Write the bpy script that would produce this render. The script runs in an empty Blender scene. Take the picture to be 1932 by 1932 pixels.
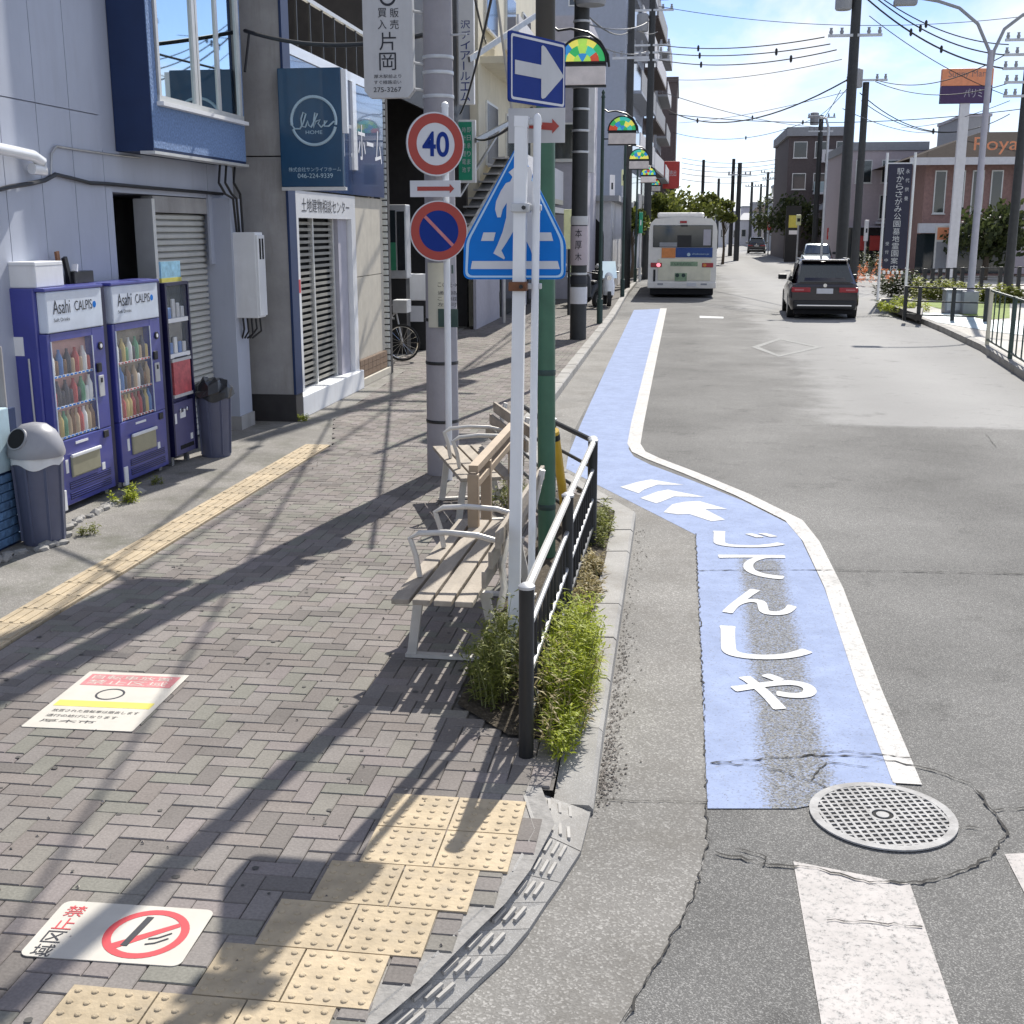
import bpy, bmesh, math, random
from mathutils import Vector, Matrix
random.seed(7)
SC = bpy.context.scene
COL = SC.collection
R = math.radians
# ------------------------------------------------------------------ camera
FPX, CX, CAMH = 2264.0, 966.0, 2.28          # focal length and centre in 1932 px units of the photograph
PITCH, YAW = math.atan(533/FPX), 0.1363
cam = bpy.data.objects.new('camera', bpy.data.cameras.new('camera')); COL.objects.link(cam)
cam.location = (0, 0, CAMH); cam.rotation_euler = (math.pi/2-PITCH, 0, YAW)
cam.data.sensor_width = 36; cam.data.lens = 36*FPX/1932; cam.data.clip_end = 5000; cam.data.clip_start = .05
SC.camera = cam
# ------------------------------------------------------------------ sky and sun
SUN_EL, SUN_AZ = R(42), R(11)                # azimuth from +Y (street direction) towards +X
W = bpy.data.worlds.new('World'); SC.world = W; W.use_nodes = True
nt = W.node_tree; nt.nodes.clear(); L = nt.links.new; N = nt.nodes.new
out = N('ShaderNodeOutputWorld'); bg = N('ShaderNodeBackground'); bg.inputs['Strength'].default_value = .11
sky = N('ShaderNodeTexSky'); sky.sky_type = 'NISHITA'; sky.sun_disc = False
sky.sun_elevation = SUN_EL; sky.sun_rotation = SUN_AZ; sky.air_density = .8; sky.dust_density = .0; sky.ozone_density = 2.0
tc = N('ShaderNodeTexCoord'); sep = N('ShaderNodeSeparateXYZ'); L(tc.outputs['Generated'], sep.inputs[0])
zc = N('ShaderNodeMath'); zc.operation = 'ADD'; zc.inputs[1].default_value = .10; L(sep.outputs['Z'], zc.inputs[0])
zm = N('ShaderNodeMath'); zm.operation = 'MAXIMUM'; zm.inputs[1].default_value = .03; L(zc.outputs[0], zm.inputs[0])
dv = []
for ax in 'XY':
    d = N('ShaderNodeMath'); d.operation = 'DIVIDE'; L(sep.outputs[ax], d.inputs[0]); L(zm.outputs[0], d.inputs[1]); dv.append(d)
cb = N('ShaderNodeCombineXYZ'); L(dv[0].outputs[0], cb.inputs[0]); L(dv[1].outputs[0], cb.inputs[1])
cn = N('ShaderNodeTexNoise'); cn.inputs['Scale'].default_value = 1.15; cn.inputs['Detail'].default_value = 9; cn.inputs['Roughness'].default_value = .56
cn.inputs['Distortion'].default_value = .35
mp = N('ShaderNodeMapping'); mp.inputs['Location'].default_value = (2.6, .9, 0); mp.inputs['Scale'].default_value = (1.5, .62, 1); L(cb.outputs[0], mp.inputs[0]); L(mp.outputs[0], cn.inputs['Vector'])
cr = N('ShaderNodeValToRGB'); cr.color_ramp.elements[0].position = .42; cr.color_ramp.elements[1].position = .64; L(cn.outputs['Fac'], cr.inputs[0])
mx = N('ShaderNodeMix'); mx.data_type = 'RGBA'; mx.inputs['B'].default_value = (6.1, 6.3, 6.6, 1)
L(cr.outputs[0], mx.inputs['Factor']); wb = N('ShaderNodeVectorMath'); wb.operation = 'MULTIPLY'; wb.inputs[1].default_value = (.86, .81, .92); L(sky.outputs[0], wb.inputs[0]); L(wb.outputs[0], mx.inputs['A'])
L(mx.outputs['Result'], bg.inputs[0]); L(bg.outputs[0], out.inputs[0])
sl = bpy.data.lights.new('sun', 'SUN'); sl.energy = 4.5; sl.angle = R(.53); sl.color = (1, .955, .88)
so = bpy.data.objects.new('sun', sl); COL.objects.link(so)
SDIR = Vector((math.sin(SUN_AZ)*math.cos(SUN_EL), math.cos(SUN_AZ)*math.cos(SUN_EL), math.sin(SUN_EL)))
so.rotation_euler = SDIR.to_track_quat('Z', 'Y').to_euler(); so.location = SDIR*60
VS = SC.view_settings; VS.view_transform = 'Standard'; VS.look = 'None'; VS.gamma = 1; VS.exposure = .66; VS.use_curve_mapping = False
SC.cycles.max_bounces = 6; SC.cycles.sample_clamp_indirect = 6
# ------------------------------------------------------------------ pixel (1932 px units) -> world
_c, _s, _cy, _sy = math.cos(PITCH), math.sin(PITCH), math.cos(YAW), math.sin(YAW)
def ray(x, y):
    dx, dy = (x-CX)/FPX, -(y-CX)/FPX
    v = (dx, _c+dy*_s, -_s+dy*_c)
    return Vector((v[0]*_cy-v[1]*_sy, v[0]*_sy+v[1]*_cy, v[2]))
CAM = Vector((0, 0, CAMH))
def G(x, y, z=0.): r = ray(x, y); return CAM+r*((z-CAMH)/r.z)
def PY(x, y, Y): r = ray(x, y); return CAM+r*(Y/r.y)
def PX(x, y, X): r = ray(x, y); return CAM+r*(X/r.x)
# ------------------------------------------------------------------ materials
MATS = {}
def lin(c):
    if isinstance(c, str):
        c = [int(c[i:i+2], 16)/255 for i in (0, 2, 4)]
        return tuple(((v+.055)/1.055)**2.4 if v > .04 else v/12.92 for v in c)
    return tuple(c)
def M(name, col, rough=.6, metal=0., var=.12, scale=6., bump=0., bscale=60., spec=.5, emit=0., alpha=1., trans=0., dirt=0., dirtcol=(.12, .11, .09), stretch=(1, 1, 1), coat=0.):
    if name in MATS: return MATS[name]
    m = bpy.data.materials.new(name); m.use_nodes = True; MATS[name] = m
    t = m.node_tree; b = t.nodes['Principled BSDF']; col = lin(col)
    b.inputs['Roughness'].default_value = rough; b.inputs['Metallic'].default_value = metal
    b.inputs['Specular IOR Level'].default_value = spec; b.inputs['Coat Weight'].default_value = coat
    geo = t.nodes.new('ShaderNodeNewGeometry'); mp = t.nodes.new('ShaderNodeMapping'); mp.inputs['Scale'].default_value = stretch
    t.links.new(geo.outputs['Position'], mp.inputs[0])
    no = t.nodes.new('ShaderNodeTexNoise'); no.inputs['Scale'].default_value = scale; no.inputs['Detail'].default_value = 5; no.inputs['Roughness'].default_value = .6
    t.links.new(mp.outputs[0], no.inputs['Vector'])
    rp = t.nodes.new('ShaderNodeValToRGB')
    rp.color_ramp.elements[0].position = .3; rp.color_ramp.elements[1].position = .72
    rp.color_ramp.elements[0].color = tuple(c*(1-var) for c in col)+(1,); rp.color_ramp.elements[1].color = tuple(min(1, c*(1+var)) for c in col)+(1,)
    t.links.new(no.outputs['Fac'], rp.inputs[0]); last = rp.outputs[0]
    if dirt > 0:
        n2 = t.nodes.new('ShaderNodeTexNoise'); n2.inputs['Scale'].default_value = 2.3; n2.inputs['Detail'].default_value = 8; n2.inputs['Roughness'].default_value = .7
        mp2 = t.nodes.new('ShaderNodeMapping'); mp2.inputs['Scale'].default_value = (2.4, 2.4, .42); t.links.new(geo.outputs['Position'], mp2.inputs[0]); t.links.new(mp2.outputs[0], n2.inputs['Vector'])
        r2 = t.nodes.new('ShaderNodeValToRGB'); r2.color_ramp.elements[0].position = .5; r2.color_ramp.elements[1].position = .78
        r2.color_ramp.elements[1].color = (dirt, dirt, dirt, 1); t.links.new(n2.outputs['Fac'], r2.inputs[0])
        mi = t.nodes.new('ShaderNodeMix'); mi.data_type = 'RGBA'; t.links.new(r2.outputs[0], mi.inputs['Factor']); t.links.new(last, mi.inputs['A']); mi.inputs['B'].default_value = tuple(dirtcol)+(1,); last = mi.outputs['Result']
    t.links.new(last, b.inputs['Base Color'])
    if bump > 0:
        nb = t.nodes.new('ShaderNodeTexNoise'); nb.inputs['Scale'].default_value = bscale; nb.inputs['Detail'].default_value = 4; t.links.new(geo.outputs['Position'], nb.inputs['Vector'])
        bp = t.nodes.new('ShaderNodeBump'); bp.inputs['Strength'].default_value = bump; bp.inputs['Distance'].default_value = .01
        t.links.new(nb.outputs['Fac'], bp.inputs['Height']); t.links.new(bp.outputs[0], b.inputs['Normal'])
    if emit > 0: b.inputs['Emission Color'].default_value = col+(1,); b.inputs['Emission Strength'].default_value = emit
    if trans > 0: b.inputs['Transmission Weight'].default_value = trans; b.inputs['IOR'].default_value = 1.1
    if alpha < 1: b.inputs['Alpha'].default_value = alpha
    return m
# ------------------------------------------------------------------ mesh builder
class MB:
    def __init__(s): s.v = []; s.f = []; s.a = None
    def add(s, vs, fs):
        n = len(s.v); s.v += [Vector(v) for v in vs]; s.f += [tuple(i+n for i in f) for f in fs]; return s
    def box(s, x0, x1, y0, y1, z0, z1):
        return s.add([(x0,y0,z0),(x1,y0,z0),(x1,y1,z0),(x0,y1,z0),(x0,y0,z1),(x1,y0,z1),(x1,y1,z1),(x0,y1,z1)], [(0,3,2,1),(4,5,6,7),(0,1,5,4),(1,2,6,5),(2,3,7,6),(3,0,4,7)])
    def bbox(s, x0, x1, y0, y1, z0, z1, r=.02):   # box with chamfered edges
        bm = bmesh.new(); bmesh.ops.create_cube(bm, size=1)
        for v in bm.verts: v.co = Vector(((x0+x1)/2+v.co.x*(x1-x0), (y0+y1)/2+v.co.y*(y1-y0), (z0+z1)/2+v.co.z*(z1-z0)))
        bmesh.ops.bevel(bm, geom=bm.edges[:], offset=r, segments=2, affect='EDGES', profile=.6)
        bm.verts.index_update(); s.add([v.co.copy() for v in bm.verts], [tuple(v.index for v in f.verts) for f in bm.faces]); bm.free(); return s
    def tube(s, pts, r, n=8, cap=True):
        pts = [Vector(p) for p in pts]; rs = r if isinstance(r, (list, tuple)) else [r]*len(pts); b = len(s.v); prev = None
        for i, p in enumerate(pts):
            d = (pts[min(i+1, len(pts)-1)]-pts[max(i-1, 0)]).normalized()
            if prev is None: a = d.orthogonal().normalized()
            else: a = (prev-d*prev.dot(d)); a = a.normalized() if a.length > 1e-6 else d.orthogonal().normalized()
            prev = a; q = d.cross(a)
            for k in range(n):
                t = 2*math.pi*k/n; s.v.append(p+(a*math.cos(t)+q*math.sin(t))*rs[i])
        for i in range(len(pts)-1):
            for k in range(n): s.f.append((b+i*n+k, b+i*n+(k+1)%n, b+(i+1)*n+(k+1)%n, b+(i+1)*n+k))
        if cap: s.f.append(tuple(b+k for k in range(n))[::-1]); s.f.append(tuple(b+(len(pts)-1)*n+k for k in range(n)))
        return s
    def bar(s, p0, p1, w, h, up=(0, 0, 1)):       # rectangular bar between two points
        p0, p1 = Vector(p0), Vector(p1); d = (p1-p0).normalized(); u = Vector(up)
        if abs(d.dot(u)) > .99: u = Vector((0, 1, 0))
        sd = d.cross(u).normalized(); u = sd.cross(d).normalized(); vs = []
        for p in (p0, p1):
            for a, c in ((-1,-1),(1,-1),(1,1),(-1,1)): vs.append(p+sd*a*w/2+u*c*h/2)
        return s.add(vs, [(0,1,2,3),(7,6,5,4),(0,4,5,1),(1,5,6,2),(2,6,7,3),(3,7,4,0)])
    def lathe(s, prof, o=(0, 0, 0), n=24):
        b = len(s.v); o = Vector(o)
        for r, z in prof:
            for k in range(n): t = 2*math.pi*k/n; s.v.append(o+Vector((r*math.cos(t), r*math.sin(t), z)))
        for i in range(len(prof)-1):
            for k in range(n): s.f.append((b+i*n+k, b+i*n+(k+1)%n, b+(i+1)*n+(k+1)%n, b+(i+1)*n+k))
        s.f.append(tuple(b+k for k in range(n))[::-1]); s.f.append(tuple(b+(len(prof)-1)*n+k for k in range(n))); return s
    def prism(s, poly, O, U, V, t):               # polygon (u,v) in the plane O,U,V extruded by t along -U x V
        O, U, V = Vector(O), Vector(U), Vector(V); Nn = U.cross(V).normalized(); n = len(poly)
        fr = [O+U*u+V*v for u, v in poly]; bk = [p-Nn*t for p in fr]
        return s.add(fr+bk, [tuple(range(n)), tuple(range(2*n-1, n-1, -1))]+[(i, i+n, (i+1)%n+n, (i+1)%n) for i in range(n)])
    def sheet(s, poly, z):
        return s.add([(p[0], p[1], z if len(p) < 3 else p[2]) for p in poly], [tuple(range(len(poly)))])
    def build(s, name, mat, parent=None, smooth=False, world=False, attr=None):
        vs = s.v
        if parent is not None and world:
            r = parent
            while r.parent: r = r.parent
            mi = (Matrix.Translation(r.location) @ r.rotation_euler.to_matrix().to_4x4()).inverted(); vs = [mi @ v for v in vs]
        me = bpy.data.meshes.new(name); me.from_pydata([tuple(v) for v in vs], [], s.f); me.materials.append(MATS[mat] if isinstance(mat, str) else mat)
        bm = bmesh.new(); bm.from_mesh(me); bmesh.ops.recalc_face_normals(bm, faces=bm.faces) if len(s.f) > 1 and len(s.f) < 4000 else None; bm.to_mesh(me); bm.free()
        if smooth:
            for p in me.polygons: p.use_smooth = True
            try: me.set_sharp_from_angle(angle=R(38))
            except Exception: pass
        if attr is not None:
            a = me.attributes.new('rnd', 'FLOAT', 'FACE'); a.data.foreach_set('value', attr)
        o = bpy.data.objects.new(name, me); COL.objects.link(o); o.parent = parent; return o
def thing(name, label, cat, loc=(0, 0, 0), rz=0, group=None):
    o = bpy.data.objects.new(name, None); COL.objects.link(o); o.empty_display_size = .1; o.location = loc; o.rotation_euler = (0, 0, rz); return tag(o, label, cat, group)
def tag(o, label, cat, group=None):
    o['label'] = label; o['category'] = cat
    if group: o['group'] = group
    return o
def struct(o): o['kind'] = 'structure'; return o
def stuff(o): o['kind'] = 'stuff'; return o
def copy_tree(o, parent=None):
    c = o.copy(); COL.objects.link(c); c.parent = parent
    for ch in list(o.children): copy_tree(ch, c)
    return c
def text(s, mat, parent, O, U, V, w=None, h=None, name='lettering', t=.002, world=False, bold=0., thick=0.):
    """lettering fitted into a w x h box whose lower left corner is O, U right, V up"""
    cu = bpy.data.curves.new('t', 'FONT'); cu.body = '｜' if s == 'ー' else s; cu.offset = bold; ob = bpy.data.objects.new('t', cu); COL.objects.link(ob); bpy.context.view_layer.update()
    me = bpy.data.meshes.new_from_object(ob.evaluated_get(bpy.context.evaluated_depsgraph_get())); bpy.data.objects.remove(ob)
    xs = [v.co.x for v in me.vertices]; ys = [v.co.y for v in me.vertices]
    x0, x1, y0, y1 = min(xs), max(xs), min(ys), max(ys); O, U, V = Vector(O), Vector(U).normalized(), Vector(V).normalized()
    if s == 'ー' and h: w = h*.14; O = O+U*h*.35
    kx = w/(x1-x0) if w else None; ky = h/(y1-y0) if h else None
    if kx is None: kx = ky
    if ky is None: ky = kx
    Nn = U.cross(V); mb = MB()
    sh_ = [(0, 0)] if not thick else [(0, 0)]+[(thick*math.cos(k*math.pi/4), thick*math.sin(k*math.pi/4)) for k in range(8)]
    for i_, (sx_, sy_) in enumerate(sh_): mb.add([O+U*((v.co.x-x0)*kx+sx_)+V*((v.co.y-y0)*ky+sy_)+Nn*(t+i_*.00025) for v in me.vertices], [tuple(p.vertices) for p in me.polygons])
    bpy.data.meshes.remove(me); o = mb.build(name, mat, parent, world=world)
    return o
def vtext(s, mat, parent, O, V, U, cw, ch, gap=0., name='lettering', world=False):
    """characters stacked downwards from O (top left)"""
    cu = Vector(O)
    for c in s:
        if c != ' ': text(c, mat, parent, cu-Vector(V)*ch, U, V, cw, ch, name, world=world)
        cu = cu-Vector(V)*(ch+gap)
def circ(cx, cy, r, n=40, a0=0, a1=2*math.pi):
    return [(cx+r*math.cos(a0+(a1-a0)*i/n), cy+r*math.sin(a0+(a1-a0)*i/n)) for i in range(n if abs(a1-a0) > 6.28 else n+1)]
def ring(mb, cx, cy, r0, r1, O, U, V, t, n=40):
    O, U, V = Vector(O), Vector(U), Vector(V); Nn = U.cross(V); b = len(mb.v)
    for r, d in ((r0, 0), (r1, 0), (r1, -t), (r0, -t)):
        for x, y in circ(cx, cy, r, n): mb.v.append(O+U*x+V*y+Nn*d)
    for j in range(4):
        for i in range(n): mb.f.append((b+j*n+i, b+j*n+(i+1)%n, b+((j+1)%4)*n+(i+1)%n, b+((j+1)%4)*n+i))
def ribbon(pts, w, z, name, mat, parent=None, ws=None):
    mb = MB(); pts = [Vector((p[0], p[1])) for p in pts]; l, r = [], []
    for i, p in enumerate(pts):
        d0 = (p-pts[i-1]).normalized() if i else (pts[1]-p).normalized(); d1 = (pts[i+1]-p).normalized() if i < len(pts)-1 else d0
        d = (d0+d1).normalized(); n = Vector((-d.y, d.x)); k = (ws[i] if ws else w)/2/max(.5, n.dot(Vector((-d0.y, d0.x))))
        l.append(p+n*k); r.append(p-n*k)
    mb.add([(p.x, p.y, z) for p in l]+[(p.x, p.y, z) for p in r], [(i, len(l)+i, len(l)+i+1, i+1) for i in range(len(l)-1)])
    return mb.build(name, mat, parent)
X3, Y3, Z3 = Vector((1, 0, 0)), Vector((0, 1, 0)), Vector((0, 0, 1))
# ================================================================== surface materials
def speckle(name, c0, c1, scale=170, rough=.9, big=.16, bigscale=.8, bump=.25, tint=None, tintamt=.35, spec=.25):
    m = bpy.data.materials.new(name); m.use_nodes = True; MATS[name] = m; t = m.node_tree; b = t.nodes['Principled BSDF']; NN = t.nodes.new; LL = t.links.new
    b.inputs['Roughness'].default_value = rough; b.inputs['Specular IOR Level'].default_value = spec; c0, c1 = lin(c0), lin(c1)
    g = NN('ShaderNodeNewGeometry')
    v = NN('ShaderNodeTexVoronoi'); v.inputs['Scale'].default_value = scale; LL(g.outputs['Position'], v.inputs['Vector'])
    sp = NN('ShaderNodeSeparateColor'); LL(v.outputs['Color'], sp.inputs[0])
    r = NN('ShaderNodeValToRGB'); e = r.color_ramp.elements; e[0].position = .0; e[1].position = 1.
    e[0].color = c0+(1,); e[1].color = c1+(1,); k = r.color_ramp.elements.new(.72); k.color = tuple((a*.75+d*.25) for a, d in zip(c0, c1))+(1,)
    LL(sp.outputs[0], r.inputs[0])
    n = NN('ShaderNodeTexNoise'); n.inputs['Scale'].default_value = bigscale; n.inputs['Detail'].default_value = 6; n.inputs['Roughness'].default_value = .62; LL(g.outputs['Position'], n.inputs['Vector'])
    mr = NN('ShaderNodeMapRange'); mr.inputs['From Min'].default_value = .3; mr.inputs['From Max'].default_value = .7; mr.inputs['To Min'].default_value = 1-big; mr.inputs['To Max'].default_value = 1+big; LL(n.outputs['Fac'], mr.inputs[0])
    mu = NN('ShaderNodeVectorMath'); mu.operation = 'SCALE'; LL(r.outputs[0], mu.inputs[0]); LL(mr.outputs[0], mu.inputs['Scale']); last = mu.outputs[0]
    if tint:
        n2 = NN('ShaderNodeTexNoise'); n2.inputs['Scale'].default_value = 2.1; n2.inputs['Detail'].default_value = 9; n2.inputs['Roughness'].default_value = .7; LL(g.outputs['Position'], n2.inputs['Vector'])
        r2 = NN('ShaderNodeValToRGB'); r2.color_ramp.elements[0].position = .48; r2.color_ramp.elements[1].position = .72; r2.color_ramp.elements[1].color = (tintamt,)*3+(1,); LL(n2.outputs['Fac'], r2.inputs[0])
        mi = NN('ShaderNodeMix'); mi.data_type = 'RGBA'; LL(r2.outputs[0], mi.inputs['Factor']); LL(last, mi.inputs['A']); mi.inputs['B'].default_value = lin(tint)+(1,); last = mi.outputs['Result']
    LL(last, b.inputs['Base Color'])
    if bump:
        bp = NN('ShaderNodeBump'); bp.inputs['Strength'].default_value = bump; bp.inputs['Distance'].default_value = .006; LL(v.outputs['Distance'], bp.inputs['Height']); LL(bp.outputs[0], b.inputs['Normal'])
    return m
speckle('asphalt', (.115, .113, .109), (.31, .305, .29), 230, .9, .22, .55, .3, spec=.15)
def add_repair(m):      # an old, paler asphalt repair with ragged edges, and darker tyre tracks
    t = m.node_tree; NN = t.nodes.new; LL = t.links.new; b = t.nodes['Principled BSDF']; src = b.inputs['Base Color'].links[0].from_socket
    g = NN('ShaderNodeNewGeometry'); s = NN('ShaderNodeSeparateXYZ'); LL(g.outputs['Position'], s.inputs[0])
    n = NN('ShaderNodeTexNoise'); n.inputs['Scale'].default_value = .7; n.inputs['Detail'].default_value = 8; n.inputs['Roughness'].default_value = .7; LL(g.outputs['Position'], n.inputs['Vector'])
    def ramp(sock, amp, lo, hi):
        a = NN('ShaderNodeMath'); a.operation = 'MULTIPLY_ADD'; LL(n.outputs['Fac'], a.inputs[0]); a.inputs[1].default_value = amp; LL(sock, a.inputs[2])
        r = NN('ShaderNodeMapRange'); r.interpolation_type = 'SMOOTHSTEP'; LL(a.outputs[0], r.inputs[0]); r.inputs['From Min'].default_value = lo; r.inputs['From Max'].default_value = hi; return r.outputs[0]
    m1 = NN('ShaderNodeMath'); m1.operation = 'MULTIPLY'; LL(ramp(s.outputs['X'], 2.2, 2.7, 3.6), m1.inputs[0]); LL(ramp(s.outputs['Y'], .8, 15.6, 15.9), m1.inputs[1])
    m2 = NN('ShaderNodeMath'); m2.operation = 'MULTIPLY'; LL(m1.outputs[0], m2.inputs[0]); m2.inputs[1].default_value = .62
    mi = NN('ShaderNodeMix'); mi.data_type = 'RGBA'; LL(m2.outputs[0], mi.inputs['Factor']); LL(src, mi.inputs['A']); mi.inputs['B'].default_value = (.37, .366, .357, 1)
    w = NN('ShaderNodeTexWave'); w.wave_type = 'BANDS'; w.bands_direction = 'X'; w.inputs['Scale'].default_value = .115; w.inputs['Distortion'].default_value = 1.5; w.inputs['Detail'].default_value = 3; LL(g.outputs['Position'], w.inputs['Vector'])
    mr = NN('ShaderNodeMapRange'); LL(w.outputs['Fac'], mr.inputs[0]); mr.inputs['To Min'].default_value = .92; mr.inputs['To Max'].default_value = 1.06
    v = NN('ShaderNodeVectorMath'); v.operation = 'SCALE'; LL(mi.outputs['Result'], v.inputs[0]); LL(mr.outputs[0], v.inputs['Scale']); n3 = NN('ShaderNodeTexNoise'); n3.inputs['Scale'].default_value = 1.7; n3.inputs['Detail'].default_value = 9; n3.inputs['Roughness'].default_value = .72; LL(g.outputs['Position'], n3.inputs['Vector'])
    r3 = NN('ShaderNodeMapRange'); LL(n3.outputs['Fac'], r3.inputs[0]); r3.inputs['From Min'].default_value = .56; r3.inputs['From Max'].default_value = .74; r3.inputs['To Min'].default_value = 1.; r3.inputs['To Max'].default_value = .62     # oil and tar stains
    v3 = NN('ShaderNodeVectorMath'); v3.operation = 'SCALE'; LL(v.outputs[0], v3.inputs[0]); LL(r3.outputs[0], v3.inputs['Scale']); LL(v3.outputs[0], b.inputs['Base Color'])
add_repair(MATS['asphalt'])
speckle('asphalt_light', (.20, .198, .193), (.36, .355, .345), 110, .85, .12, .5, .2)
speckle('gutter_concrete', (.165, .158, .146), (.33, .32, .30), 130, .85, .16, 1.2, .2, (.10, .09, .075), .5)
speckle('forecourt', (.19, .18, .165), (.32, .305, .28), 140, .92, .22, 1.1, .25, (.085, .088, .06), .75)
speckle('kerb_stone', (.29, .28, .262), (.40, .39, .37), 220, .85, .14, 2.5, .12, (.14, .12, .095), .5)
speckle('plaza', (.42, .40, .36), (.60, .58, .53), 40, .9, .14, .5, .1)
speckle('soil', (.045, .036, .025), (.11, .09, .065), 60, .95, .3, 3, .5)
speckle('grit', (.12, .105, .09), (.5, .45, .4), 120, .95, .3, 3, .5)
def worn_paint(name, paint, wear=.42, sharp=.12, band=None, rough=.7, base=(.16, .157, .15), scale=26, flow=None):
    """road paint through which the asphalt shows where it has worn off"""
    m = bpy.data.materials.new(name); m.use_nodes = True; MATS[name] = m; t = m.node_tree; b = t.nodes['Principled BSDF']; NN = t.nodes.new; LL = t.links.new
    b.inputs['Roughness'].default_value = .95; b.inputs['Specular IOR Level'].default_value = .08; paint = lin(paint)
    g = NN('ShaderNodeNewGeometry')
    n = NN('ShaderNodeTexNoise'); n.inputs['Scale'].default_value = scale; n.inputs['Detail'].default_value = 8; n.inputs['Roughness'].default_value = .78; LL(g.outputs['Position'], n.inputs['Vector'])
    val = n.outputs['Fac']
    if band:      # a worn wheel track: x0..x1, y0..y1, leaning
        sx = NN('ShaderNodeSeparateXYZ'); LL(g.outputs['Position'], sx.inputs[0])
        cxn = NN('ShaderNodeMath'); cxn.operation = 'MULTIPLY_ADD'; LL(sx.outputs['Y'], cxn.inputs[0]); cxn.inputs[1].default_value = -band[2]; LL(sx.outputs['X'], cxn.inputs[2])
        sb = NN('ShaderNodeMath'); sb.operation = 'SUBTRACT'; LL(cxn.outputs[0], sb.inputs[0]); sb.inputs[1].default_value = band[0]
        ab = NN('ShaderNodeMath'); ab.operation = 'ABSOLUTE'; LL(sb.outputs[0], ab.inputs[0])
        mr = NN('ShaderNodeMapRange'); LL(ab.outputs[0], mr.inputs[0]); mr.inputs['From Min'].default_value = band[1]*.55; mr.inputs['From Max'].default_value = band[1]; mr.inputs['To Min'].default_value = band[3]; mr.inputs['To Max'].default_value = 0
        yl = NN('ShaderNodeMapRange'); LL(sx.outputs['Y'], yl.inputs[0]); yl.inputs['From Min'].default_value = band[4]; yl.inputs['From Max'].default_value = band[4]+.15; yl.inputs['To Min'].default_value = 1; yl.inputs['To Max'].default_value = 0
        ml = NN('ShaderNodeMath'); ml.operation = 'MULTIPLY'; LL(mr.outputs[0], ml.inputs[0]); LL(yl.outputs[0], ml.inputs[1])
        su = NN('ShaderNodeMath'); su.operation = 'SUBTRACT'; LL(val, su.inputs[0]); LL(ml.outputs[0], su.inputs[1]); val = su.outputs[0]
    r = NN('ShaderNodeValToRGB'); r.color_ramp.elements[0].position = wear-sharp/2; r.color_ramp.elements[1].position = wear+sharp/2; LL(val, r.inputs[0])
    n2 = NN('ShaderNodeTexNoise'); n2.inputs['Scale'].default_value = 4.5; n2.inputs['Detail'].default_value = 9; n2.inputs['Roughness'].default_value = .75; LL(g.outputs['Position'], n2.inputs['Vector'])
    r2 = NN('ShaderNodeValToRGB'); r2.color_ramp.elements[0].position = .32; r2.color_ramp.elements[1].position = .7
    r2.color_ramp.elements[0].color = tuple(c*.80 for c in paint)+(1,); r2.color_ramp.elements[1].color = tuple(min(1, c*1.06) for c in paint)+(1,); LL(n2.outputs['Fac'], r2.inputs[0])
    v = NN('ShaderNodeTexVoronoi'); v.inputs['Scale'].default_value = 150; LL(g.outputs['Position'], v.inputs['Vector'])
    r3 = NN('ShaderNodeValToRGB'); r3.color_ramp.elements[0].color = tuple(c*.55 for c in base)+(1,); r3.color_ramp.elements[1].color = tuple(c*1.9 for c in base)+(1,); s3 = NN('ShaderNodeSeparateColor'); LL(v.outputs['Color'], s3.inputs[0]); LL(s3.outputs[0], r3.inputs[0])
    mi = NN('ShaderNodeMix'); mi.data_type = 'RGBA'; LL(r.outputs[0], mi.inputs['Factor']); LL(r3.outputs[0], mi.inputs['A']); LL(r2.outputs[0], mi.inputs['B']); LL(mi.outputs['Result'], b.inputs['Base Color'])
    return m
BLUE = (.31, .37, .535)
worn_paint('blue_paint', BLUE, .39, .12, band=(.50, .20, .018, .17, 8.75), base=(.15, .15, .145), scale=75)
worn_paint('white_paint', (.60, .585, .56), .41, .14, base=(.24, .235, .225), scale=30)
worn_paint('white_paint_clean', (.68, .68, .67), .415, .09, base=(.34, .37, .42), scale=30)
worn_paint('crossing_paint', (.53, .50, .475), .435, .13, base=(.22, .217, .21), scale=34)
worn_paint('faded_paint', (.36, .36, .35), .55, .25, base=(.25, .25, .24), scale=18)
# pavers: each stone its own tone (per-object random on single stones, a per-face value on the joined ones)
m = bpy.data.materials.new('paver'); m.use_nodes = True; MATS['paver'] = m; t = m.node_tree; b = t.nodes['Principled BSDF']; NN = t.nodes.new; LL = t.links.new
b.inputs['Roughness'].default_value = .9; b.inputs['Specular IOR Level'].default_value = .2
oi = NN('ShaderNodeObjectInfo'); at = NN('ShaderNodeAttribute'); at.attribute_name = 'rnd'
ad = NN('ShaderNodeMath'); ad.operation = 'ADD'; LL(oi.outputs['Random'], ad.inputs[0]); LL(at.outputs['Fac'], ad.inputs[1]); fr = NN('ShaderNodeMath'); fr.operation = 'FRACT'; LL(ad.outputs[0], fr.inputs[0])
rp = NN('ShaderNodeValToRGB'); rp.color_ramp.interpolation = 'CONSTANT'; E_ = rp.color_ramp.elements
tones = [(0.201, 0.178, 0.162), (0.211, 0.193, 0.179), (0.194, 0.188, 0.162), (0.223, 0.201, 0.186), (0.184, 0.165, 0.152), (0.209, 0.196, 0.173), (0.162, 0.147, 0.135), (0.217, 0.192, 0.182)]
E_[0].position = 0; E_[0].color = tones[0]+(1,); E_[1].position = .125; E_[1].color = tones[1]+(1,)
for i in range(2, 8): e = E_.new(i/8); e.color = tones[i]+(1,)
LL(fr.outputs[0], rp.inputs[0])
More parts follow.
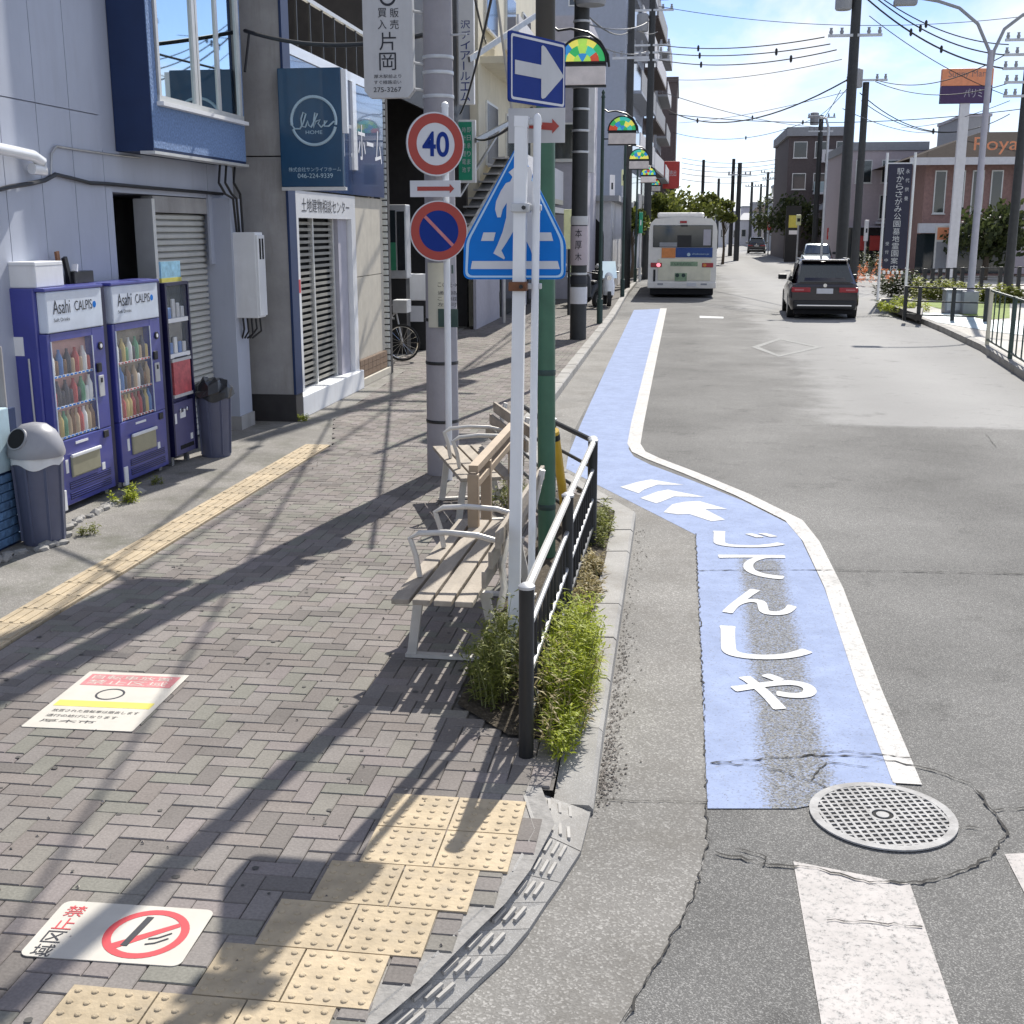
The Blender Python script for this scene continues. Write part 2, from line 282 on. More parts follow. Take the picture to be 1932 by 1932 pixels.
g_ = NN('ShaderNodeNewGeometry'); n1 = NN('ShaderNodeTexNoise'); n1.inputs['Scale'].default_value = 90; n1.inputs['Detail'].default_value = 4; LL(g_.outputs['Position'], n1.inputs['Vector'])
n2 = NN('ShaderNodeTexNoise'); n2.inputs['Scale'].default_value = .9; n2.inputs['Detail'].default_value = 7; n2.inputs['Roughness'].default_value = .65; LL(g_.outputs['Position'], n2.inputs['Vector'])
a1 = NN('ShaderNodeMapRange'); a1.inputs['From Min'].default_value = .3; a1.inputs['From Max'].default_value = .7; a1.inputs['To Min'].default_value = .86; a1.inputs['To Max'].default_value = 1.14; LL(n1.outputs['Fac'], a1.inputs[0])
a2 = NN('ShaderNodeMapRange'); a2.inputs['From Min'].default_value = .3; a2.inputs['From Max'].default_value = .7; a2.inputs['To Min'].default_value = .78; a2.inputs['To Max'].default_value = 1.22; LL(n2.outputs['Fac'], a2.inputs[0])
mm = NN('ShaderNodeMath'); mm.operation = 'MULTIPLY'; LL(a1.outputs[0], mm.inputs[0]); LL(a2.outputs[0], mm.inputs[1])
sc_ = NN('ShaderNodeVectorMath'); sc_.operation = 'SCALE'; LL(rp.outputs[0], sc_.inputs[0]); LL(mm.outputs[0], sc_.inputs['Scale']); LL(sc_.outputs[0], b.inputs['Base Color'])
bp = NN('ShaderNodeBump'); bp.inputs['Strength'].default_value = .3; bp.inputs['Distance'].default_value = .004; LL(n1.outputs['Fac'], bp.inputs['Height']); LL(bp.outputs[0], b.inputs['Normal'])
M('tactile', (.44, .355, .235), .85, var=.2, scale=9, bump=.3, dirt=.8, dirtcol=(.34, .29, .22))
_t = MATS['tactile'].node_tree; _b = _t.nodes['Principled BSDF']; _src = _b.inputs['Base Color'].links[0].from_socket
_o = _t.nodes.new('ShaderNodeObjectInfo'); _m = _t.nodes.new('ShaderNodeMapRange'); _m.inputs['To Min'].default_value = .86; _m.inputs['To Max'].default_value = 1.06; _t.links.new(_o.outputs['Random'], _m.inputs[0])
_v = _t.nodes.new('ShaderNodeVectorMath'); _v.operation = 'SCALE'; _t.links.new(_src, _v.inputs[0]); _t.links.new(_m.outputs[0], _v.inputs['Scale']); _t.links.new(_v.outputs[0], _b.inputs['Base Color'])
M('joint_sand', (.12, .11, .098), .95, var=.25, scale=30, bump=.4)
M('kerb_rib', (.40, .385, .36), .85, var=.12, dirt=.3)
M('crack', (.035, .033, .03), .95)
M('black_metal', (.018, .019, .02), .4, metal=.2, var=.2, dirt=.25, dirtcol=(.1, .095, .085))
M('grey_metal', (.42, .42, .42), .38, metal=.75, var=.15, dirt=.3)
M('zinc', (.52, .53, .54), .45, metal=.5, var=.12, scale=5)
M('white_metal', (.76, .77, .78), .45, var=.06, scale=3, dirt=.22, dirtcol=(.38, .34, .3))
M('green_metal', (.045, .13, .075), .45, var=.15, dirt=.25)
M('dark_green_metal', (.022, .05, .042), .5, var=.2)
M('yellow_guard', (.72, .45, .05), .5, var=.1, dirt=.3)
M('tan_rail', (.36, .27, .18), .6, var=.12)
M('concrete_pole', (.30, .288, .305), .8, var=.1, scale=4, bump=.2, bscale=40, dirt=.25, dirtcol=(.24, .22, .21))
M('wood_bleached', (.33, .285, .23), .8, var=.25, scale=12, bump=.4, bscale=50, stretch=(1, .15, 1), dirt=.4, dirtcol=(.2, .17, .14))
M('alu', (.60, .58, .54), .42, metal=.35, var=.1, dirt=.25)
M('white', (.80, .80, .80), .5, var=.04); M('white_gloss', (.80, .81, .82), .2, var=.03, coat=.4)
M('sign_grey', (.52, .52, .52), .5, var=.05, dirt=.15)
M('sign_red', (.36, .045, .03), .45, var=.06); M('sign_navy', (.006, .03, .21), .6, var=.06, spec=.2); M('sign_blue', (.006, .17, .58), .6, var=.06, spec=.2)
M('sign_white', (.60, .605, .63), .45, var=.04); M('black', (.012, .012, .013), .5, var=.1); M('ink', (.02, .022, .03), .6, var=.05)
M('rubber', (.02, .02, .02), .8); M('dark_hole', (.008, .008, .009), .9)
M('glass_dark', (.02, .028, .032), .06, spec=.8, var=.1); M('chrome', (.8, .8, .8), .12, metal=1., var=.03)
M('red_ink', (.55, .05, .06), .6); M('pink_ink', (.50, .17, .18), .6, dirt=.4, dirtcol=(.7, .6, .55)); M('sticker', (.52, .49, .43), .6, var=.08, dirt=.5, dirtcol=(.5, .46, .4)); M('yellow_ink', (.62, .55, .10), .6)
M('rust', (.16, .07, .035), .9, var=.35, scale=20)
# ================================================================== ground and road
ZR = -.12
o = struct(MB().sheet([(-1500, -300), (1500, -300), (1500, 2600), (-1500, 2600)], ZR).build('road', 'asphalt')); ROAD = o
def gr(x, y, z=ZR): p = G(x, y, z); return (p.x, p.y)
0 and MB().sheet([gr(*p) for p in ((1352, 600), (1425, 640), (1500, 690), (1590, 790), (1932, 803), (2300, 806), (2300, 640), (1932, 560), (1600, 522), (1420, 500), (1360, 510), (1360, 540))], ZR+.0015).build('resurfaced_strip', 'asphalt_light', ROAD)
def crack(pts, w=.008, z=ZR+.009):
    P = [Vector(gr(*p)) for p in pts]; Q = [P[0]]; w = w*.62
    for a, c in zip(P, P[1:]):
        n = max(2, int((c-a).length/.028))
        for k in range(1, n+1):
            q = a.lerp(c, k/n)
            if k < n: q += Vector((random.uniform(-1, 1), random.uniform(-1, 1)))*.0085
            Q.append(q)
    ribbon(Q, w, z, 'crack', 'crack', ROAD, ws=[w*random.choice((.2, .5, .9, 1.2, 1.7)) for _ in Q])
for c in ([(1310, 1078), (1500, 1077), (1700, 1079), (1960, 1085)], [(1340, 1442), (1520, 1428), (1640, 1430), (1760, 1455), (1830, 1480), (1870, 1530), (1900, 1570)], [(1340, 1442), (1440, 1448), (1530, 1475), (1580, 1496)],
          [(1520, 1428), (1590, 1420), (1720, 1432)], [(1530, 1475), (1560, 1440), (1640, 1450)], [(1870, 1530), (1940, 1527)], [(1900, 1570), (1870, 1620), (1800, 1650), (1740, 1668), (1640, 1668), (1540, 1640), (1440, 1632), (1350, 1610)],
          [(1800, 1560), (1850, 1566), (1895, 1562)], [(1440, 1635), (1445, 1620), (1380, 1600)], [(1560, 1740), (1640, 1742), (1740, 1752)], [(1335, 1600), (1310, 1690), (1275, 1755), (1180, 1925)], [(1335, 1600), (1330, 1400), (1322, 1200), (1312, 1008)],
          [(1640, 660), (1740, 656), (1800, 654)], [(1220, 806), (1500, 804), (1932, 808)], [(1860, 820), (1880, 845)], [(1340, 690), (1500, 686)], [(1100, 1510), (1220, 1514), (1335, 1516)]):
    crack(c, .014 if len(c) > 5 or c[0][0] == 1310 else .009)
# ------------------------------------------------------------------ kerb line (road side)
z8 = lambda x, y, z=0.: G(603.7+x*.34895, 1257.8+y*.34895, z)
STRIP_IN = [Vector((-.66, 4.62)), *[z8(*p).xy for p in ((1160, 880), (1035, 1105), (900, 1280), (740, 1430), (600, 1570), (470, 1700), (290, 1850), (150, 1960), (-150, 2150))]]
STRIP_OUT = [Vector((-.30, 4.62)), *[z8(p[0], p[1], -.10).xy for p in ((1395, 1000), (1300, 1170), (1225, 1275), (1130, 1420), (1010, 1560), (880, 1680), (700, 1850), (560, 1980), (300, 2200))]]
STRIP_OUT[1].x = -.315; STRIP_IN[0] = Vector((-.60, 4.62))
KERB = [Vector(p) for p in ((-.29, 4.62), (-.30, 9.75), (-.70, 10.62), (-1.30, 12.0), (-1.70, 13.8), (-1.73, 33.2), (-1.9, 46), (-1.9, 75), (-.5, 130))]
def offset(pl, d):
    r = []
    for i, p in enumerate(pl):
        d0 = (p-pl[i-1]).normalized() if i else (pl[1]-p).normalized(); d1 = (pl[i+1]-p).normalized() if i < len(pl)-1 else d0
        n0 = Vector((-d0.y, d0.x)); n1 = Vector((-d1.y, d1.x)); n = (n0+n1).normalized(); r.append(p+n*(d/max(.4, n.dot(n0))))
    return r
KIN = offset(KERB, .17)
SIDE = struct(MB().sheet([(-70, -2)]+[(p.x, p.y) for p in STRIP_IN[::-1]]+[(p.x, p.y) for p in KIN]+[(-70, 130)], -.014).build('sidewalk', 'joint_sand'))
kb = struct(thing('kerb', 'x', 'x')); del kb['label'], kb['category']
def lw(p): return max(0, min(.085, (5.3-p.y)/.68*.085)) if p.x > -1 else 0
def kerb_run(a, c, na, nc, top=0., zb=-.2):
    a, c, na, nc = [Vector(v) for v in (a, c, na, nc)]; Lg = (c-a).length; n = max(1, round(Lg/.62)) if a.y < 20 else max(1, round(Lg/2))
    for k in range(n):
        f0, f1 = k/n+.004/Lg*2, (k+1)/n-.004/Lg*2
        p, q, r, s = a.lerp(c, f0), a.lerp(c, f1), na.lerp(nc, f1), na.lerp(nc, f0); mb = MB(); e = .018
        dn = (r-q).normalized()*e; j = random.uniform(-.004, .004)
        mb.add([(p.x, p.y, zb), (q.x, q.y, zb), (q.x, q.y, top-e+j-lw(q)), (p.x, p.y, top-e+j-lw(p)), (p.x+dn.x, p.y+dn.y, top+j-lw(p)), (q.x+dn.x, q.y+dn.y, top+j-lw(q)), (r.x, r.y, top+j-lw(r)), (s.x, s.y, top+j-lw(s)), (s.x, s.y, zb), (r.x, r.y, zb)],
               [(0,1,2,3), (3,2,5,4), (4,5,6,7), (7,6,9,8), (0,3,4,7,8), (1,9,6,5,2)]).build('kerb_stone', 'kerb_stone', kb)
for i in range(len(KERB)-1): kerb_run(KERB[i], KERB[i+1], KIN[i], KIN[i+1], .006 if i < 4 else .012)
# dropped kerb stones with rib marks round the corner
for i in range(len(STRIP_IN)-1):
    a, c, na, nc = STRIP_OUT[i], STRIP_OUT[i+1], STRIP_IN[i], STRIP_IN[i+1]; mb = MB(); f = lambda u, w: a.lerp(c, u).lerp(na.lerp(nc, u), w)
    zt = lambda w: -.098+.097*w
    P = [(f(u, w), zt(w)) for u, w in ((.012, 0), (.988, 0), (.988, 1), (.012, 1))]
    st = mb.add([(p.x, p.y, z) for p, z in P]+[(p.x, p.y, -.2) for p, z in P], [(0,1,2,3), (4,7,6,5), (0,4,5,1), (1,5,6,2), (2,6,7,3), (3,7,4,0)]).build('dropped_kerb_stone', 'kerb_stone', kb)
    rb = MB(); ln = (a.lerp(na, .5)-c.lerp(nc, .5)).length; gn = max(1, round(ln/.165))
    dirn = (c.lerp(nc, .5)-a.lerp(na, .5)).normalized()
    for q in range(gn):
        u = (q+.5)/gn
        for w in (.28, .44, .60):
            p = f(u, w); rb.bar((p.x+dirn.x*.045, p.y+dirn.y*.045, zt(w)+.006), (p.x-dirn.x*.045, p.y-dirn.y*.045, zt(w)+.006), .012, .012)
    stuff(rb.build('rib', 'kerb_rib', st))
M('mortar', (.26, .25, .235), .9, var=.2, scale=25, bump=.4)
ribbon([(p.x-.06, p.y+.06) for p in STRIP_IN], .26, -.006, 'mortar_bed', 'mortar', SIDE)
# gutter apron
A_EDGE = [gr(x, y, ZR) for x, y in ((1312, 1005), (1322, 1200), (1330, 1400), (1335, 1595), (1312, 1690), (1278, 1750), (1225, 1845), (1176, 1921), (1080, 2080))]
GUT = struct(MB().sheet([(p.x, p.y) for p in STRIP_OUT[::-1]]+[(p.x, p.y) for p in KERB[:6]]+[(-1.28, 33.2), (-1.22, 14.2), (-1.15, 13.0)]+[gr(1070, 866), gr(1130, 914)]+A_EDGE, ZR+.003).build('gutter', 'gutter_concrete'))
# ------------------------------------------------------------------ pavers, tactile paving
TAC = (-3.98, -3.71)
TS = .28; T0 = G(0, 0, 0)
c0 = z8(1022, 1115)            # right front corner of row D
TROWS = [(0, -2.14, 0), (1, -2.14, 0), (-1, -2.5, -.36), (-2, -2.86, -.72), (-3, -3.22, -1.08), (-4, -4.64, -1.43), (-5, -5., -1.8)]
rows = []
for v, ul, ur in TROWS: rows.append((c0.y+v*TS, c0.x+ur*TS, 3 if v == -4 else 2))
tp = struct(thing('tactile_paving', 'x', 'x')); del tp['label'], tp['category']
def tactile_tile(kind, n=[0]):
    mb = MB(); s = TS-.006; mb.box(0, s, 0, s, -.03, .002)
    if kind == 'dot':
        for i in range(5):
            for j in range(5):
                cx, cy = (i+.5)*s/5, (j+.5)*s/5; mb.lathe([(.0125, .002), (.0105, .0055), (.007, .007)], (cx, cy, 0), 8)
    else:
        for i in range(4):
            for j in range(1): mb.bbox((i+.5)*s/4-.013, (i+.5)*s/4+.013, .012, s-.02, .001, .0075, .003)
    me = mb.build('tactile_tile', 'tactile'); d = me.data; bpy.data.objects.remove(me); return d
dot_me, bar_me = tactile_tile('dot'), tactile_tile('bar'); holes = []
for y0, xr, n in rows:
    for k in range(n):
        o = bpy.data.objects.new('tactile_tile', dot_me); COL.objects.link(o); o.parent = tp; o.location = (xr-(k+1)*TS, y0, random.uniform(.002, .003))
    holes.append((xr-n*TS, xr, y0, y0+TS))
y = 2.4
while y < 12.4:
    o = bpy.data.objects.new('tactile_tile', bar_me); COL.objects.link(o); o.parent = tp; o.location = (TAC[0], y, random.uniform(.001, .002)); y += TS
struct(MB().sheet([(-5.6, -1), (TAC[0]-.004, -1), (TAC[0]-.004, 12.44), (TAC[1]+.03, 12.44), (-4.17, 14.2), (-4.47, 19.55), (-5.6, 19.55)], .0005).build('forecourt', 'forecourt'))
def inside(px, py, poly):
    c = False; j = len(poly)-1
    for i in range(len(poly)):
        a, q = poly[i], poly[j]
        if (a[1] > py) != (q[1] > py) and px < (q[0]-a[0])*(py-a[1])/(q[1]-a[1])+a[0]: c = not c
        j = i
    return c
PLANTER = [(-.88, 5.3), (-.72, 5.12), (-.46, 5.12), (-.46, 9.62), (-.80, 10.3), (-1.02, 10.5), (-1.02, 5.45)]
PAVEZONE = [(TAC[1]+.004, 1.9)]+[(p.x, p.y) for p in STRIP_IN[::-1] if p.y > 1.8]+[(KIN[0].x, KIN[0].y+.02)]+[(p.x, p.y) for p in KIN[1:6]]+[(-5.0, 33.2), (-5.0, 19.6), (-4.5, 19.5), (-4.2, 14.2), (TAC[1]+.004, 12.5)]
PM = .0945
def paver_mesh(w, h):
    e, t = .0016, .004; mb = MB(); x0, y0, x1, y1 = e, e, w-e, h-e
    mb.add([(x0,y0,-.014),(x1,y0,-.014),(x1,y1,-.014),(x0,y1,-.014),(x0,y0,-t),(x1,y0,-t),(x1,y1,-t),(x0,y1,-t),(x0+t,y0+t,0),(x1-t,y0+t,0),(x1-t,y1-t,0),(x0+t,y1-t,0)],
           [(0,1,5,4),(1,2,6,5),(2,3,7,6),(3,0,4,7),(4,5,9,8),(5,6,10,9),(6,7,11,10),(7,4,8,11),(8,9,10,11)]); return mb
pme = []
PSZ = ((2*PM, PM), (PM, 2*PM), (PM, PM))
for w, h in PSZ:
    o = paver_mesh(w, h).build('paver', 'paver'); pme.append(o.data); bpy.data.objects.remove(o)
pv = []
for iy in range(int(1.9/PM), int(33/PM)):
    for ix in range(int(-5.1/PM), 2):
        tt = (ix+iy) % 4
        if tt not in (0, 2): continue
        w, h = (2, 1) if tt == 0 else (1, 2); x, y = ix*PM, iy*PM; cx, cy = x+w*PM/2, y+h*PM/2
        keep = []
        for i in range(2):
            qx, qy = x+(i*PM if tt == 0 else 0), y+(i*PM if tt == 2 else 0); mx_, my_ = qx+PM/2, qy+PM/2
            if inside(mx_, my_, PAVEZONE) and not inside(mx_, my_, PLANTER) and not any(a-.002 < qx and qx+PM < c_+.002 and d-.002 < qy and qy+PM < e+.002 for a, c_, d, e in holes): keep.append((qx, qy))
        if len(keep) == 2: pv.append((x, y, 0 if tt == 0 else 1, cx, cy))
        elif keep: pv.append((keep[0][0], keep[0][1], 2, cx, cy))
def inview(cx, cy):
    v = Vector((cx*_cy+cy*_sy, -cx*_sy+cy*_cy, -CAMH)); zc = v.y*_c-v.z*_s; yc = v.y*_s+v.z*_c
    return zc > .1 and abs(FPX*v.x/zc) < CX and abs(FPX*yc/zc) < CX
pv.sort(key=lambda p: (not inview(p[3], p[4]), p[3]**2+p[4]**2))
mb = MB(); att = []
for i, (x, y, k, cx, cy) in enumerate(pv):
    z = random.uniform(-.0022, .0012); jx, jy = random.uniform(-.0008, .0008), random.uniform(-.0008, .0008)
    if i < 300:
        o = bpy.data.objects.new('paver', pme[k]); COL.objects.link(o); o.parent = SIDE; o.location = (x+jx, y+jy, z); continue
    p = paver_mesh(*PSZ[k]); n = len(mb.v); r_ = random.random()
    mb.v += [v+Vector((x+jx, y+jy, z)) for v in p.v]; mb.f += [tuple(q+n for q in f) for f in p.f]; att += [r_]*len(p.f)
stuff(mb.build('paver_field', 'paver', SIDE, attr=att))
# ------------------------------------------------------------------ painted markings
def marking(name, pts, mat, z, px=True, parent=None): return MB().sheet([gr(*p) for p in pts] if px else pts, z).build(name, mat, parent or ROAD)
LN_IN = [(1690, 1482), (1620, 1300), (1555, 1110), (1512, 1020), (1490, 990), (1400, 945), (1300, 905), (1228, 878), (1196, 862), (1186, 848), (1192, 800), (1216, 700), (1246, 583)]
marking('bike_lane_paint', [(1335, 1527), (1325, 1300), (1313, 1010), (1130, 917), (1068, 885), (1072, 860), (1096, 800), (1146, 690), (1196, 585)]+LN_IN[::-1]+[(1690, 1490), (1500, 1527)], 'blue_paint', ZR+.0045)
LP = [gr(*p) for p in ((1712, 1481), (1640, 1300), (1573, 1110), (1530, 1022), (1498, 983), (1400, 934), (1302, 893), (1232, 866), (1205, 853), (1196, 838), (1203, 798), (1225, 700), (1252, 582))]
ribbon(LP, .13, ZR+.0065, 'edge_line', 'white_paint', ROAD, ws=[.125, .125, .125, .13, .15, .15, .15, .15, .15, .15, .16, .17, .2])
# chevrons
for pts in ([(1170, 920), (1205, 910), (1228, 906), (1290, 916), (1240, 916), (1215, 925), (1205, 932)], [(1208, 941), (1240, 929), (1260, 925), (1330, 939), (1272, 938), (1250, 947), (1238, 951)], [(1252, 968), (1268, 953), (1292, 948), (1320, 947), (1372, 962), (1330, 962), (1368, 982), (1342, 985), (1300, 971), (1280, 972)]):
    marking('chevron_mark', pts, 'white_paint_clean', ZR+.0075)
# lettering じてんしゃ
for ch, x0, x1, y0, y1 in (('じ', 1350, 1480, 1004, 1032), ('て', 1362, 1490, 1046, 1090), ('ん', 1366, 1503, 1112, 1158), ('し', 1366, 1532, 1184, 1242), ('ゃ', 1386, 1545, 1272, 1336)):
    a, b_, c_ = G((x0+x1)/2, y1, ZR), G((x0+x1)/2, y0, ZR), G(x0, y1, ZR); d_ = G(x1, y1, ZR)
    text(ch, 'white_paint_clean', ROAD, (c_.x, c_.y, ZR+.0075), X3, Y3, d_.x-c_.x, b_.y-a.y, 'painted_letter', t=0, thick=.012)
for k in range(7):      # crossing stripes
    x0 = .50+k*.83
    marking('crossing_stripe', [(x0+.01, 4.35 if k == 0 else 4.52), (x0+.43, 4.24 if k == 0 else 4.62), (x0+.42, .3), (x0, .3)], 'crossing_paint', ZR+.0035, False)
for p in ([(1320, 596), (1365, 598), (1365, 601), (1320, 600)],): marking('lane_mark', p, 'white_paint_clean', ZR+.0045)
ribbon([gr(*p) for p in ((1425, 655), (1470, 640), (1545, 655), (1470, 672), (1425, 655))], .16, ZR+.0045, 'lane_mark', 'faded_paint', ROAD)
# ------------------------------------------------------------------ manhole cover
mc = G(1665, 1541, ZR); MR = .30
mh = thing('manhole_cover', 'round pale iron manhole cover with pitted grid at end of blue lane', 'manhole', (mc.x, mc.y, ZR+.0055))
MATS['iron'] = M('iron', (.40, .395, .385), .8, metal=0., spec=.15, var=.2, scale=14, bump=.3, dirt=.6, dirtcol=(.16, .145, .13))
q = MB(); ring(q, 0, 0, MR*.88, MR, (0, 0, .0065), X3, Y3, .007, 48); q.build('rim', 'iron', mh)
MB().lathe([(MR*.885, 0), (MR*.88, .0012)], n=48).build('base_plate', 'dark_hole', mh)
q = MB(); ring(q, 0, 0, MR*.15, MR*.19, (0, 0, .0062), X3, Y3, .006, 24); q.lathe([(MR*.09, .001), (MR*.09, .006)], n=16); q.build('hub', 'iron', mh)
lt, lt2 = MB(), MB(); pitch_ = .0335
for i in range(-8, 9):
    for mbq, zt_, sw in ((lt, .0058, 0), (lt2, .0052, 1)):
        u = i*pitch_+pitch_/2; w_ = MR*.885
        if abs(u) < w_:
            h = math.sqrt(w_*w_-u*u); iv = [(-h, h)]
            if abs(u) < MR*.16: hh = math.sqrt((MR*.16)**2-u*u); iv = [(-h, -hh), (hh, h)]
            for a, c_ in iv:
                if sw == 0: mbq.box(u-.0058, u+.0058, a, c_, .001, zt_)
                else: mbq.box(a, c_, u-.0058, u+.0058, .001, zt_)
stuff(lt.build('grid_rib', 'iron', mh)); stuff(lt2.build('grid_rib', 'iron', mh)); mh.rotation_euler.z = R(14)
# ------------------------------------------------------------------ floor stickers
def sticker_base(pts, r, z, nm, label):
    P = [G(*p).xy for p in pts]; c = sum(P, Vector((0, 0)))/4; U = ((P[1]-P[0])+(P[2]-P[3])).normalized(); V = Vector((-U.y, U.x))
    w = ((P[1]-P[0]).length+(P[2]-P[3]).length)/2; h = ((P[3]-P[0]).length+(P[2]-P[1]).length)/2
    t = thing(nm, label, 'floor sticker', (c.x, c.y, z), math.atan2(U.y, U.x), None)
    poly = []
    for sx, sy, a0 in ((1, 1, 0), (-1, 1, 90), (-1, -1, 180), (1, -1, 270)):
        for k in range(5): a = R(a0+k*22.5); poly.append((sx*(w/2-r)+r*math.cos(a), sy*(h/2-r)+r*math.sin(a)))
    MB().prism(poly, (0, 0, .003), X3, Y3, .003).build('sheet', 'sticker', t); return t, w, h
t, w, h = sticker_base(((55, 1805), (340, 1825), (405, 1720), (105, 1700)), .03, .0012, 'floor_sticker', 'white no-smoking floor sticker with red ring and cigarette symbol')
cx = w*.17; rr = h*.43
q = MB(); ring(q, cx, 0, rr*.80, rr, (0, 0, .0042), X3, Y3, .001, 40); q.build('ring', 'red_ink', t)
MB().prism([(cx-rr*.62-.012, rr*.38*-1-.02), (cx-rr*.62+.012, -rr*.38-.045), (cx+rr*.70, rr*.36), (cx+rr*.62, rr*.50)], (0, 0, .0043), X3, Y3, .001).build('bar', 'red_ink', t)
MB().prism([(cx-.058, -.075), (cx-.034, -.075), (cx-.012, .095), (cx-.036, .095)], (0, 0, .005), X3, Y3, .001).build('cigarette', 'ink', t)
q = MB()
for k in range(2): q.bar((cx+.02, -.06+k*.03, .0048), (cx+.05, -.05+k*.03, .0048), .006, .0006).bar((cx+.05, -.05+k*.03, .0048), (cx+.085, -.02+k*.03, .0048), .006, .0006)
stuff(q.build('smoke', 'ink', t))
for i, (ch, mt) in enumerate((('禁', 'red_ink'), ('止', 'red_ink'), ('区', 'ink'), ('域', 'ink'))):
    text(ch, mt, t, (-w*.44, h*.21-i*h*.235, .0045), X3, Y3, h*.21, h*.2, t=0)
t, w, h = sticker_base(((45, 1372), (250, 1382), (357, 1275), (165, 1268)), .008, .0012, 'floor_sticker', 'faded poster-like floor sticker with pink header and yellow band')
MB().prism([(-w*.44, h*.24), (w*.44, h*.24), (w*.44, h*.45), (-w*.44, h*.45)], (0, 0, .004), X3, Y3, .001).build('header', 'pink_ink', t)
text('自転車放置', 'sticker', t, (-w*.4, h*.36, .0045), X3, Y3, w*.78, h*.07, t=0); text('禁止区域', 'sticker', t, (-w*.4, h*.26, .0045), X3, Y3, w*.78, h*.08, t=0)
q = MB(); ring(q, -w*.05, h*.09, h*.085, h*.1, (0, 0, .0042), X3, Y3, .001, 28); q.build('ring', 'ink', t)
MB().prism([(-w*.45, -h*.14), (w*.45, -h*.14), (w*.45, -h*.04), (-w*.45, -h*.04)], (0, 0, .004), X3, Y3, .001).build('band', 'yellow_ink', t)
for k, s_ in enumerate(('放置された自転車は撤去します', '通行の妨げになります', '厚木市')): text(s_, 'ink', t, (-w*.40, -h*(.24+k*.085), .0042), X3, Y3, w*(.8-.15*k), h*.045, t=0)
# ================================================================== left-hand buildings
M('panel_wall', (.43, .46, .54), .55, var=.06, scale=1.2, bump=.08, bscale=12, dirt=.22, dirtcol=(.24, .235, .26))
M('navy_wall', (.008, .026, .09), .5, var=.1); M('blue_stucco', (.16, .25, .44), .85, var=.35, scale=45, bump=.9, bscale=38)
M('alu_frame', (.62, .62, .60), .4, metal=.3, var=.06); M('shutter', (.50, .50, .47), .5, var=.08, scale=3, dirt=.25, dirtcol=(.27, .25, .22)); M('grey_render', (.34, .33, .32), .85, var=.16, scale=2.5, bump=.15, bscale=30, dirt=.6, dirtcol=(.17, .155, .13))
M('cream', (.60, .56, .45), .8, var=.08, scale=2, dirt=.25, dirtcol=(.4, .36, .28)); M('beige_wall', (.50, .46, .38), .8, var=.08, dirt=.2); M('brown_tile', (.20, .13, .08), .6, var=.25, scale=20); M('lav_wall', (.40, .39, .44), .7, var=.08)
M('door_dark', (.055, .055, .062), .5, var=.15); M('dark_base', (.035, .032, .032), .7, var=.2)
M('window_glass', (.10, .12, .13), .03, metal=.85, spec=.9, var=.03); MATS['window_glass'].node_tree.nodes['Principled BSDF'].inputs['Base Color'].default_value
M('mirror_glass', (.62, .72, .74), .02, metal=1., var=.02)
XW = -5.22
B = thing('panel_clad_building', 'grey panel-clad building with blue window bay above purple vending machines', 'building', (XW, 9, 0))
def Bb(name, mat, x0, x1, y0, y1, z0, z1, par=None, bev=0):
    mb = MB(); (mb.bbox(x0, x1, y0, y1, z0, z1, bev) if bev else mb.box(x0, x1, y0, y1, z0, z1)); return mb.build(name, mat, par or B, world=True)
wl = Bb('wall', 'panel_wall', -9, XW-.025, 4.5, 10.87, 0, 9)
Bb('wall', 'panel_wall', -9, XW-.026, 10.871, 14.0, 2.62, 9)
Bb('wall', 'grey_render', -9, XW-.9, 10.9, 13.9, 0, 2.6)
yb = [5.6, 6.2, 6.8, 7.4, 7.95, 8.5, 9.05, 9.61, 10.17, 10.73]
for i in range(len(yb)-1):
    for z0, z1 in ((.1, 3.275), (3.285, 6.4), (6.41, 8.9)): Bb('cladding_panel', 'panel_wall', XW-.03, XW, yb[i]+.005, yb[i+1]-.005, z0, z1)
Bb('cladding_panel', 'panel_wall', XW-.03, XW, 10.735, 10.868, .1, 2.66)
Bb('cladding_panel', 'panel_wall', XW-.03, XW-.001, 10.735, 13.2, 2.665, 2.985); Bb('cladding_panel', 'panel_wall', XW-.03, XW-.001, 13.21, 13.99, 1.9, 2.985)
Bb('cladding_panel', 'panel_wall', XW-.03, XW-.001, 13.52, 13.99, 3.0, 8.5)
# recessed door, roller shutter
dr = Bb('door', 'door_dark', XW-.55, XW-.50, 10.875, 11.72, 0, 2.6); Bb('door_jamb', 'alu_frame', XW-.2, XW-.005, 11.72, 11.79, 0, 2.58); Bb('door_side', 'door_dark', XW-.5, XW-.03, 10.872, 10.90, 0, 2.6)
Bb('handle', 'chrome', XW-.5, XW-.46, 11.55, 11.58, .95, 1.15, dr)
sh = Bb('shutter_box', 'grey_render', XW-.15, XW-.028, 11.80, 13.30, 2.45, 2.61)
for k in range(37):
    z = .02+k*.0655; mb = MB(); mb.add([(XW-.12, 11.80, z), (XW-.09, 11.80, z+.012), (XW-.09, 11.80, z+.046), (XW-.12, 11.80, z+.062), (XW-.12, 13.29, z), (XW-.09, 13.29, z+.012), (XW-.09, 13.29, z+.046), (XW-.12, 13.29, z+.062)], [(0,1,5,4), (1,2,6,5), (2,3,7,6), (0,3,2,1), (4,5,6,7), (0,4,7,3)]).build('shutter_slat', 'shutter', B, world=True)
Bb('shutter_back', 'dark_hole', XW-.16, XW-.14, 11.80, 13.3, 0, 2.5)
Bb('pillar', 'panel_wall', XW-.2, -5.02, 13.31, 13.72, .16, 2.62); Bb('pillar_foot', 'grey_render', XW-.2, -5.0, 13.29, 13.74, 0, .16)
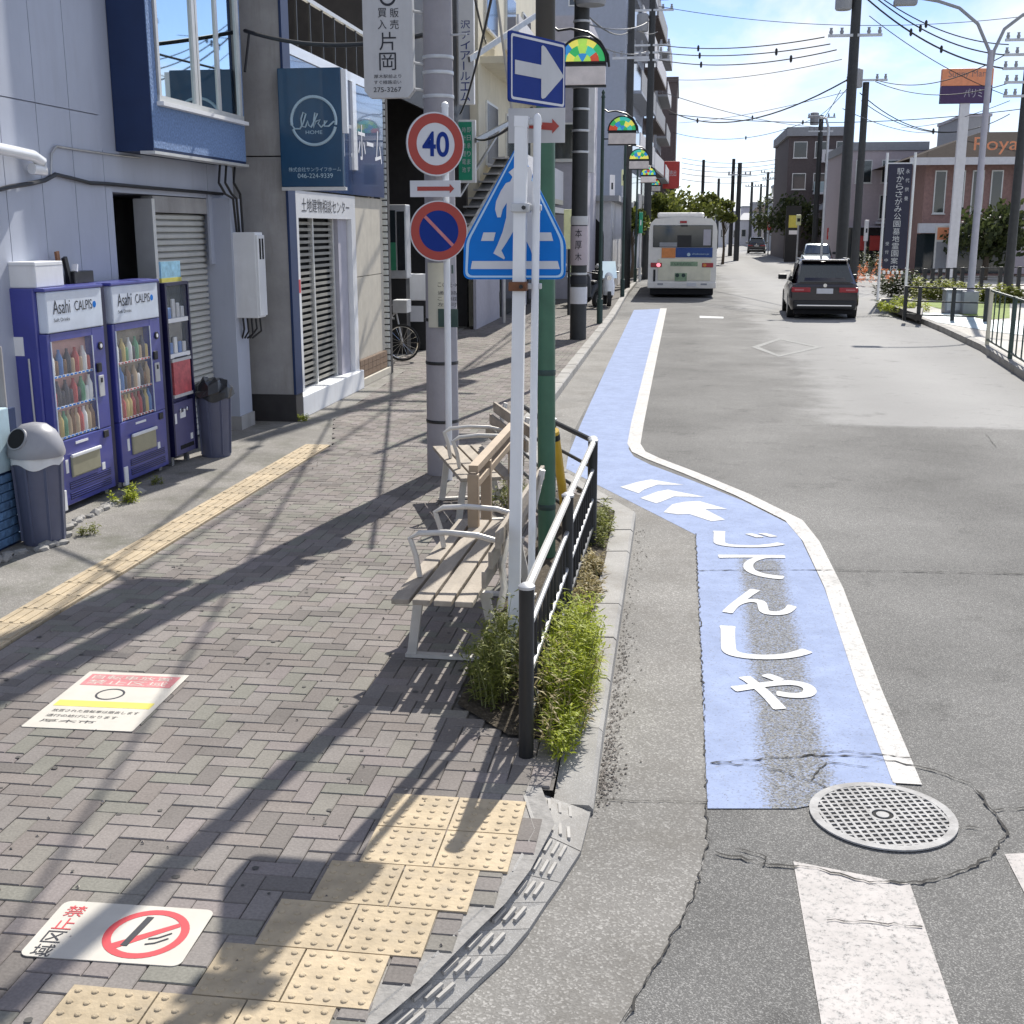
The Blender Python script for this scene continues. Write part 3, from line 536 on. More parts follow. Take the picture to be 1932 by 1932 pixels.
# bay with window
Bb('bay', 'navy_wall', XW-.02, -4.875, 11.05, 13.51, 2.99, 9)
Bb('bay_front', 'blue_stucco', -4.875, -4.868, 11.06, 13.50, 3.02, 3.44); Bb('bay_front', 'blue_stucco', -4.875, -4.868, 11.06, 11.20, 3.44, 8.9); Bb('bay_front', 'blue_stucco', -4.875, -4.868, 13.44, 13.50, 3.44, 8.9)
Bb('drip_edge', 'alu_frame', -5.0, -4.855, 11.04, 13.55, 2.965, 2.992)
wn = Bb('window', 'alu_frame', -4.90, -4.845, 11.20, 13.44, 3.44, 3.50)
Bb('sill', 'white', -4.91, -4.80, 11.18, 13.46, 3.405, 3.442, wn)
for y0, y1 in ((11.22, 11.27), (12.10, 12.17), (12.19, 12.24), (12.72, 12.79), (13.36, 13.42)): Bb('mullion', 'alu_frame', -4.90, -4.85, y0, y1, 3.50, 5.9, wn)
for y0, y1, x in ((11.27, 12.10, -4.872), (12.24, 12.72, -4.866), (12.79, 13.36, -4.872)): Bb('pane', 'mirror_glass', x-.01, x, y0, y1, 3.50, 5.9, wn)
# drain pipe, cables on the wall
q = MB(); q.tube([PX(-30, 275, -5.12), PX(30, 287, -5.12), PX(62, 294, -5.12), PX(78, 305, -5.12), PX(82, 322, -5.12), PX(60, 318, -5.15)], .045, 12); tag(q.build('drain_pipe', 'white_gloss', smooth=True), 'short white elbow drain pipe on grey panelled wall', 'pipe')
def cable(name, label, pts, r=.012, mat='black', sag=0): 
    P = []
    for a, c_ in zip(pts, pts[1:]):
        for k in range(8): P.append(Vector(a).lerp(Vector(c_), k/8)-Vector((0, 0, sag*4*(k/8)*(1-k/8))))
    P.append(Vector(pts[-1])); o = MB().tube(P, r, 6).build(name, mat, smooth=True); return tag(o, label, 'cable')
cable('wall_cable', 'thick black cable sagging along grey panelled wall above vending machines', [PX(x, y, XW+.03) for x, y in ((-20, 362), (20, 352), (60, 346), (85, 340), (105, 329), (135, 336), (170, 345), (205, 347), (290, 355), (420, 366))], .018)
cable('wall_cable', 'thin grey conduit with kink on grey wall under blue bay', [PX(x, y, XW+.02) for x, y in ((96, 330), (97, 290), (106, 276), (150, 283), (220, 293), (265, 298))], .010, 'grey_metal')
for k, (dx, lb) in enumerate(((0, 'leftmost loop of black cables hanging under blue bay corner'), (12, 'middle loop of black cables hanging under blue bay corner'), (28, 'rightmost black cable run dropping to white meter box'))):
    cable('cable_loop', lb, [PX(415+dx, 310, -4.99), PX(413+dx, 345, -4.97), PX(425+dx, 366, -4.97), PX(440+dx*.5, 375, -4.97), PX(447+dx*.4, 440, -4.99)], .014)
mbx = thing('wall_cabinet', 'white wall-mounted utility cabinet with two dark slots beside shutter', 'cabinet', (-4.9, 13.5, 1.27))
MB().bbox(-5.04, -4.76, 13.36, 13.62, 1.29, 2.25, .012).build('body', 'white_metal', mbx, world=True)
MB().bbox(-4.76, -4.735, 13.37, 13.61, 1.31, 2.22, .008).build('front_cover', 'white_gloss', mbx, world=True)
for y in (13.44, 13.53): MB().bbox(-4.736, -4.728, y-.022, y+.022, 1.95, 2.18, .003).build('slot', 'dark_hole', mbx, world=True)
q = MB()
for k in range(5): q.tube([(-4.98+k*.04, 13.45+.03*k, 1.3), (-4.97+k*.04, 13.45+.03*k, 1.16-.03*(k%3)), (-5.02+k*.03, 13.5, 1.05)], .012, 6)
stuff(q.build('hose', 'black', mbx, world=True))
# ------------------------------------------------------------------ blue brick wall at the far left
bw = thing('painted_brick_wall', 'blue painted low brick wall at the left edge beside bin', 'wall', (-4.8, 8, 0))
MB().box(-5.21, -4.842, 5.5, 8.235, 0, 1.0).build('core', 'navy_wall', bw, world=True)
M('blue_brick', (.10, .20, .36), .7, var=.4, scale=18, bump=.4, dirt=.5, dirtcol=(.03, .04, .07)); M('pale_blue', (.42, .56, .62), .7, var=.12, dirt=.35, dirtcol=(.3, .34, .36))
for r in range(8):
    for k in range(13):
        y1 = 8.235-k*.212-(r % 2)*.106
        MB().bbox(-4.845, -4.822, y1-.205, y1, .02+r*.066, .02+r*.066+.059, .006).build('brick', 'blue_brick', bw, world=True)
    for k in range(2): MB().bbox(-5.2+k*.18, -5.02+k*.18-.008, 8.232, 8.25, .02+r*.066, .02+r*.066+.059, .006).build('brick', 'blue_brick', bw, world=True)
MB().bbox(-5.0, -4.815, 6.2, 8.10, .56, 1.02, .01).build('panel', 'pale_blue', bw, world=True)
MB().tube([(-4.90, 8.17, 0), (-4.90, 8.17, 1.45)], .035, 10).build('post', 'grey_render', bw, True, world=True)
pp = thing('wall_post', 'pale grey pipe post rising at the left edge behind bin', 'post', (-5.06, 8.36, 0)); MB().tube([(0, 0, 0), (0, 0, 1.9)], .05, 12).build('shaft', 'white_metal', pp, True); MB().lathe([(.075, 1.85), (.085, 2.1), (.075, 2.35), (.06, 2.4)], n=16).build('cap', 'grey_metal', pp, True)
# rubble edge along wall foot
rs = []
for k in range(46):
    y = 6.5+k*.075+random.uniform(-.03, .03); x = -4.66-.05*(y-6.5)/3+random.uniform(-.06, .03)
    if 7.9 < y < 8.35: x += .16
    bm = bmesh.new(); bmesh.ops.create_icosphere(bm, subdivisions=1, radius=random.uniform(.025, .065))
    for v in bm.verts: v.co = Vector((v.co.x*random.uniform(.7, 1.4), v.co.y*random.uniform(.8, 1.7), v.co.z*random.uniform(.4, .8)))
    me = bpy.data.meshes.new('rubble'); bm.to_mesh(me); bm.free(); me.materials.append(MATS['kerb_stone']); o = bpy.data.objects.new('rubble_stone', me); COL.objects.link(o); o.location = (x, y, .012); tag(o, 'grey rubble stone in the broken edging under wall and vending machines', 'stone', 'broken edging stones below the vending machines')
# ------------------------------------------------------------------ vending machines
M('vm_purple', (.05, .058, .29), .35, var=.12, scale=3, coat=.3, dirt=.2, dirtcol=(.2, .18, .32)); M('vm_dark', (.008, .008, .05), .4, var=.1); M('vm_header', (.60, .66, .76), .25, var=.06, coat=.4); M('vm_back', (.30, .25, .18), .6, var=.25, scale=9)
M('flap', (.34, .33, .24), .3, metal=.3, var=.1); M('vm_pink', (.62, .35, .30), .6, var=.1)
cans = [M('can_brown', (.22, .12, .06), .3, metal=.3), M('can_tan', (.45, .33, .2), .35), M('can_dark', (.06, .05, .06), .3), M('can_white', (.7, .7, .68), .4), M('can_green', (.12, .3, .16), .4), M('can_blue', (.08, .18, .42), .35), M('can_red', (.45, .07, .06), .4), M('can_gold', (.55, .42, .15), .35)]
M('clear_glass', (.9, .95, 1), .03, var=0, alpha=.05, spec=.6)
can_me = []
for i, mt in enumerate(cans):
    for bottle in (0, 1):
        mb = MB(); mb.lathe([(.022, 0), (.026, .01), (.026, .105), (.02, .12)], n=10) if not bottle else mb.lathe([(.026, 0), (.03, .02), (.03, .13), (.012, .18), (.012, .205)], n=10)
        o = mb.build('can', mt, smooth=True); can_me.append(o.data); bpy.data.objects.remove(o)
def vending(loc, rz, label, warm):
    W_, D_, H_ = 1.0, .30, 1.83; t = thing('vending_machine', label, 'vending machine', loc, rz, None)     # local: front at x=0 facing +x, y along
    def b(nm, mat, x0, x1, y0, y1, z0, z1, par=None, r=0): mb = MB(); (mb.bbox(x0, x1, y0, y1, z0, z1, r) if r else mb.box(x0, x1, y0, y1, z0, z1)); return mb.build(nm, mat, par or t)
    b('cabinet', 'vm_purple', -D_, -.075, 0, W_, .06, H_, r=.015)
    b('door_panel', 'vm_purple', -.075, 0, .012, W_-.09, .06, .60, r=.008); b('door_panel', 'vm_purple', -.075, 0, .70, W_-.09, .604, 1.47, r=.008); b('door_panel', 'vm_purple', -.075, -.004, .012, .06, .604, 1.47, r=.006); b('door_panel', 'vm_purple', -.075, -.002, .06, .70, 1.41, 1.47)
    b('hinge_strip', 'vm_dark', -.075, -.02, W_-.088, W_-.002, .06, H_-.02)
    b('header_panel', 'vm_header', -.075, .006, .03, W_-.10, 1.475, 1.80, r=.01); b('cornice', 'vm_purple', -.075, .02, .0, W_-.09, 1.802, H_, r=.008)
    for y in (.05, W_-.14): b('foot', 'grey_metal', -.14, -.08, y, y+.06, 0, .06); b('foot', 'grey_metal', -.29, -.23, y, y+.06, 0, .06)
    text('Asahi', 'ink', t, (.0065, .12, 1.62), Y3, Z3, .26, .11); text('CALPIS', 'ink', t, (.0065, .45, 1.63), Y3, Z3, .28, .08); text('Soft Drinks', 'ink', t, (.0065, .12, 1.56), Y3, Z3, .24, .028)
    MB().prism(circ(.77, 1.665, .028, 16), (.0075, 0, 0), Y3, Z3, .002).build('logo_dot', 'sign_blue', t)
    bk = b('display_back', 'vm_pink' if warm else 'vm_back', -.074, -.068, .06, .70, .61, 1.41)
    for z in (.61, .86, 1.11): b('shelf', 'white', -.068, -.012, .06, .70, z, z+.018)
    i = 0
    for z in (.628, .878, 1.128):
        for k in range(10):
            o = bpy.data.objects.new('drink_can', can_me[random.choice((0, 0, 1, 1, 2, 2, 3, 3, 7, 7, 5, 6, 4))*2+(1 if z < .7 else (k+int(z*10)) % 2)]); COL.objects.link(o); o.parent = t; o.location = (-.036, .09+k*.0625, z); i += 1
    for z in (.61, .86, 1.11): q = MB(); [q.box(-.012, -.006, .085+k*.0625, .085+k*.0625+.03, z+.003, z+.015) for k in range(10)]; stuff(q.build('price_tag', random.choice(('sign_blue', 'can_red', 'ink')), t))
    b('display_glass', 'clear_glass', -.006, -.003, .06, .70, .61, 1.41)
    b('frame_trim', 'vm_header', -.004, .003, .055, .065, .61, 1.41); b('frame_trim', 'vm_header', -.004, .003, .695, .705, .61, 1.41)
    cp = b('coin_panel', 'sign_grey', 0, .012, .745, .83, .88, 1.06, r=.004); b('coin_slot', 'black', .012, .016, .77, .80, 1.0, 1.04, cp); b('bill_slot', 'black', 0, .02, .73, .80, 1.09, 1.17, r=.01); MB().prism(circ(.82, 1.31, .035, 18), (.012, 0, 0), Y3, Z3, .012).build('card_reader', 'black', t); MB().prism(circ(.82, 1.31, .018, 14), (.015, 0, 0), Y3, Z3, .004).build('lamp_dot', 'white', t)
    fl = b('retrieval_flap', 'flap', -.01, .018, .20, .66, .28, .46, r=.012); b('flap_lip', 'white_metal', .01, .03, .19, .67, .445, .475, r=.008); b('return_tray', 'black', 0, .012, .76, .84, .52, .58, r=.004); b('small_label', 'white', 0, .004, .12, .16, .33, .44); b('small_label', 'white', 0, .004, .70, .75, .25, .31); b('small_label', 'white', 0, .004, .30, .50, .545, .565)
    for z in (.10, .185):
        b('vent_recess', 'vm_dark', -.004, .002, .16, .84, z, z+.06)
        for k in range(3): b('vent_slat', 'vm_purple', .002, .008, .16, .84, z+.012+k*.018, z+.018+k*.018)
    b('side_label', 'white', -.28, -.20, -.004, .001, 1.30, 1.45) if warm else None
    q = MB().tube([(-.16, -.012, 1.28), (-.158, -.012, .9), (-.15, -.012, .12)], .008, 6).build('power_cord', 'sign_grey', t) if warm else None
    b('leg_guard', 'white', -.02, .012, .02, .085, .03, .2, r=.006)
    return t
RZV = R(-2.2)
vending((-4.94, 8.95, 0), RZV, 'purple vending machine with pink-backed drinks, nearer of the two wide machines', True)
vending((-4.895, 9.99, 0), RZV, 'purple vending machine with brown-backed drinks, farther of the two wide machines', False)
# slim machine
t = thing('slim_vending_machine', 'narrow grey display vending machine with red poster right of purple machines', 'vending machine', (-4.86, 11.05, 0), RZV)
def b(nm, mat, x0, x1, y0, y1, z0, z1, par=None, r=0): mb = MB(); (mb.bbox(x0, x1, y0, y1, z0, z1, r) if r else mb.box(x0, x1, y0, y1, z0, z1)); return mb.build(nm, mat, par or t)
M('slim_grey', (.10, .095, .20), .4, var=.1); M('poster_blue', (.25, .48, .62), .5, var=.3, scale=14); M('poster_red', (.50, .10, .11), .5, var=.3, scale=16)
b('cabinet', 'slim_grey', -.34, -.06, 0, .5, .10, 1.78, r=.01); b('base_panel', 'slim_grey', -.06, 0, .02, .48, .10, .62, r=.006)
for y in (.05, .40): b('foot', 'grey_metal', -.1, -.06, y, y+.05, 0, .1); b('foot', 'grey_metal', -.32, -.28, y, y+.05, 0, .1)
for z0, z1 in ((1.42, 1.77), (1.08, 1.40)): b('display_case', 'glass_dark', -.058, -.03, .03, .47, z0, z1); b('display_shelf', 'white', -.03, .004, .02, .48, z0-.02, z0+.02); [b('item', random.choice(('can_white', 'can_tan', 'can_blue', 'sign_grey')), -.03, -.008, .07+k*.095, .14+k*.095, z0+.02, z0+random.uniform(.12, .22), r=.01) for k in range(4)]
b('poster', 'poster_red', -.06, .006, .08, .46, .70, 1.02); b('poster_frame', 'sign_grey', -.06, .010, .06, .48, 1.02, 1.05); b('poster_frame', 'sign_grey', -.06, .010, .06, .48, .67, .70)
[b('side_frame', 'vm_dark', -.06, .014, y_, y_+.03, .10, 1.78) for y_ in (-.012, .482)]; b('top_rail', 'vm_dark', -.06, .016, .018, .482, 1.755, 1.785); b('case_glass', 'clear_glass', -.002, .001, .03, .47, 1.1, 1.75); b('picker_arm', 'ink', -.02, .01, .12, .40, 1.055, 1.065); b('knob', 'chrome', 0, .02, .15, .22, .52, .56, r=.008); b('knob', 'chrome', 0, .02, .3, .34, .52, .56, r=.008); b('vent_recess', 'dark_hole', 0, .004, .14, .44, .15, .19); b('small_label', 'white', 0, .004, .05, .09, .42, .52); b('small_label', 'white', 0, .004, .17, .29, .46, .54); b('small_label', 'white', 0, .004, .38, .43, .22, .28)
tb = thing('topper_card', 'small blue and yellow advert card on top of narrow display machine', 'advert card', (-4.9, 11.1, 1.78), RZV)
MB().box(-.02, 0, 0, .42, .045, .20).build('picture', 'poster_blue', tb); MB().box(-.022, .003, -.005, .43, 0, .045).build('base_strip', 'yellow_ink', tb)
# things on top of the first machine
o = thing('white_carton', 'white box lying on top of the nearest vending machine', 'box', (-5.1, 9.0, 1.832)); MB().bbox(-.13, .10, -.02, .42, 0, .20, .008).build('body', 'white_metal', o); MB().box(-.132, .102, -.024, .424, .17, .172).build('lid_seam', 'grey_metal', o)
o = thing('wall_bracket', 'dark rusty bracket lying on top of vending machines against wall', 'bracket', (-5.13, 9.72, 1.832)); MB().bbox(-.05, .04, .06, .40, 0, .10, .006).build('bar', 'black_metal', o); MB().bar((0, .05, 0), (0, -.02, .22), .03, .05).build('upright', 'black_metal', o); MB().bar((-.02, -.06, 0), (-.02, -.1, .27), .02, .05).build('upright', 'rust', o); MB().bar((.02, .1, .1), (.02, .12, .16), .05, .02).build('clip', 'white', o)
# ------------------------------------------------------------------ bins
M('bin_grey', (.11, .12, .18), .45, var=.08); M('bin_lid', (.30, .30, .32), .4, var=.08, dirt=.3); M('bag', (.72, .72, .72), .35, var=.1); M('bag_dark', (.03, .032, .035), .3, var=.2)
def binthing(loc, label, lid, bag, domed):
    t = thing('litter_bin', label, 'bin', loc); MB().lathe([(.145, 0), (.15, .02), (.175, .62), (.18, .64)], n=28).build('body', 'bin_grey', t, True)
    for k in range(8):
        a = k*math.pi/4; MB().bar((.152*math.cos(a), .152*math.sin(a), .03), (.176*math.cos(a), .176*math.sin(a), .6), .02, .012).build('rib', 'bin_grey', t)
    if domed:
        MB().lathe([(.20, .66), (.205, .69), (.19, .76), (.15, .84), (.09, .89), (.02, .905)], n=28).build('dome_lid', lid, t, True)
        q = MB(); d = Vector((-.25, -.85, .45)).normalized(); c_ = Vector((-.045, -.125, .79)); q.tube([c_-d*.04, c_+d*.040], .085, 20); q.build('hole_collar', lid, t, True); q = MB(); q.tube([c_+d*.03, c_+d*.043], .074, 20); q.build('hole', 'dark_hole', t)
    else:
        q = MB(); q.lathe([(.2, .64), (.19, .70), (.15, .76), (.09, .80)], n=14)
        for v in q.v: v += Vector((random.uniform(-.03, .03), random.uniform(-.03, .03), random.uniform(-.03, .03)))
        q.build('bag_bulge', lid, t)
    q = MB(); n = 56; rr = [.187+.004*math.sin(k*.9) for k in range(n)]; lo = [.60+.016*math.sin(k*.52)+.012*math.sin(k*.21+1) for k in range(n)]
    q.add([(r_*math.cos(2*math.pi*k/n), r_*math.sin(2*math.pi*k/n), z) for z_, r_s in ((0, rr), (1, rr)) for k, r_ in enumerate(r_s) for z in [lo[k] if z_ == 0 else .672]], [(k, (k+1) % n, n+(k+1) % n, n+k) for k in range(n)]).build('bag_rim', bag, t, True)
binthing((-4.655, 8.15, 0), 'grey dome-lidded litter bin beside the nearest vending machine', 'bin_lid', 'bag', True)
binthing((-4.70, 11.72, 0), 'grey bin topped with black bag right of the narrow display machine', 'bag_dark', 'bag_dark', False)
# ------------------------------------------------------------------ house-agent shop
M('grille_slat', (.27, .26, .225), .6, var=.15)
M('lh_teal', (.006, .055, .125), .3, var=.1, coat=.3); M('fascia_blue', (.045, .085, .19), .12, var=.2, scale=2, coat=.8, spec=.7); M('pale_ring', (.42, .56, .64), .4)
Cc = thing('estate_agent_shop', 'estate agent shop with white door frame, dark shutter grille and blue fascia', 'building', (-4.65, 14, 0))
def Cb(name, mat, x0, x1, y0, y1, z0, z1, par=None, bev=0):
    mb = MB(); (mb.bbox(x0, x1, y0, y1, z0, z1, bev) if bev else mb.box(x0, x1, y0, y1, z0, z1)); return mb.build(name, mat, par or Cc, world=True)
Cb('side_wall', 'grey_render', -9, -4.585, 14.0, 14.25, .33, 3.10); Cb('side_wall', 'grey_render', -9, -4.586, 14.0, 14.25, 3.115, 9); Cb('plinth', 'dark_base', -9, -4.56, 13.985, 14.26, 0, .33)
Cb('corner_strip', 'navy_wall', -4.585, -4.555, 13.99, 14.26, .33, 9)
Cb('front_wall', 'cream', -9, -4.87, 14.25, 19.0, 0, 4.4); Cb('pier', 'beige_wall', -4.87, -4.66, 17.26, 18.95, .4, 1.6); Cb('pier', 'beige_wall', -4.868, -4.658, 17.26, 18.95, 1.61, 2.74); Cb('pier_plinth', 'brown_tile', -4.87, -4.64, 17.25, 18.96, .12, .395)
for k in range(7):
    for r in range(3): Cb('tile', 'brown_tile', -4.645, -4.628, 17.27+k*.242, 17.27+k*.242+.232, .13+r*.088, .13+r*.088+.08)
df = Cb('door_frame', 'white_gloss', -4.87, -4.63, 14.45, 14.58, .27, 2.74); Cb('door_frame', 'white_gloss', -4.87, -4.632, 17.02, 17.24, .27, 2.74)
hd = Cb('door_header', 'white_gloss', -4.87, -4.631, 14.581, 17.019, 2.42, 2.741); text('土地建物相談センター', 'ink', hd, (-4.630, 14.72, 2.49), Y3, Z3, 2.2, .17, world=True)
Cb('opening_back', 'dark_hole', -4.868, -4.84, 14.58, 17.02, .27, 2.42)
for y0, y1 in ((14.60, 15.52), (15.58, 16.45)):
    for k in range(27): Cb('grille_slat', 'grille_slat', -4.80, -4.77, y0, y1, .31+k*.078, .31+k*.078+.038)
Cb('grille_post', 'alu_frame', -4.81, -4.75, 15.525, 15.575, .27, 2.42); Cb('grille_post', 'alu_frame', -4.81, -4.75, 16.46, 16.52, .27, 2.42); Cb('side_panel', 'lav_wall', -4.83, -4.70, 16.55, 17.0, .27, 2.42)
Cb('red_sticker', 'red_ink', -4.629, -4.627, 14.46, 14.56, 1.52, 1.68)
Cb('step', 'white_metal', -5.0, -4.56, 14.27, 17.22, 0, .27, bev=.012); Cb('step', 'beige_wall', -5.0, -4.60, 17.225, 19.1, 0, .115, bev=.01)
fs = Cb('fascia', 'fascia_blue', -4.868, -4.62, 14.3, 18.98, 2.76, 4.28); Cb('fascia_top_trim', 'white_gloss', -4.87, -4.60, 14.27, 19.0, 4.282, 4.40); Cb('fascia_end_trim', 'white_gloss', -4.63, -4.585, 17.1, 17.3, 3.1, 4.28)
text('サンライフホーム', 'white', fs, (-4.618, 15.0, 3.25), Y3, Z3, 3.85, .5, world=True)
Cb('upper_wall', 'beige_wall', -9, -6.3, 14.25, 19.0, 4.4, 9.5); Cb('upper_column', 'cream', -6.3, -6.2, 16.3, 16.6, 4.4, 9)
rl = MB().bar((-4.68, 14.3, 5.05), (-4.68, 19.0, 5.05), .05, .05).build('roof_railing', 'alu_frame', Cc, world=True)
for k in range(9): MB().bar((-4.68, 14.4+k*.55, 4.4), (-4.68, 14.4+k*.55, 5.03), .025, .025).build('baluster', 'black_metal', rl, world=True)
MB().bar((-4.7, 14.35, 4.4), (-4.7, 14.35, 9), .09, .09).build('corner_pole', 'alu_frame', Cc, world=True)
ps = thing('projecting_sign', 'dark teal projecting shop sign with pale ring logo and script name', 'sign', (-4.23, 14.0, 2.75))
MB().bbox(-4.60, -3.86, 13.90, 13.985, 2.76, 4.06, .01).build('panel', 'lh_teal', ps, world=True); MB().box(-4.60, -3.84, 13.905, 13.98, 2.72, 2.757).build('bottom_trim', 'alu_frame', ps, world=True); MB().box(-3.858, -3.80, 13.91, 13.98, 3.35, 4.04).build('edge_light', 'white_gloss', ps, world=True)
SY = 13.897; lc = PY(592, 228, SY); lr = (PY(634, 228, SY)-PY(550, 228, SY)).length/2
q = MB(); 
for a0, a1 in ((R(-10), R(190)), (R(200), R(345))):
    q.tube([(lc.x+lr*math.cos(a0+(a1-a0)*k/24), SY-.004, lc.z+lr*math.sin(a0+(a1-a0)*k/24)) for k in range(25)], .017, 6)
q.build('logo_ring', 'pale_ring', ps, True, world=True)
like = [(550, 235), (556, 243), (566, 243), (572, 232), (577, 215), (572, 212), (568, 224), (569, 238), (576, 240), (581, 228), (582, 236), (587, 240), (593, 228), (599, 214), (594, 213), (592, 226), (592, 241), (596, 229), (604, 226), (600, 233), (606, 240), (613, 233), (617, 228), (612, 228), (612, 238), (620, 238), (630, 229), (634, 232)]
MB().tube([PY(x, y, SY-.006) for x, y in like], .0095, 6).build('script_name', 'pale_ring', ps, True, world=True)
def ptext(s, mat, par, x0, x1, y0, y1, Y): a, c_ = PY(x0, y1, Y), PY(x1, y0, Y); text(s, mat, par, a, X3, Z3, c_.x-a.x, c_.z-a.z, world=True)
ptext('HOME', 'pale_ring', ps, 577, 608, 246, 253, SY); ptext('株式会社サンライフホーム', 'pale_ring', ps, 545, 643, 315, 324, SY); ptext('046-224-9339', 'pale_ring', ps, 562, 628, 327, 336, SY)
# dotted white tile column
dc = thing('tile_column', 'thin column of small white tiles right of the estate agent front', 'column', (-4.62, 19.15, 0)); MB().box(-4.72, -4.60, 19.08, 19.22, 0, 4.3).build('core', 'dark_base', dc, world=True); M('tile_white', (.62, .64, .62), .3, var=.15, scale=30)
tm = MB().bbox(-.055, .055, -.01, .012, -.04, .04, .012).build('tile', 'tile_white'); tmd = tm.data; bpy.data.objects.remove(tm)
for k in range(44): o = bpy.data.objects.new('tile', tmd); COL.objects.link(o); o.parent = dc; o.location = (-.04, -.075, .06+k*.097)
# ------------------------------------------------------------------ dark garage shop with clutter
Dd = thing('dark_garage_shop', 'dark open-fronted workshop left of the concrete utility pole', 'building', (-4.8, 22, 0))
def Db(name, mat, x0, x1, y0, y1, z0, z1): return MB().box(x0, x1, y0, y1, z0, z1).build(name, mat, Dd, world=True)
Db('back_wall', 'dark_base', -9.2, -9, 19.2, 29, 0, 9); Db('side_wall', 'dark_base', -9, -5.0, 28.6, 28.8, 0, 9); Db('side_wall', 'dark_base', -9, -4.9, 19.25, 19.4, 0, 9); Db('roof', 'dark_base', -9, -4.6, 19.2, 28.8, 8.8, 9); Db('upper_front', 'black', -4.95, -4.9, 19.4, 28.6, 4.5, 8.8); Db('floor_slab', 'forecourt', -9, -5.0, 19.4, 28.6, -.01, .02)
sc2 = thing('glass_showcase', 'glass showcase with green lower panel inside dark workshop', 'showcase', (-5.15, 22, 0)); MB().bbox(-5.36, -4.95, 21.95, 22.3, 1.40, 2.72, .02).build('frame', 'zinc', sc2, world=True); MB().box(-5.33, -5.15, 21.94, 21.951, 1.7, 2.62).build('glass', 'glass_dark', sc2, world=True); M('case_green', (.04, .22, .12), .3); MB().box(-5.33, -5.15, 21.93, 21.94, 1.55, 2.05).build('green_panel', 'case_green', sc2, world=True); MB().box(-5.12, -4.98, 21.93, 21.951, 1.55, 2.6).build('glass', 'mirror_glass', sc2, world=True); MB().box(-5.33, -4.98, 21.97, 22.28, 0, 1.4).build('stand', 'black', sc2, world=True)
cb2 = thing('white_cabinet', 'small white cabinet stacked on dark crate beside bicycle', 'cabinet', (-5.0, 23, 0)); MB().bbox(-5.2, -4.80, 22.9, 23.3, .95, 1.45, .02).build('body', 'white_metal', cb2, world=True); MB().bbox(-5.2, -4.8, 22.92, 23.28, 0, .94, .02).build('crate', 'black', cb2, world=True); MB().box(-5.14, -4.86, 22.89, 22.9, .55, .85).build('paper', 'sign_white', cb2, world=True)
for k in range(4): MB().bar((-5.45, 22.6, .5+k*.22), (-5.2, 22.6, .5+k*.22), .04, .03).build('rack_shelf', 'zinc', cb2, world=True)
# bicycle
bc = thing('bicycle', 'parked bicycle in front of dark workshop left of utility pole', 'bicycle', (-4.78, 20.9, 0))
def wheel(cx, cy, cz, r, par):
    w = MB(); w.tube([(cx+r*math.cos(2*math.pi*k/28), cy, cz+r*math.sin(2*math.pi*k/28)) for k in range(29)], .018, 6); w = w.build('tyre', 'rubber', par, True, world=True)
    q = MB(); q.tube([(cx+(r-.025)*math.cos(2*math.pi*k/28), cy, cz+(r-.025)*math.sin(2*math.pi*k/28)) for k in range(29)], .012, 6); q.build('rim', 'chrome', w, True, world=True)
    q = MB()
    for k in range(16): a = 2*math.pi*k/16; q.tube([(cx, cy, cz), (cx+(r-.03)*math.cos(a), cy, cz+(r-.03)*math.sin(a))], .004, 4)
    stuff(q.build('spoke', 'chrome', w, world=True))
wheel(-4.83, 20.9, .33, .31, bc); wheel(-5.95, 21.0, .33, .31, bc)
q = MB()
for a, c_ in (((-4.83, .33), (-4.95, .95)), ((-4.95, .85), (-5.5, .35)), ((-5.5, .35), (-5.68, .85)), ((-4.97, .75), (-5.65, .75)), ((-5.95, .33), (-5.66, .72)), ((-5.95, .33), (-5.5, .35))): q.tube([(a[0], 20.93, a[1]), (c_[0], 20.93, c_[1])], .017, 8)
q.build('frame', 'sign_grey', bc, True, world=True); MB().bbox(-5.8, -5.58, 20.85, 21.0, .86, .92, .02).build('saddle', 'black', bc, world=True); MB().tube([(-5.0, 20.65, .98), (-4.95, 20.93, 1.0), (-5.0, 21.2, .98)], .014, 6).build('handlebar', 'chrome', bc, True, world=True)
MB().box(-4.95, -4.7, 20.75, 21.1, .86, 1.08).build('basket', 'zinc', bc, world=True)
# ================================================================== utility pole with road signs
up = thing('utility_pole', 'thick grey concrete utility pole beside the far bench', 'pole', (-2.19, 11.12, 0))
MB().tube([(0, 0, 0), (0, 0, 4.3), (0, 0, 11)], [.155, .13, .10], 28).build('shaft', 'concrete_pole', up, True)
for z in (.5, 1.05, 1.45, 2.6, 3.42, 3.62, 3.75): q = MB(); q.lathe([(.155-.0058*z+.004, z), (.155-.0058*z+.006, z+.008), (.155-.0058*z+.006, z+.022), (.155-.0058*z+.004, z+.03)], n=28); q.build('steel_band', 'zinc' if z > 1.5 else 'black_metal', up, True)
for k, z in enumerate((3.95, 4.35, 4.75, 5.15)): MB().tube([((-1)**k*.13, -.03, z), ((-1)**k*.27, -.05, z)], .01, 6).build('step_bolt', 'zinc', up)
IP = thing('direction_plate', 'cream plate with small arrow and lettering strapped to the utility pole', 'sign', (-2.1, 10.95, 1.39)); pl = MB(); N_ = 10
M('plate_cream', (.52, .50, .40), .55, var=.06, dirt=.2)
pl.add([(-2.19+.168*math.sin(a), 11.12-.168*math.cos(a), z) for z in (1.40, 1.985) for a in [R(-34+68*k/N_) for k in range(N_+1)]], [(k, k+1, N_+2+k, N_+1+k) for k in range(N_)])
pl.build('plate', 'plate_cream', IP, True, world=True)
def on_pole(s, mat, a0, a1, z0, z1, rr_=.171):      # flat print bent round the pole
    pass
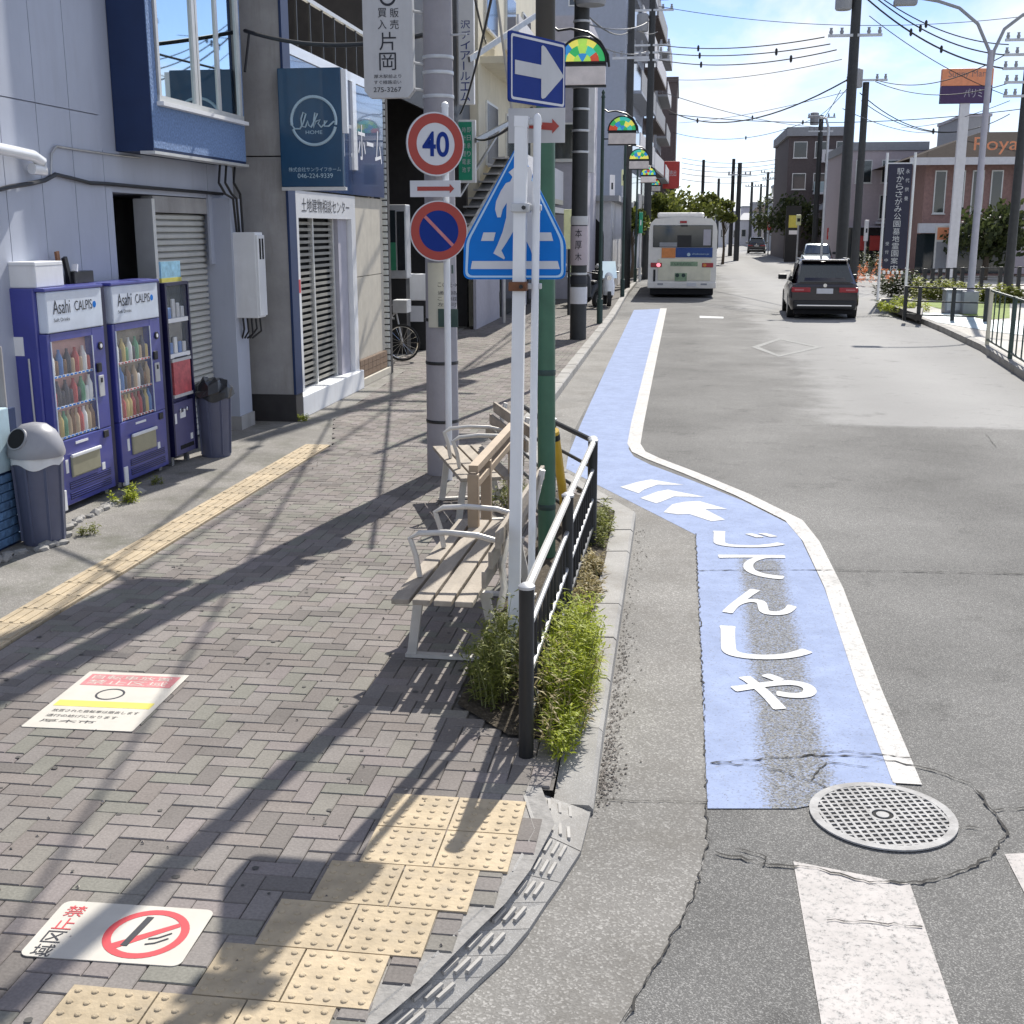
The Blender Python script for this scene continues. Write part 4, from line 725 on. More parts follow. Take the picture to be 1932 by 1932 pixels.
for nm, x0, x1, y0, y1, mt in (('dark_square', 827, 864, 583, 617, 'dark_green_metal'), ('stroke', 838, 841, 500, 516, 'ink'), ('stroke', 852, 855, 500, 516, 'dark_green_metal')):
    a, c_ = PY(x0, y1, 10.943), PY(x1, y0, 10.943); MB().box(a.x, c_.x, 10.937, 10.943, a.z, c_.z).build(nm, mt, IP, world=True)
for s_, x0, x1, y0, y1 in (('この先→', 826, 862, 532, 542), ('通学路', 826, 862, 549, 556), ('この道', 826, 862, 560, 567), ('左折可', 826, 862, 571, 578)): ptext(s_, 'ink', IP, x0, x1, y0, y1, 10.938)
sp = thing('sign_pole', 'thin white pole carrying the speed limit and no-parking signs', 'pole', (-2.075, 10.82, 0)); MB().tube([(0, 0, 0), (0, 0, 3.32)], .03, 14).build('shaft', 'white_metal', sp, True); MB().lathe([(.034, 3.32), (.03, 3.35), (.01, 3.365)], n=14).build('cap', 'white_metal', sp, True)
def disc_sign(name, label, px, py, r, yaw, Y):
    c_ = PY(px, py, Y); t = thing(name, label, 'sign', tuple(c_), 0); U = Vector((math.cos(yaw), math.sin(yaw), 0)); Nn = U.cross(Z3)
    MB().prism(circ(0, 0, r, 48), -Nn*.012, U, Z3, .004).build('backplate', 'zinc', t); return t, U, Nn
t, U, Nn = disc_sign('speed_limit_sign', 'round white speed limit sign with red rim reading 40', 822, 272, .27, R(33), 10.72)
MB().prism(circ(0, 0, .268, 48), Nn*0, U, Z3, .01).build('face', 'sign_white', t); q = MB(); ring(q, 0, 0, .178, .256, Nn*.002, U, Z3, .002, 48); q.build('rim', 'sign_red', t)
text('40', 'sign_navy', t, U*-.125+Z3*-.105+Nn*.001, U, Z3, .25, .21, bold=.02); MB().bar((.06, .06, 0), (.06, .06, .001), .01, .01).build('clamp', 'zinc', t)
t, U, Nn = disc_sign('no_parking_sign', 'round blue no-parking sign with red rim and diagonal bar', 828, 436, .262, R(24), 10.72)
MB().prism(circ(0, 0, .262, 48), Nn*0, U, Z3, .01).build('face', 'sign_white', t); MB().prism(circ(0, 0, .185, 40), Nn*.002, U, Z3, .002).build('field', 'sign_navy', t); q = MB(); ring(q, 0, 0, .178, .252, Nn*.004, U, Z3, .002, 48); q.build('rim', 'sign_red', t)
MB().prism([(-.135, .115), (-.115, .135), (.135, -.115), (.115, -.135)], Nn*.006, U, Z3, .002).build('bar', 'pink_ink', t)
t = thing('arrow_plate', 'white plate with red arrow between the two round signs', 'sign', tuple(PY(821, 356, 10.72))); MB().prism([(-.225, -.07), (.225, -.07), (.225, .07), (-.225, .07)], (0, 0, 0), X3, Z3, .01).build('plate', 'sign_white', t)
MB().prism([(-.16, -.018), (.13, -.018), (.13, -.04), (.17, 0), (.13, .04), (.13, .018), (-.16, .018)], (0, -.003, 0), X3, Z3, .003).build('arrow', 'sign_red', t)
# 片岡 sign on the pole
ks = thing('hanging_sign', 'white vertical sign with black characters hung from the utility pole', 'sign', (-2.6, 11, 3.42)); KY = 11.0
a, c_ = PY(688, 185, KY), PY(777, 0, KY)
MB().prism([(a.x+.05, a.z), (c_.x-.05, a.z), (c_.x, a.z+.06), (c_.x, 6.2), (a.x, 6.2), (a.x, a.z+.06)], (0, KY, 0), X3, Z3, .09).build('board', 'sign_grey', ks, world=True)
for z in (3.5, 3.72, 4.15, 4.9): MB().tube([(c_.x, KY+.05, z), (-2.26, KY+.1, z-.02)], .012, 6).build('bracket', 'zinc', ks, world=True)
for ch, x0, x1, y0, y1 in (('買', 713, 729, 15, 33), ('販', 736, 752, 15, 33), ('入', 713, 729, 37, 55), ('売', 736, 752, 37, 55), ('片', 716, 747, 60, 95), ('岡', 716, 747, 99, 133), ('厚木駅前より', 706, 757, 140, 148), ('すぐ線路沿い', 706, 757, 151, 159), ('275-3267', 705, 757, 164, 174)): ptext(ch, 'ink', ks, x0, x1, y0, y1, KY-.002)
cc = PY(731, -6, KY-.003); q = MB(); ring(q, 0, 0, .055, .075, cc, X3, Z3, .003, 28); q.build('ring_mark', 'ink', ks, world=True)
# ================================================================== pedestrian crossing sign group
SYc = 6.12
wp = thing('sign_post', 'white square post in front of crossing sign, nearer of the white pair', 'post', (-.835, 5.98, 0))
p0, p1 = G(968, 1262), PY(984, 240, 6.0); MB().bar(p0-Vector((0, 0, .1)), p1, .060, .055, (0, 1, 0)).build('shaft', 'white_metal', wp, world=True)
MB().bar(p1, p1+Vector((.002, 0, .05)), .066, .06, (0, 1, 0)).build('cap', 'white_metal', wp, world=True)
for yy in (392, 540): c_ = PY(983 if yy < 500 else 978, yy, 5.985); MB().bbox(c_.x-.045, c_.x+.045, c_.y-.04, c_.y+.05, c_.z-.022, c_.z+.022, .005).build('clamp', 'rust' if yy > 500 else 'zinc', wp, world=True); MB().tube([c_+Vector((.02, -.045, 0)), c_+Vector((.02, -.065, 0))], .01, 8).build('bolt', 'black_metal', wp, world=True)
wp2 = thing('sign_post', 'slimmer white post with rounded top beside nearer white post', 'post', (-.73, 6.0, 0))
p0, p1 = PY(1000, 1235, 6.02), PY(1014, 222, 6.0); p0.z = -.05; MB().tube([p0, p1, p1+Vector((0, 0, .012)), p1+Vector((0, 0, .02))], [.019, .019, .014, .005], 14).build('shaft', 'white_metal', wp2, True, world=True)
for yy in (230, 392, 540): c_ = PY(1010, yy, 6.01); MB().bbox(c_.x-.05, c_.x+.03, c_.y-.012, c_.y+.03, c_.z-.014, c_.z+.014, .004).build('strap', 'zinc', wp2, world=True)
cs = thing('crossing_sign', 'blue five-sided pedestrian crossing sign with white walking figure', 'sign', tuple(PY(970, 525, SYc)))
def pp_(pts, Y, dz=0): return [(p.x, p.z) for p in (PY(x, y, Y) for x, y in pts)]
def rounded(pts, r=6, n=4):
    out_ = []
    for i, p in enumerate(pts):
        p = Vector(p); a = Vector(pts[i-1]); c_ = Vector(pts[(i+1) % len(pts)]); u = (a-p).normalized()*r; w_ = (c_-p).normalized()*r
        for k in range(n+1): t_ = k/n; out_.append(tuple((p+u)*(1-t_)**2+p*2*t_*(1-t_)+(p+w_)*t_**2))
    return out_
pent = [(874, 527), (1067, 527), (1068, 456), (976, 272), (875, 456)]
def inset(pts, d):
    c_ = Vector((971, 440)); return [tuple(Vector(p)+(c_-Vector(p)).normalized()*d) for p in pts]
MB().prism(pp_(rounded(pent, 14), SYc), (0, SYc, 0), X3, Z3, .012).build('plate', 'sign_blue', cs, world=True)
M('pale_blue_line', (.42, .62, .82), .4, var=.05)
o_ = pp_(rounded(inset(pent, 5), 12), SYc); i_ = pp_(rounded(inset(pent, 10.5), 11), SYc); n = len(o_); q = MB(); q.add([(x, SYc-.002, z) for x, z in o_+i_], [(k, (k+1) % n, n+(k+1) % n, n+k) for k in range(n)]); q.build('border', 'pale_blue_line', cs, world=True)
zz = lambda pts: [(754.7+x*.25, y*.25) for x, y in pts]
fig = zz([(820, 1300), (868, 1262), (930, 1250), (985, 1262), (1000, 1320), (990, 1360), (1030, 1400), (1050, 1480), (1062, 1600), (1045, 1640), (1025, 1600), (1012, 1520), (1005, 1640), (1000, 1730), (1010, 1800), (1040, 1890), (1055, 1915), (1040, 1932), (1000, 1930), (985, 1880), (940, 1790), (905, 1725), (862, 1735), (805, 1830), (765, 1890), (792, 1945), (786, 1957), (705, 1912), (735, 1850), (775, 1750), (803, 1640), (806, 1530), (775, 1580), (760, 1640), (735, 1640), (718, 1580), (726, 1520), (762, 1440), (800, 1382), (832, 1370), (850, 1335)])
MB().prism(pp_(fig, SYc), (0, SYc-.003, 0), X3, Z3, .002).build('walking_figure', 'sign_white', cs, world=True)
for st in ([(630, 1754), (722, 1754), (706, 1818), (612, 1818)], [(1040, 1754), (1140, 1754), (1156, 1818), (1040, 1818)], [(545, 1970), (1190, 1970), (1206, 2030), (534, 2030)]): MB().prism(pp_(zz(st), SYc), (0, SYc-.0025, 0), X3, Z3, .002).build('stripe', 'sign_white', cs, world=True)
# one-way arrow sign, turned away to the right
a, c_ = PY(961, 191, 6.02), PY(1066, 206, 6.48); U = Vector((c_.x-a.x, c_.y-a.y, 0)); wS = U.length; U.normalize(); hS = PY(957, 56, 6.02).z-a.z; Nn = U.cross(Z3)
os_ = thing('arrow_sign', 'navy square sign with white right-pointing arrow, topmost on white posts', 'sign', tuple(a))
MB().prism(rounded([(0, 0), (wS, 0), (wS, hS), (0, hS)], .02), a, U, Z3, .012).build('plate', 'sign_navy', os_, world=True)
q = MB(); o_ = rounded([(.012, .012), (wS-.012, .012), (wS-.012, hS-.012), (.012, hS-.012)], .018); i_ = rounded([(.024, .024), (wS-.024, .024), (wS-.024, hS-.024), (.024, hS-.024)], .014); n = len(o_)
q.add([a+U*x+Z3*y+Nn*.002 for x, y in o_+i_], [(k, (k+1) % n, n+(k+1) % n, n+k) for k in range(n)]); q.build('border', 'sign_white', os_, world=True)
MB().prism([(wS*x, hS*y) for x, y in ((.09, .40), (.55, .40), (.55, .13), (.575, .11), (.62, .13), (.965, .50), (.62, .87), (.575, .89), (.55, .87), (.55, .60), (.09, .60))], a+Nn*.0025, U, Z3, .002).build('arrow', 'sign_grey', os_, world=True)
a, c_ = PY(959, 270, SYc), PY(1066, 203, SYc); sb = thing('arrow_plate', 'grey plate with red arrow under the navy arrow sign', 'sign', tuple(a)); MB().box(a.x, c_.x, SYc, SYc+.01, a.z, c_.z).build('plate', 'sign_grey', sb, world=True)
MB().prism(pp_([(975, 228), (1042, 232), (1042, 224), (1055, 238), (1042, 252), (1042, 246), (975, 240)], SYc), (0, SYc-.003, 0), X3, Z3, .002).build('arrow', 'sign_red', sb, world=True)
# green steel pole, thin poles, guy wire guard
gp = thing('steel_pole', 'tall dark green steel pole rising behind the crossing sign', 'pole', (-.88, 8.25, 0)); MB().tube([(0, 0, 0), (-.03, 0, 3.2)], [.062, .062], 18).build('lower_shaft', 'green_metal', gp, True); M('dark_brown', (.05, .042, .03), .6); MB().tube([(-.03, 0, 3.2), (-.06, 0, 8)], .064, 18).build('upper_shaft', 'dark_brown', gp, True)
for z in (.35, 1.3, 3.2): MB().lathe([(.063, z), (.065, z+.005), (.065, z+.035), (.063, z+.04)], (-.009*z, 0, 0), n=18).build('band', 'dark_green_metal', gp, True)
gg = thing('guy_wire_guard', 'slanting yellow guy-wire guard beside the dark green pole', 'guard', (-.84, 9.2, 0)); a, c_ = G(1070, 992), PY(1046, 812, 8.75); MB().tube([a, c_], .035, 14).build('sleeve', 'yellow_guard', gg, True, world=True); MB().tube([c_, c_+(c_-a).normalized()*5.5], .008, 6).build('wire', 'grey_metal', gg, world=True); MB().tube([c_-(c_-a).normalized()*.08, c_-(c_-a).normalized()*.03], .037, 14).build('band', 'black', gg, world=True)
# ================================================================== benches
def bench(loc, rz, L_, label):
    """local: seat runs along y (0..L), front edge at x=-.45, back at x=0; sitter faces -x"""
    t = thing('bench', label, 'bench', loc, rz)
    for k in range(4): 
        mb = MB(); x0 = -.46+k*.112; mb.bbox(x0, x0+.094, 0, L_, .395, .425, .006); mb.build('seat_slat', 'wood_bleached', t)
    for k in range(3): 
        d = Vector((.10*(k+.5)/3+.02, 0, 0)); z0 = .50+k*.105; mb = MB(); mb.bbox(.015+.035*k, .04+.035*k, 0, L_, z0, z0+.09, .005); mb.build('back_slat', 'wood_bleached', t)
    for y in (.30, L_-.30):
        fr_ = MB().bar((-.44, y, .378), (.02, y, .378), .045, .03).build('seat_bearer', 'alu', t)
        MB().bar((-.38, y, .37), (-.43, y, 0), .05, .03, (0, 1, 0)).build('leg', 'alu', t); MB().bar((-.02, y, .37), (.06, y, 0), .05, .03, (0, 1, 0)).build('leg', 'alu', t)
        MB().tube([(.06, y, .30), (.085, y, .42), (.07, y, .55), (.10, y, .68), (.135, y, .83)], .02, 8).build('back_support', 'alu', t, True)
        MB().bar((-.46, y, .015), (.10, y, .015), .05, .02).build('foot_rail', 'alu', t)
    for y in (.40, L_*.58):
        MB().tube([(-.40, y, .43), (-.42, y, .55), (-.45, y, .645), (-.40, y, .675), (-.25, y, .685), (-.08, y, .675), (.06, y, .64)], .016, 8).build('armrest', 'alu', t, True)
    MB().bar((-.2, .3, .36), (-.2, L_-.3, .36), .03, .03).build('stretcher', 'alu', t)
    return t
bench((-.965, 5.78, 0), R(-1), 1.78, 'weathered slatted bench with metal arms, nearer one beside white posts')
bench((-1.18, 9.02, 0), R(20), 1.45, 'weathered slatted bench beside utility pole, farther one')
# ================================================================== railings round the planter
def railing(name, label, posts, bal=True, top=.79, mat='black_metal', tm='alu'):
    t = thing(name, label, 'railing', (posts[0][0], posts[0][1], 0)); P = [Vector((x, y, 0)) for x, y in posts]
    for p in P:
        po = MB().tube([p-Z3*.1, p+Z3*(top-.01)], .034, 14).build('post', mat, t, True, world=True); MB().lathe([(.037, top-.012), (.037, top), (.02, top+.012)], tuple(p), n=14).build('cap', 'zinc', po, True, world=True)
    for a, c_ in zip(P, P[1:]):
        for z, r_, m_ in ((top-.02, .021, tm), (top-.22, .014, 'grey_metal' if bal else mat), (top-.44, .014, 'grey_metal' if bal else mat), (.14, .016, mat)): MB().tube([a+Z3*z, c_+Z3*z], r_, 8).build('rail', m_, t, True, world=True)  # with balusters, upper rails are pale: sun glint on black metal put into colour
        n = int((c_-a).length/.16)
        if bal:
            for k in range(1, n): p = a.lerp(c_, k/n); MB().tube([p+Z3*.14, p+Z3*(top-.24)], .009, 6).build('baluster', mat, t, world=True)
    return t
railing('planter_railing', 'black metal railing along the road side of the weedy planter', [(-.61, 4.91), (-.60, 6.75), (-.585, 8.62)])
railing('planter_railing', 'black metal railing across the back end of the planter', [(-.595, 8.70), (-.985, 9.58)], False, tm='black_metal')
c_ = G(955, 748, .79); railing('planter_railing', 'low black railing behind the farther bench', [(-1.03, 9.66), (c_.x+.1, c_.y)], False, .76, tm='black_metal')
t = thing('handrail', 'tan timber handrail between the two benches behind white posts', 'railing', (-1.05, 8.2, 0))
a, c_ = G(893, 885, .80), G(968, 803, .80)
for p in (a, a.lerp(c_, .28), c_): MB().bbox(p.x-.035, p.x+.035, p.y-.03, p.y+.03, 0, .77, .006).build('post', 'tan_rail', t, world=True)
for z in (.80, .70): MB().bar((a.x, a.y, z), (c_.x, c_.y, z), .06, .045).build('rail', 'tan_rail', t, world=True)
# ================================================================== planter soil and weeds
stuff(tag(MB().sheet(PLANTER, .004).build('planter_soil', 'soil'), 'dark soil strip of the narrow planter behind the kerb', 'soil'))
def leafmat(name, c0, c1, tr=.35):
    m = bpy.data.materials.new(name); m.use_nodes = True; MATS[name] = m; t = m.node_tree; b_ = t.nodes['Principled BSDF']; b_.inputs['Roughness'].default_value = .55; b_.inputs['Specular IOR Level'].default_value = .3
    at = t.nodes.new('ShaderNodeAttribute'); at.attribute_name = 'rnd'; rp = t.nodes.new('ShaderNodeValToRGB'); rp.color_ramp.elements[0].color = c0+(1,); rp.color_ramp.elements[1].color = c1+(1,); t.links.new(at.outputs['Fac'], rp.inputs[0]); t.links.new(rp.outputs[0], b_.inputs['Base Color'])
    tl = t.nodes.new('ShaderNodeBsdfTranslucent'); t.links.new(rp.outputs[0], tl.inputs[0]); mx_ = t.nodes.new('ShaderNodeMixShader'); mx_.inputs[0].default_value = tr; t.links.new(b_.outputs[0], mx_.inputs[1]); t.links.new(tl.outputs[0], mx_.inputs[2]); t.links.new(mx_.outputs[0], t.nodes['Material Output'].inputs[0]); return m
leafmat('weed_bright', (.20, .26, .015), (.56, .60, .07), .5); leafmat('weed_dull', (.10, .13, .02), (.36, .37, .10), .45); leafmat('weed_dry', (.22, .17, .07), (.45, .38, .18)); leafmat('tree_leaf', (.05, .07, .015), (.22, .24, .05)); leafmat('tree_dark', (.02, .03, .012), (.08, .1, .03))
M('stem', (.16, .17, .06), .7)
def weeds(name, label, c, rx, ry, h, n, mat, ll=.055, lw=.011, group=None, droop=.6, cat='weeds'):
    t = thing(name, label, cat, (c[0], c[1], 0), 0, group); mb = MB(); att = []; st = MB(); ns = max(4, n//45)
    for s_ in range(ns):
        a = random.uniform(0, 6.283); r_ = math.sqrt(random.random()); x, y = rx*r_*math.cos(a), ry*r_*math.sin(a); H = h*random.uniform(.55, 1.08)*(1-.35*r_)
        lean = Vector((random.uniform(-.28, .28), random.uniform(-.28, .28), 0)); base = Vector((x, y, 0)); tip = base+lean*H+Z3*H; st.tube([base, base.lerp(tip, .5)+Vector((0, 0, .01)), tip], [.004, .003, .001], 4, False)
        for k in range(n//ns):
            f = random.uniform(.05, 1.02); p = base.lerp(tip, f)+Vector((random.gauss(0, .012), random.gauss(0, .012), random.gauss(0, .01))); az = random.uniform(0, 6.283); l = ll*random.uniform(.6, 1.35); w = lw*random.uniform(.7, 1.3)
            d = Vector((math.cos(az), math.sin(az), random.uniform(-.25, .9))).normalized(); sd = d.cross(Z3); sd = sd.normalized() if sd.length > .01 else X3; mid = p+d*l*.55; end = p+d*l-Z3*l*droop*random.random()*.6
            b0 = len(mb.v); mb.v += [p, mid+sd*w/2, end, mid-sd*w/2]; mb.f.append((b0, b0+1, b0+2, b0+3)); att.append(min(1, max(0, random.gauss(.5, .25))))
    stuff(st.build('stem', 'stem', t)); f_ = stuff(mb.build('foliage', mat, t, attr=att)); return t
stuff_g = None
weeds('weed_clump', 'tall bright green weeds leaning over the kerb beside black railing', (-.48, 5.74), .12, .50, .50, 5600, 'weed_bright', .06, .010)
weeds('weed_clump', 'bright green weeds at near corner of planter right of black post', (-.47, 5.12), .07, .22, .26, 900, 'weed_bright', .05, .009)
weeds('weed_clump', 'dull green weeds around the foot of the white posts', (-.86, 5.78), .11, .40, .48, 2600, 'weed_dull', .05, .011)
weeds('weed_clump', 'sparse dry brown stalks among the bright weeds at the railing', (-.52, 5.4), .16, .62, .50, 700, 'weed_dry', .05, .009)
weeds('weed_clump', 'dry yellowish weeds in the middle of the planter strip', (-.52, 7.3), .08, .75, .22, 1800, 'weed_dry', .045, .012)
weeds('weed_clump', 'small green weeds at far end of planter strip', (-.56, 8.95), .09, .5, .25, 1300, 'weed_dull', .045, .012)
weeds('weed_clump', 'weeds growing beneath the farther bench', (-1.35, 9.9), .2, .35, .25, 900, 'weed_dull', .05, .012)
weeds('weed_tuft', 'yellow-green weed tuft under the front of the nearest vending machine', (-4.66, 9.55), .09, .18, .16, 420, 'weed_bright', .045, .014)
weeds('weed_tuft', 'small weed tuft at the foot of the dome-lidded bin', (-4.42, 8.35), .06, .10, .10, 160, 'weed_dull', .035, .012)
weeds('weed_tuft', 'weed tuft below the gap between the two wide vending machines', (-4.70, 10.2), .06, .10, .09, 140, 'weed_dull', .035, .012)
weeds('weed_tuft', 'bright weed tuft at the corner of the estate agent step', (-4.52, 14.0), .07, .12, .12, 220, 'weed_bright', .04, .013)
# broken kerb end stone, litter, silt in the gutter
o = thing('drain_stub', 'pale round pipe stub set in the kerb top near the crossing', 'pipe', tuple(G(1088, 1333, .004))); q = MB(); ring(q, 0, 0, .024, .05, (0, 0, .012), X3, Y3, .012, 24); q.build('collar', 'sign_grey', o); MB().lathe([(.024, 0), (.024, .002)], n=20).build('hole', 'dark_hole', o)
q = MB()
for k in range(900):
    y = random.choice((random.gauss(5.35, .25), random.gauss(6.4, .5), random.uniform(4.7, 9.6), random.gauss(4.95, .12))); x = -.285+abs(random.gauss(0, .045)); s_ = random.uniform(.002, .007)
    q.add([(x-s_, y-s_, ZR+.007), (x+s_, y-s_*.6, ZR+.007), (x+s_*.5, y+s_, ZR+.007), (x-s_*.7, y+s_*.6, ZR+.007), (x, y, ZR+.007+s_*.6)], [(0,1,4), (1,2,4), (2,3,4), (3,0,4)])
stuff(tag(q.build('gutter_grit', 'grit'), 'loose grit and dead leaves along the foot of the kerb', 'grit'))
q = MB()
for k in range(260):
    x, y = random.uniform(-3.6, -.7), random.uniform(2.6, 12); s_ = random.uniform(.003, .009)
    q.add([(x-s_, y-s_, .003), (x+s_, y-s_*.6, .003), (x+s_*.5, y+s_, .003), (x, y, .003+s_)], [(0,1,3), (1,2,3), (2,0,3)])
stuff(tag(q.build('pavement_litter', 'grit'), 'scattered grit specks on the paved sidewalk', 'grit'))

q = MB()
for k in range(170):
    x, y = random.uniform(-3.6, -.95), random.uniform(2.5, 13); r_ = random.uniform(.006, .016); q.add([(x+r_*math.cos(a)*random.uniform(.7, 1.2), y+r_*math.sin(a)*random.uniform(.7, 1.2), .0028) for a in [i*math.pi/4 for i in range(8)]], [tuple(range(8))])
M('gum', (.07, .066, .06), .8); stuff(tag(q.build('gum_spots', 'gum'), 'flattened dark gum spots scattered over the brick paving', 'gum spots'))
# ================================================================== farther shops on the left
def block(name, label, cat, x0, x1, y0, y1, h, wall, rz=0):
    t = thing(name, label, cat, ((x0+x1)/2, y0, 0), rz); w, d = (x1-x0)/2, y1-y0; MB().box(-w, w, 0, d, -.12, h).build('wall', wall, t); return t, w, d
def win(t, face, u, z, ww, hh, w, d, gl='glass_dark', fr_='alu_frame', sill=True):
    """face 's': towards the camera (-y); 'e': +x side; 'w': -x side"""
    q = MB(); g_ = MB(); s_ = MB()
    if face == 's': q.box(u, u+ww, -.05, .02, z, z+hh); g_.box(u+.06, u+ww-.06, -.056, -.05, z+.06, z+hh-.06); s_.box(u-.05, u+ww+.05, -.12, -.056, z-.05, z)
    else:
        x = w if face == 'e' else -w; k = 1 if face == 'e' else -1; a, c_ = sorted((x-.02*k, x+.05*k)); q.box(a, c_, u, u+ww, z, z+hh); a, c_ = sorted((x+.05*k, x+.056*k)); g_.box(a, c_, u+.06, u+ww-.06, z+.06, z+hh-.06); a, c_ = sorted((x+.056*k, x+.12*k)); s_.box(a, c_, u-.05, u+ww+.05, z-.05, z)
    f_ = q.build('window', fr_, t); g_.build('pane', gl, f_)
    if sill: s_.build('sill', fr_, f_)
    return f_
M('white_wall', (.62, .62, .64), .8, var=.06, dirt=.15); M('bluegrey_wall', (.36, .39, .46), .8, var=.05, dirt=.1); M('grey_wall', (.30, .31, .33), .8, var=.08, dirt=.2); M('brown_wall', (.105, .085, .085), .8, var=.15); M('pink_wall', (.46, .40, .42), .8, var=.06, dirt=.15); M('roof_brown', (.045, .036, .032), .95, var=.2, spec=.05); M('brick_red', (.28, .17, .15), .8, var=.2)
M('sign_yellow', (.75, .76, .42), .4); M('sign_green', (.02, .30, .17), .4); M('sign_red_box', (.62, .06, .05), .4, var=.1); M('sign_orange', (.72, .27, .13), .45); M('sign_purple', (.05, .02, .085), .4); M('banner_navy', (.022, .022, .05), .6, var=.1)
t, w, d = block('cream_shop_building', 'cream shop building with vertical white sign behind the utility pole', 'building', -9, -4.75, 28.9, 41, 9.5, 'cream')
for z in (3.2, 6.2): MB().box(w, w+.9, .3, 11.5, z-.15, z).build('balcony_slab', 'cream', t); MB().box(w+.85, w+.9, .3, 11.5, z, z+.9).build('balcony_wall', 'white_wall', t)
for z in (3.8, 6.9):
    for k in range(3): win(t, 'e', 1.+k*3.4, z, 1.8, 1.5, w, d)
for k in range(4): MB().box(w, w+.06, .4+k*2.9, 2.9+k*2.9, 0, 2.7).build('shopfront_bay', 'glass_dark' if k % 2 else 'lav_wall', t)
MB().box(w, w+1.2, .2, 11.8, 2.75, 2.9).build('canopy', 'grey_wall', t)
vs_ = thing('vertical_sign', 'tall white vertical shop sign with blue characters right of utility pole', 'sign', (-4.7, 27, 3.3)); a, c_ = PY(866, 197, 27), PY(893, -40, 27); MB().bbox(a.x, c_.x, 27, 27.15, a.z, c_.z, .01).build('panel', 'white', vs_, world=True)
for k, ch in enumerate('沢ディアールエム'): ptext(ch, 'sign_navy', vs_, 869, 887, 38+k*19.5, 54+k*19.5, 26.995)
gs = thing('vertical_sign', 'green vertical shop sign with white characters behind the round signs', 'sign', (-4.7, 26.9, 3.2)); a, c_ = PY(866, 345, 26.9), PY(897, 226, 26.9); MB().bbox(a.x, c_.x, 26.9, 27.0, a.z, c_.z, .01).build('frame', 'white', gs, world=True); a, c_ = PY(866, 340, 26.89), PY(890, 230, 26.89); MB().box(a.x, c_.x, 26.88, 26.9, a.z, c_.z).build('panel', 'sign_green', gs, world=True)
for k in range(6): ptext('時計修理電池'[k], 'sign_white', gs, 872, 879, 240+k*15, 250+k*15, 26.875); ptext('即日承ります'[k], 'sign_white', gs, 881, 888, 240+k*15, 250+k*15, 26.875)
st = thing('fire_escape', 'black steel stair slanting down the cream building', 'stair', (-4.2, 33, 0))
for dx in (0, .7): MB().bar(PY(1010, 30, 30)+Vector((dx*.0, 0, 0)), PY(885, 112, 26.5), .05, .12).build('stringer', 'grey_metal', st, world=True) if dx == 0 else MB().bar(PY(960, 232, 30), PY(897, 265, 26.5), .05, .1).build('stringer', 'grey_metal', st, world=True)
a, c_ = PY(950, 300, 30), PY(868, 440, 27); MB().bar(a, c_, .3, .12).build('stringer', 'grey_metal', st, world=True); MB().bar(a+Z3*.8, c_+Z3*.8, .05, .05).build('handrail', 'grey_metal', st, world=True)
for k in range(9): p = a.lerp(c_, (k+.5)/9); MB().box(p.x-.2, p.x+.2, p.y-.15, p.y+.15, p.z+.08, p.z+.12).build('tread', 'grey_metal', st, world=True)
MB().tube([Vector((a.x, a.y, 0)), a], .05, 8).build('post', 'grey_metal', st, world=True)
lp = thing('shop_shutter_panel', 'pale lavender shop wall panel behind the direction plate', 'wall panel', (-4.7, 29.5, 0)); a, c_ = PX(872, 600, -4.7), PX(893, 600, -4.7); MB().box(-4.75, -4.68, 28.0, 31.2, 0, 2.4).build('panel', 'lav_wall', lp, world=True); MB().box(-4.76, -4.66, 27.95, 31.25, 2.4, 2.5).build('head_rail', 'white_wall', lp, world=True)
# scooters
def scooter(loc, rz, label, white):
    t = thing('scooter', label, 'scooter', loc, rz, None); body = 'white_gloss' if white else 'black'      # local: nose towards -y
    for y in (-.62, .55):
        wv = MB().tube([(-.05, y, .24), (.05, y, .24)], .235, 22).build('wheel', 'rubber', t, True); MB().tube([(-.053, y, .24), (.053, y, .24)], .12, 16).build('hub', 'grey_metal', wv, True)
    q = MB(); q.tube([(0, .7, .62), (0, .4, .62), (0, .05, .55), (0, -.1, .36), (0, -.35, .32)], [.10, .17, .16, .13, .15], 12); q.build('rear_body', 'black', t, True)
    q = MB(); q.tube([(0, -.5, .35), (0, -.50, .62), (0, -.42, .92), (0, -.40, 1.0)], [.17, .19, .14, .09], 12); q.build('front_shield', body, t, True)
    MB().bbox(-.13, .13, .0, .68, .72, .80, .035).build('saddle', 'black', t); MB().tube([(-.33, -.34, 1.02), (-.12, -.42, 1.05), (.12, -.42, 1.05), (.33, -.34, 1.02)], .018, 8).build('handlebar', 'black_metal', t, True)
    MB().tube([(0, -.42, .95), (0, -.62, .24)], .035, 8).build('fork', 'grey_metal', t); MB().tube([(0, -.56, .86), (0, -.62, .86)], .075, 16).build('headlamp', 'chrome', t, True)
    for s_ in (-1, 1): MB().tube([(s_*.25, -.38, 1.03), (s_*.32, -.38, 1.2)], .006, 5).build('mirror_stalk', 'black_metal', t); MB().tube([(s_*.32, -.39, 1.23), (s_*.32, -.365, 1.23)], .055, 12).build('mirror', 'chrome', t)
    if white: q = MB(); q.add([(-.25, -.5, .85), (.25, -.5, .85), (.2, -.42, 1.35), (-.2, -.42, 1.35)], [(0,1,2,3)]); q.build('windscreen', 'mirror_glass', t)
    MB().bbox(-.15, .15, .55, .85, .82, 1.08, .03).build('top_box', body, t); return t
scooter((-4.95, 32.3, 0), R(12), 'black scooter parked under the cream building right of utility pole', False)
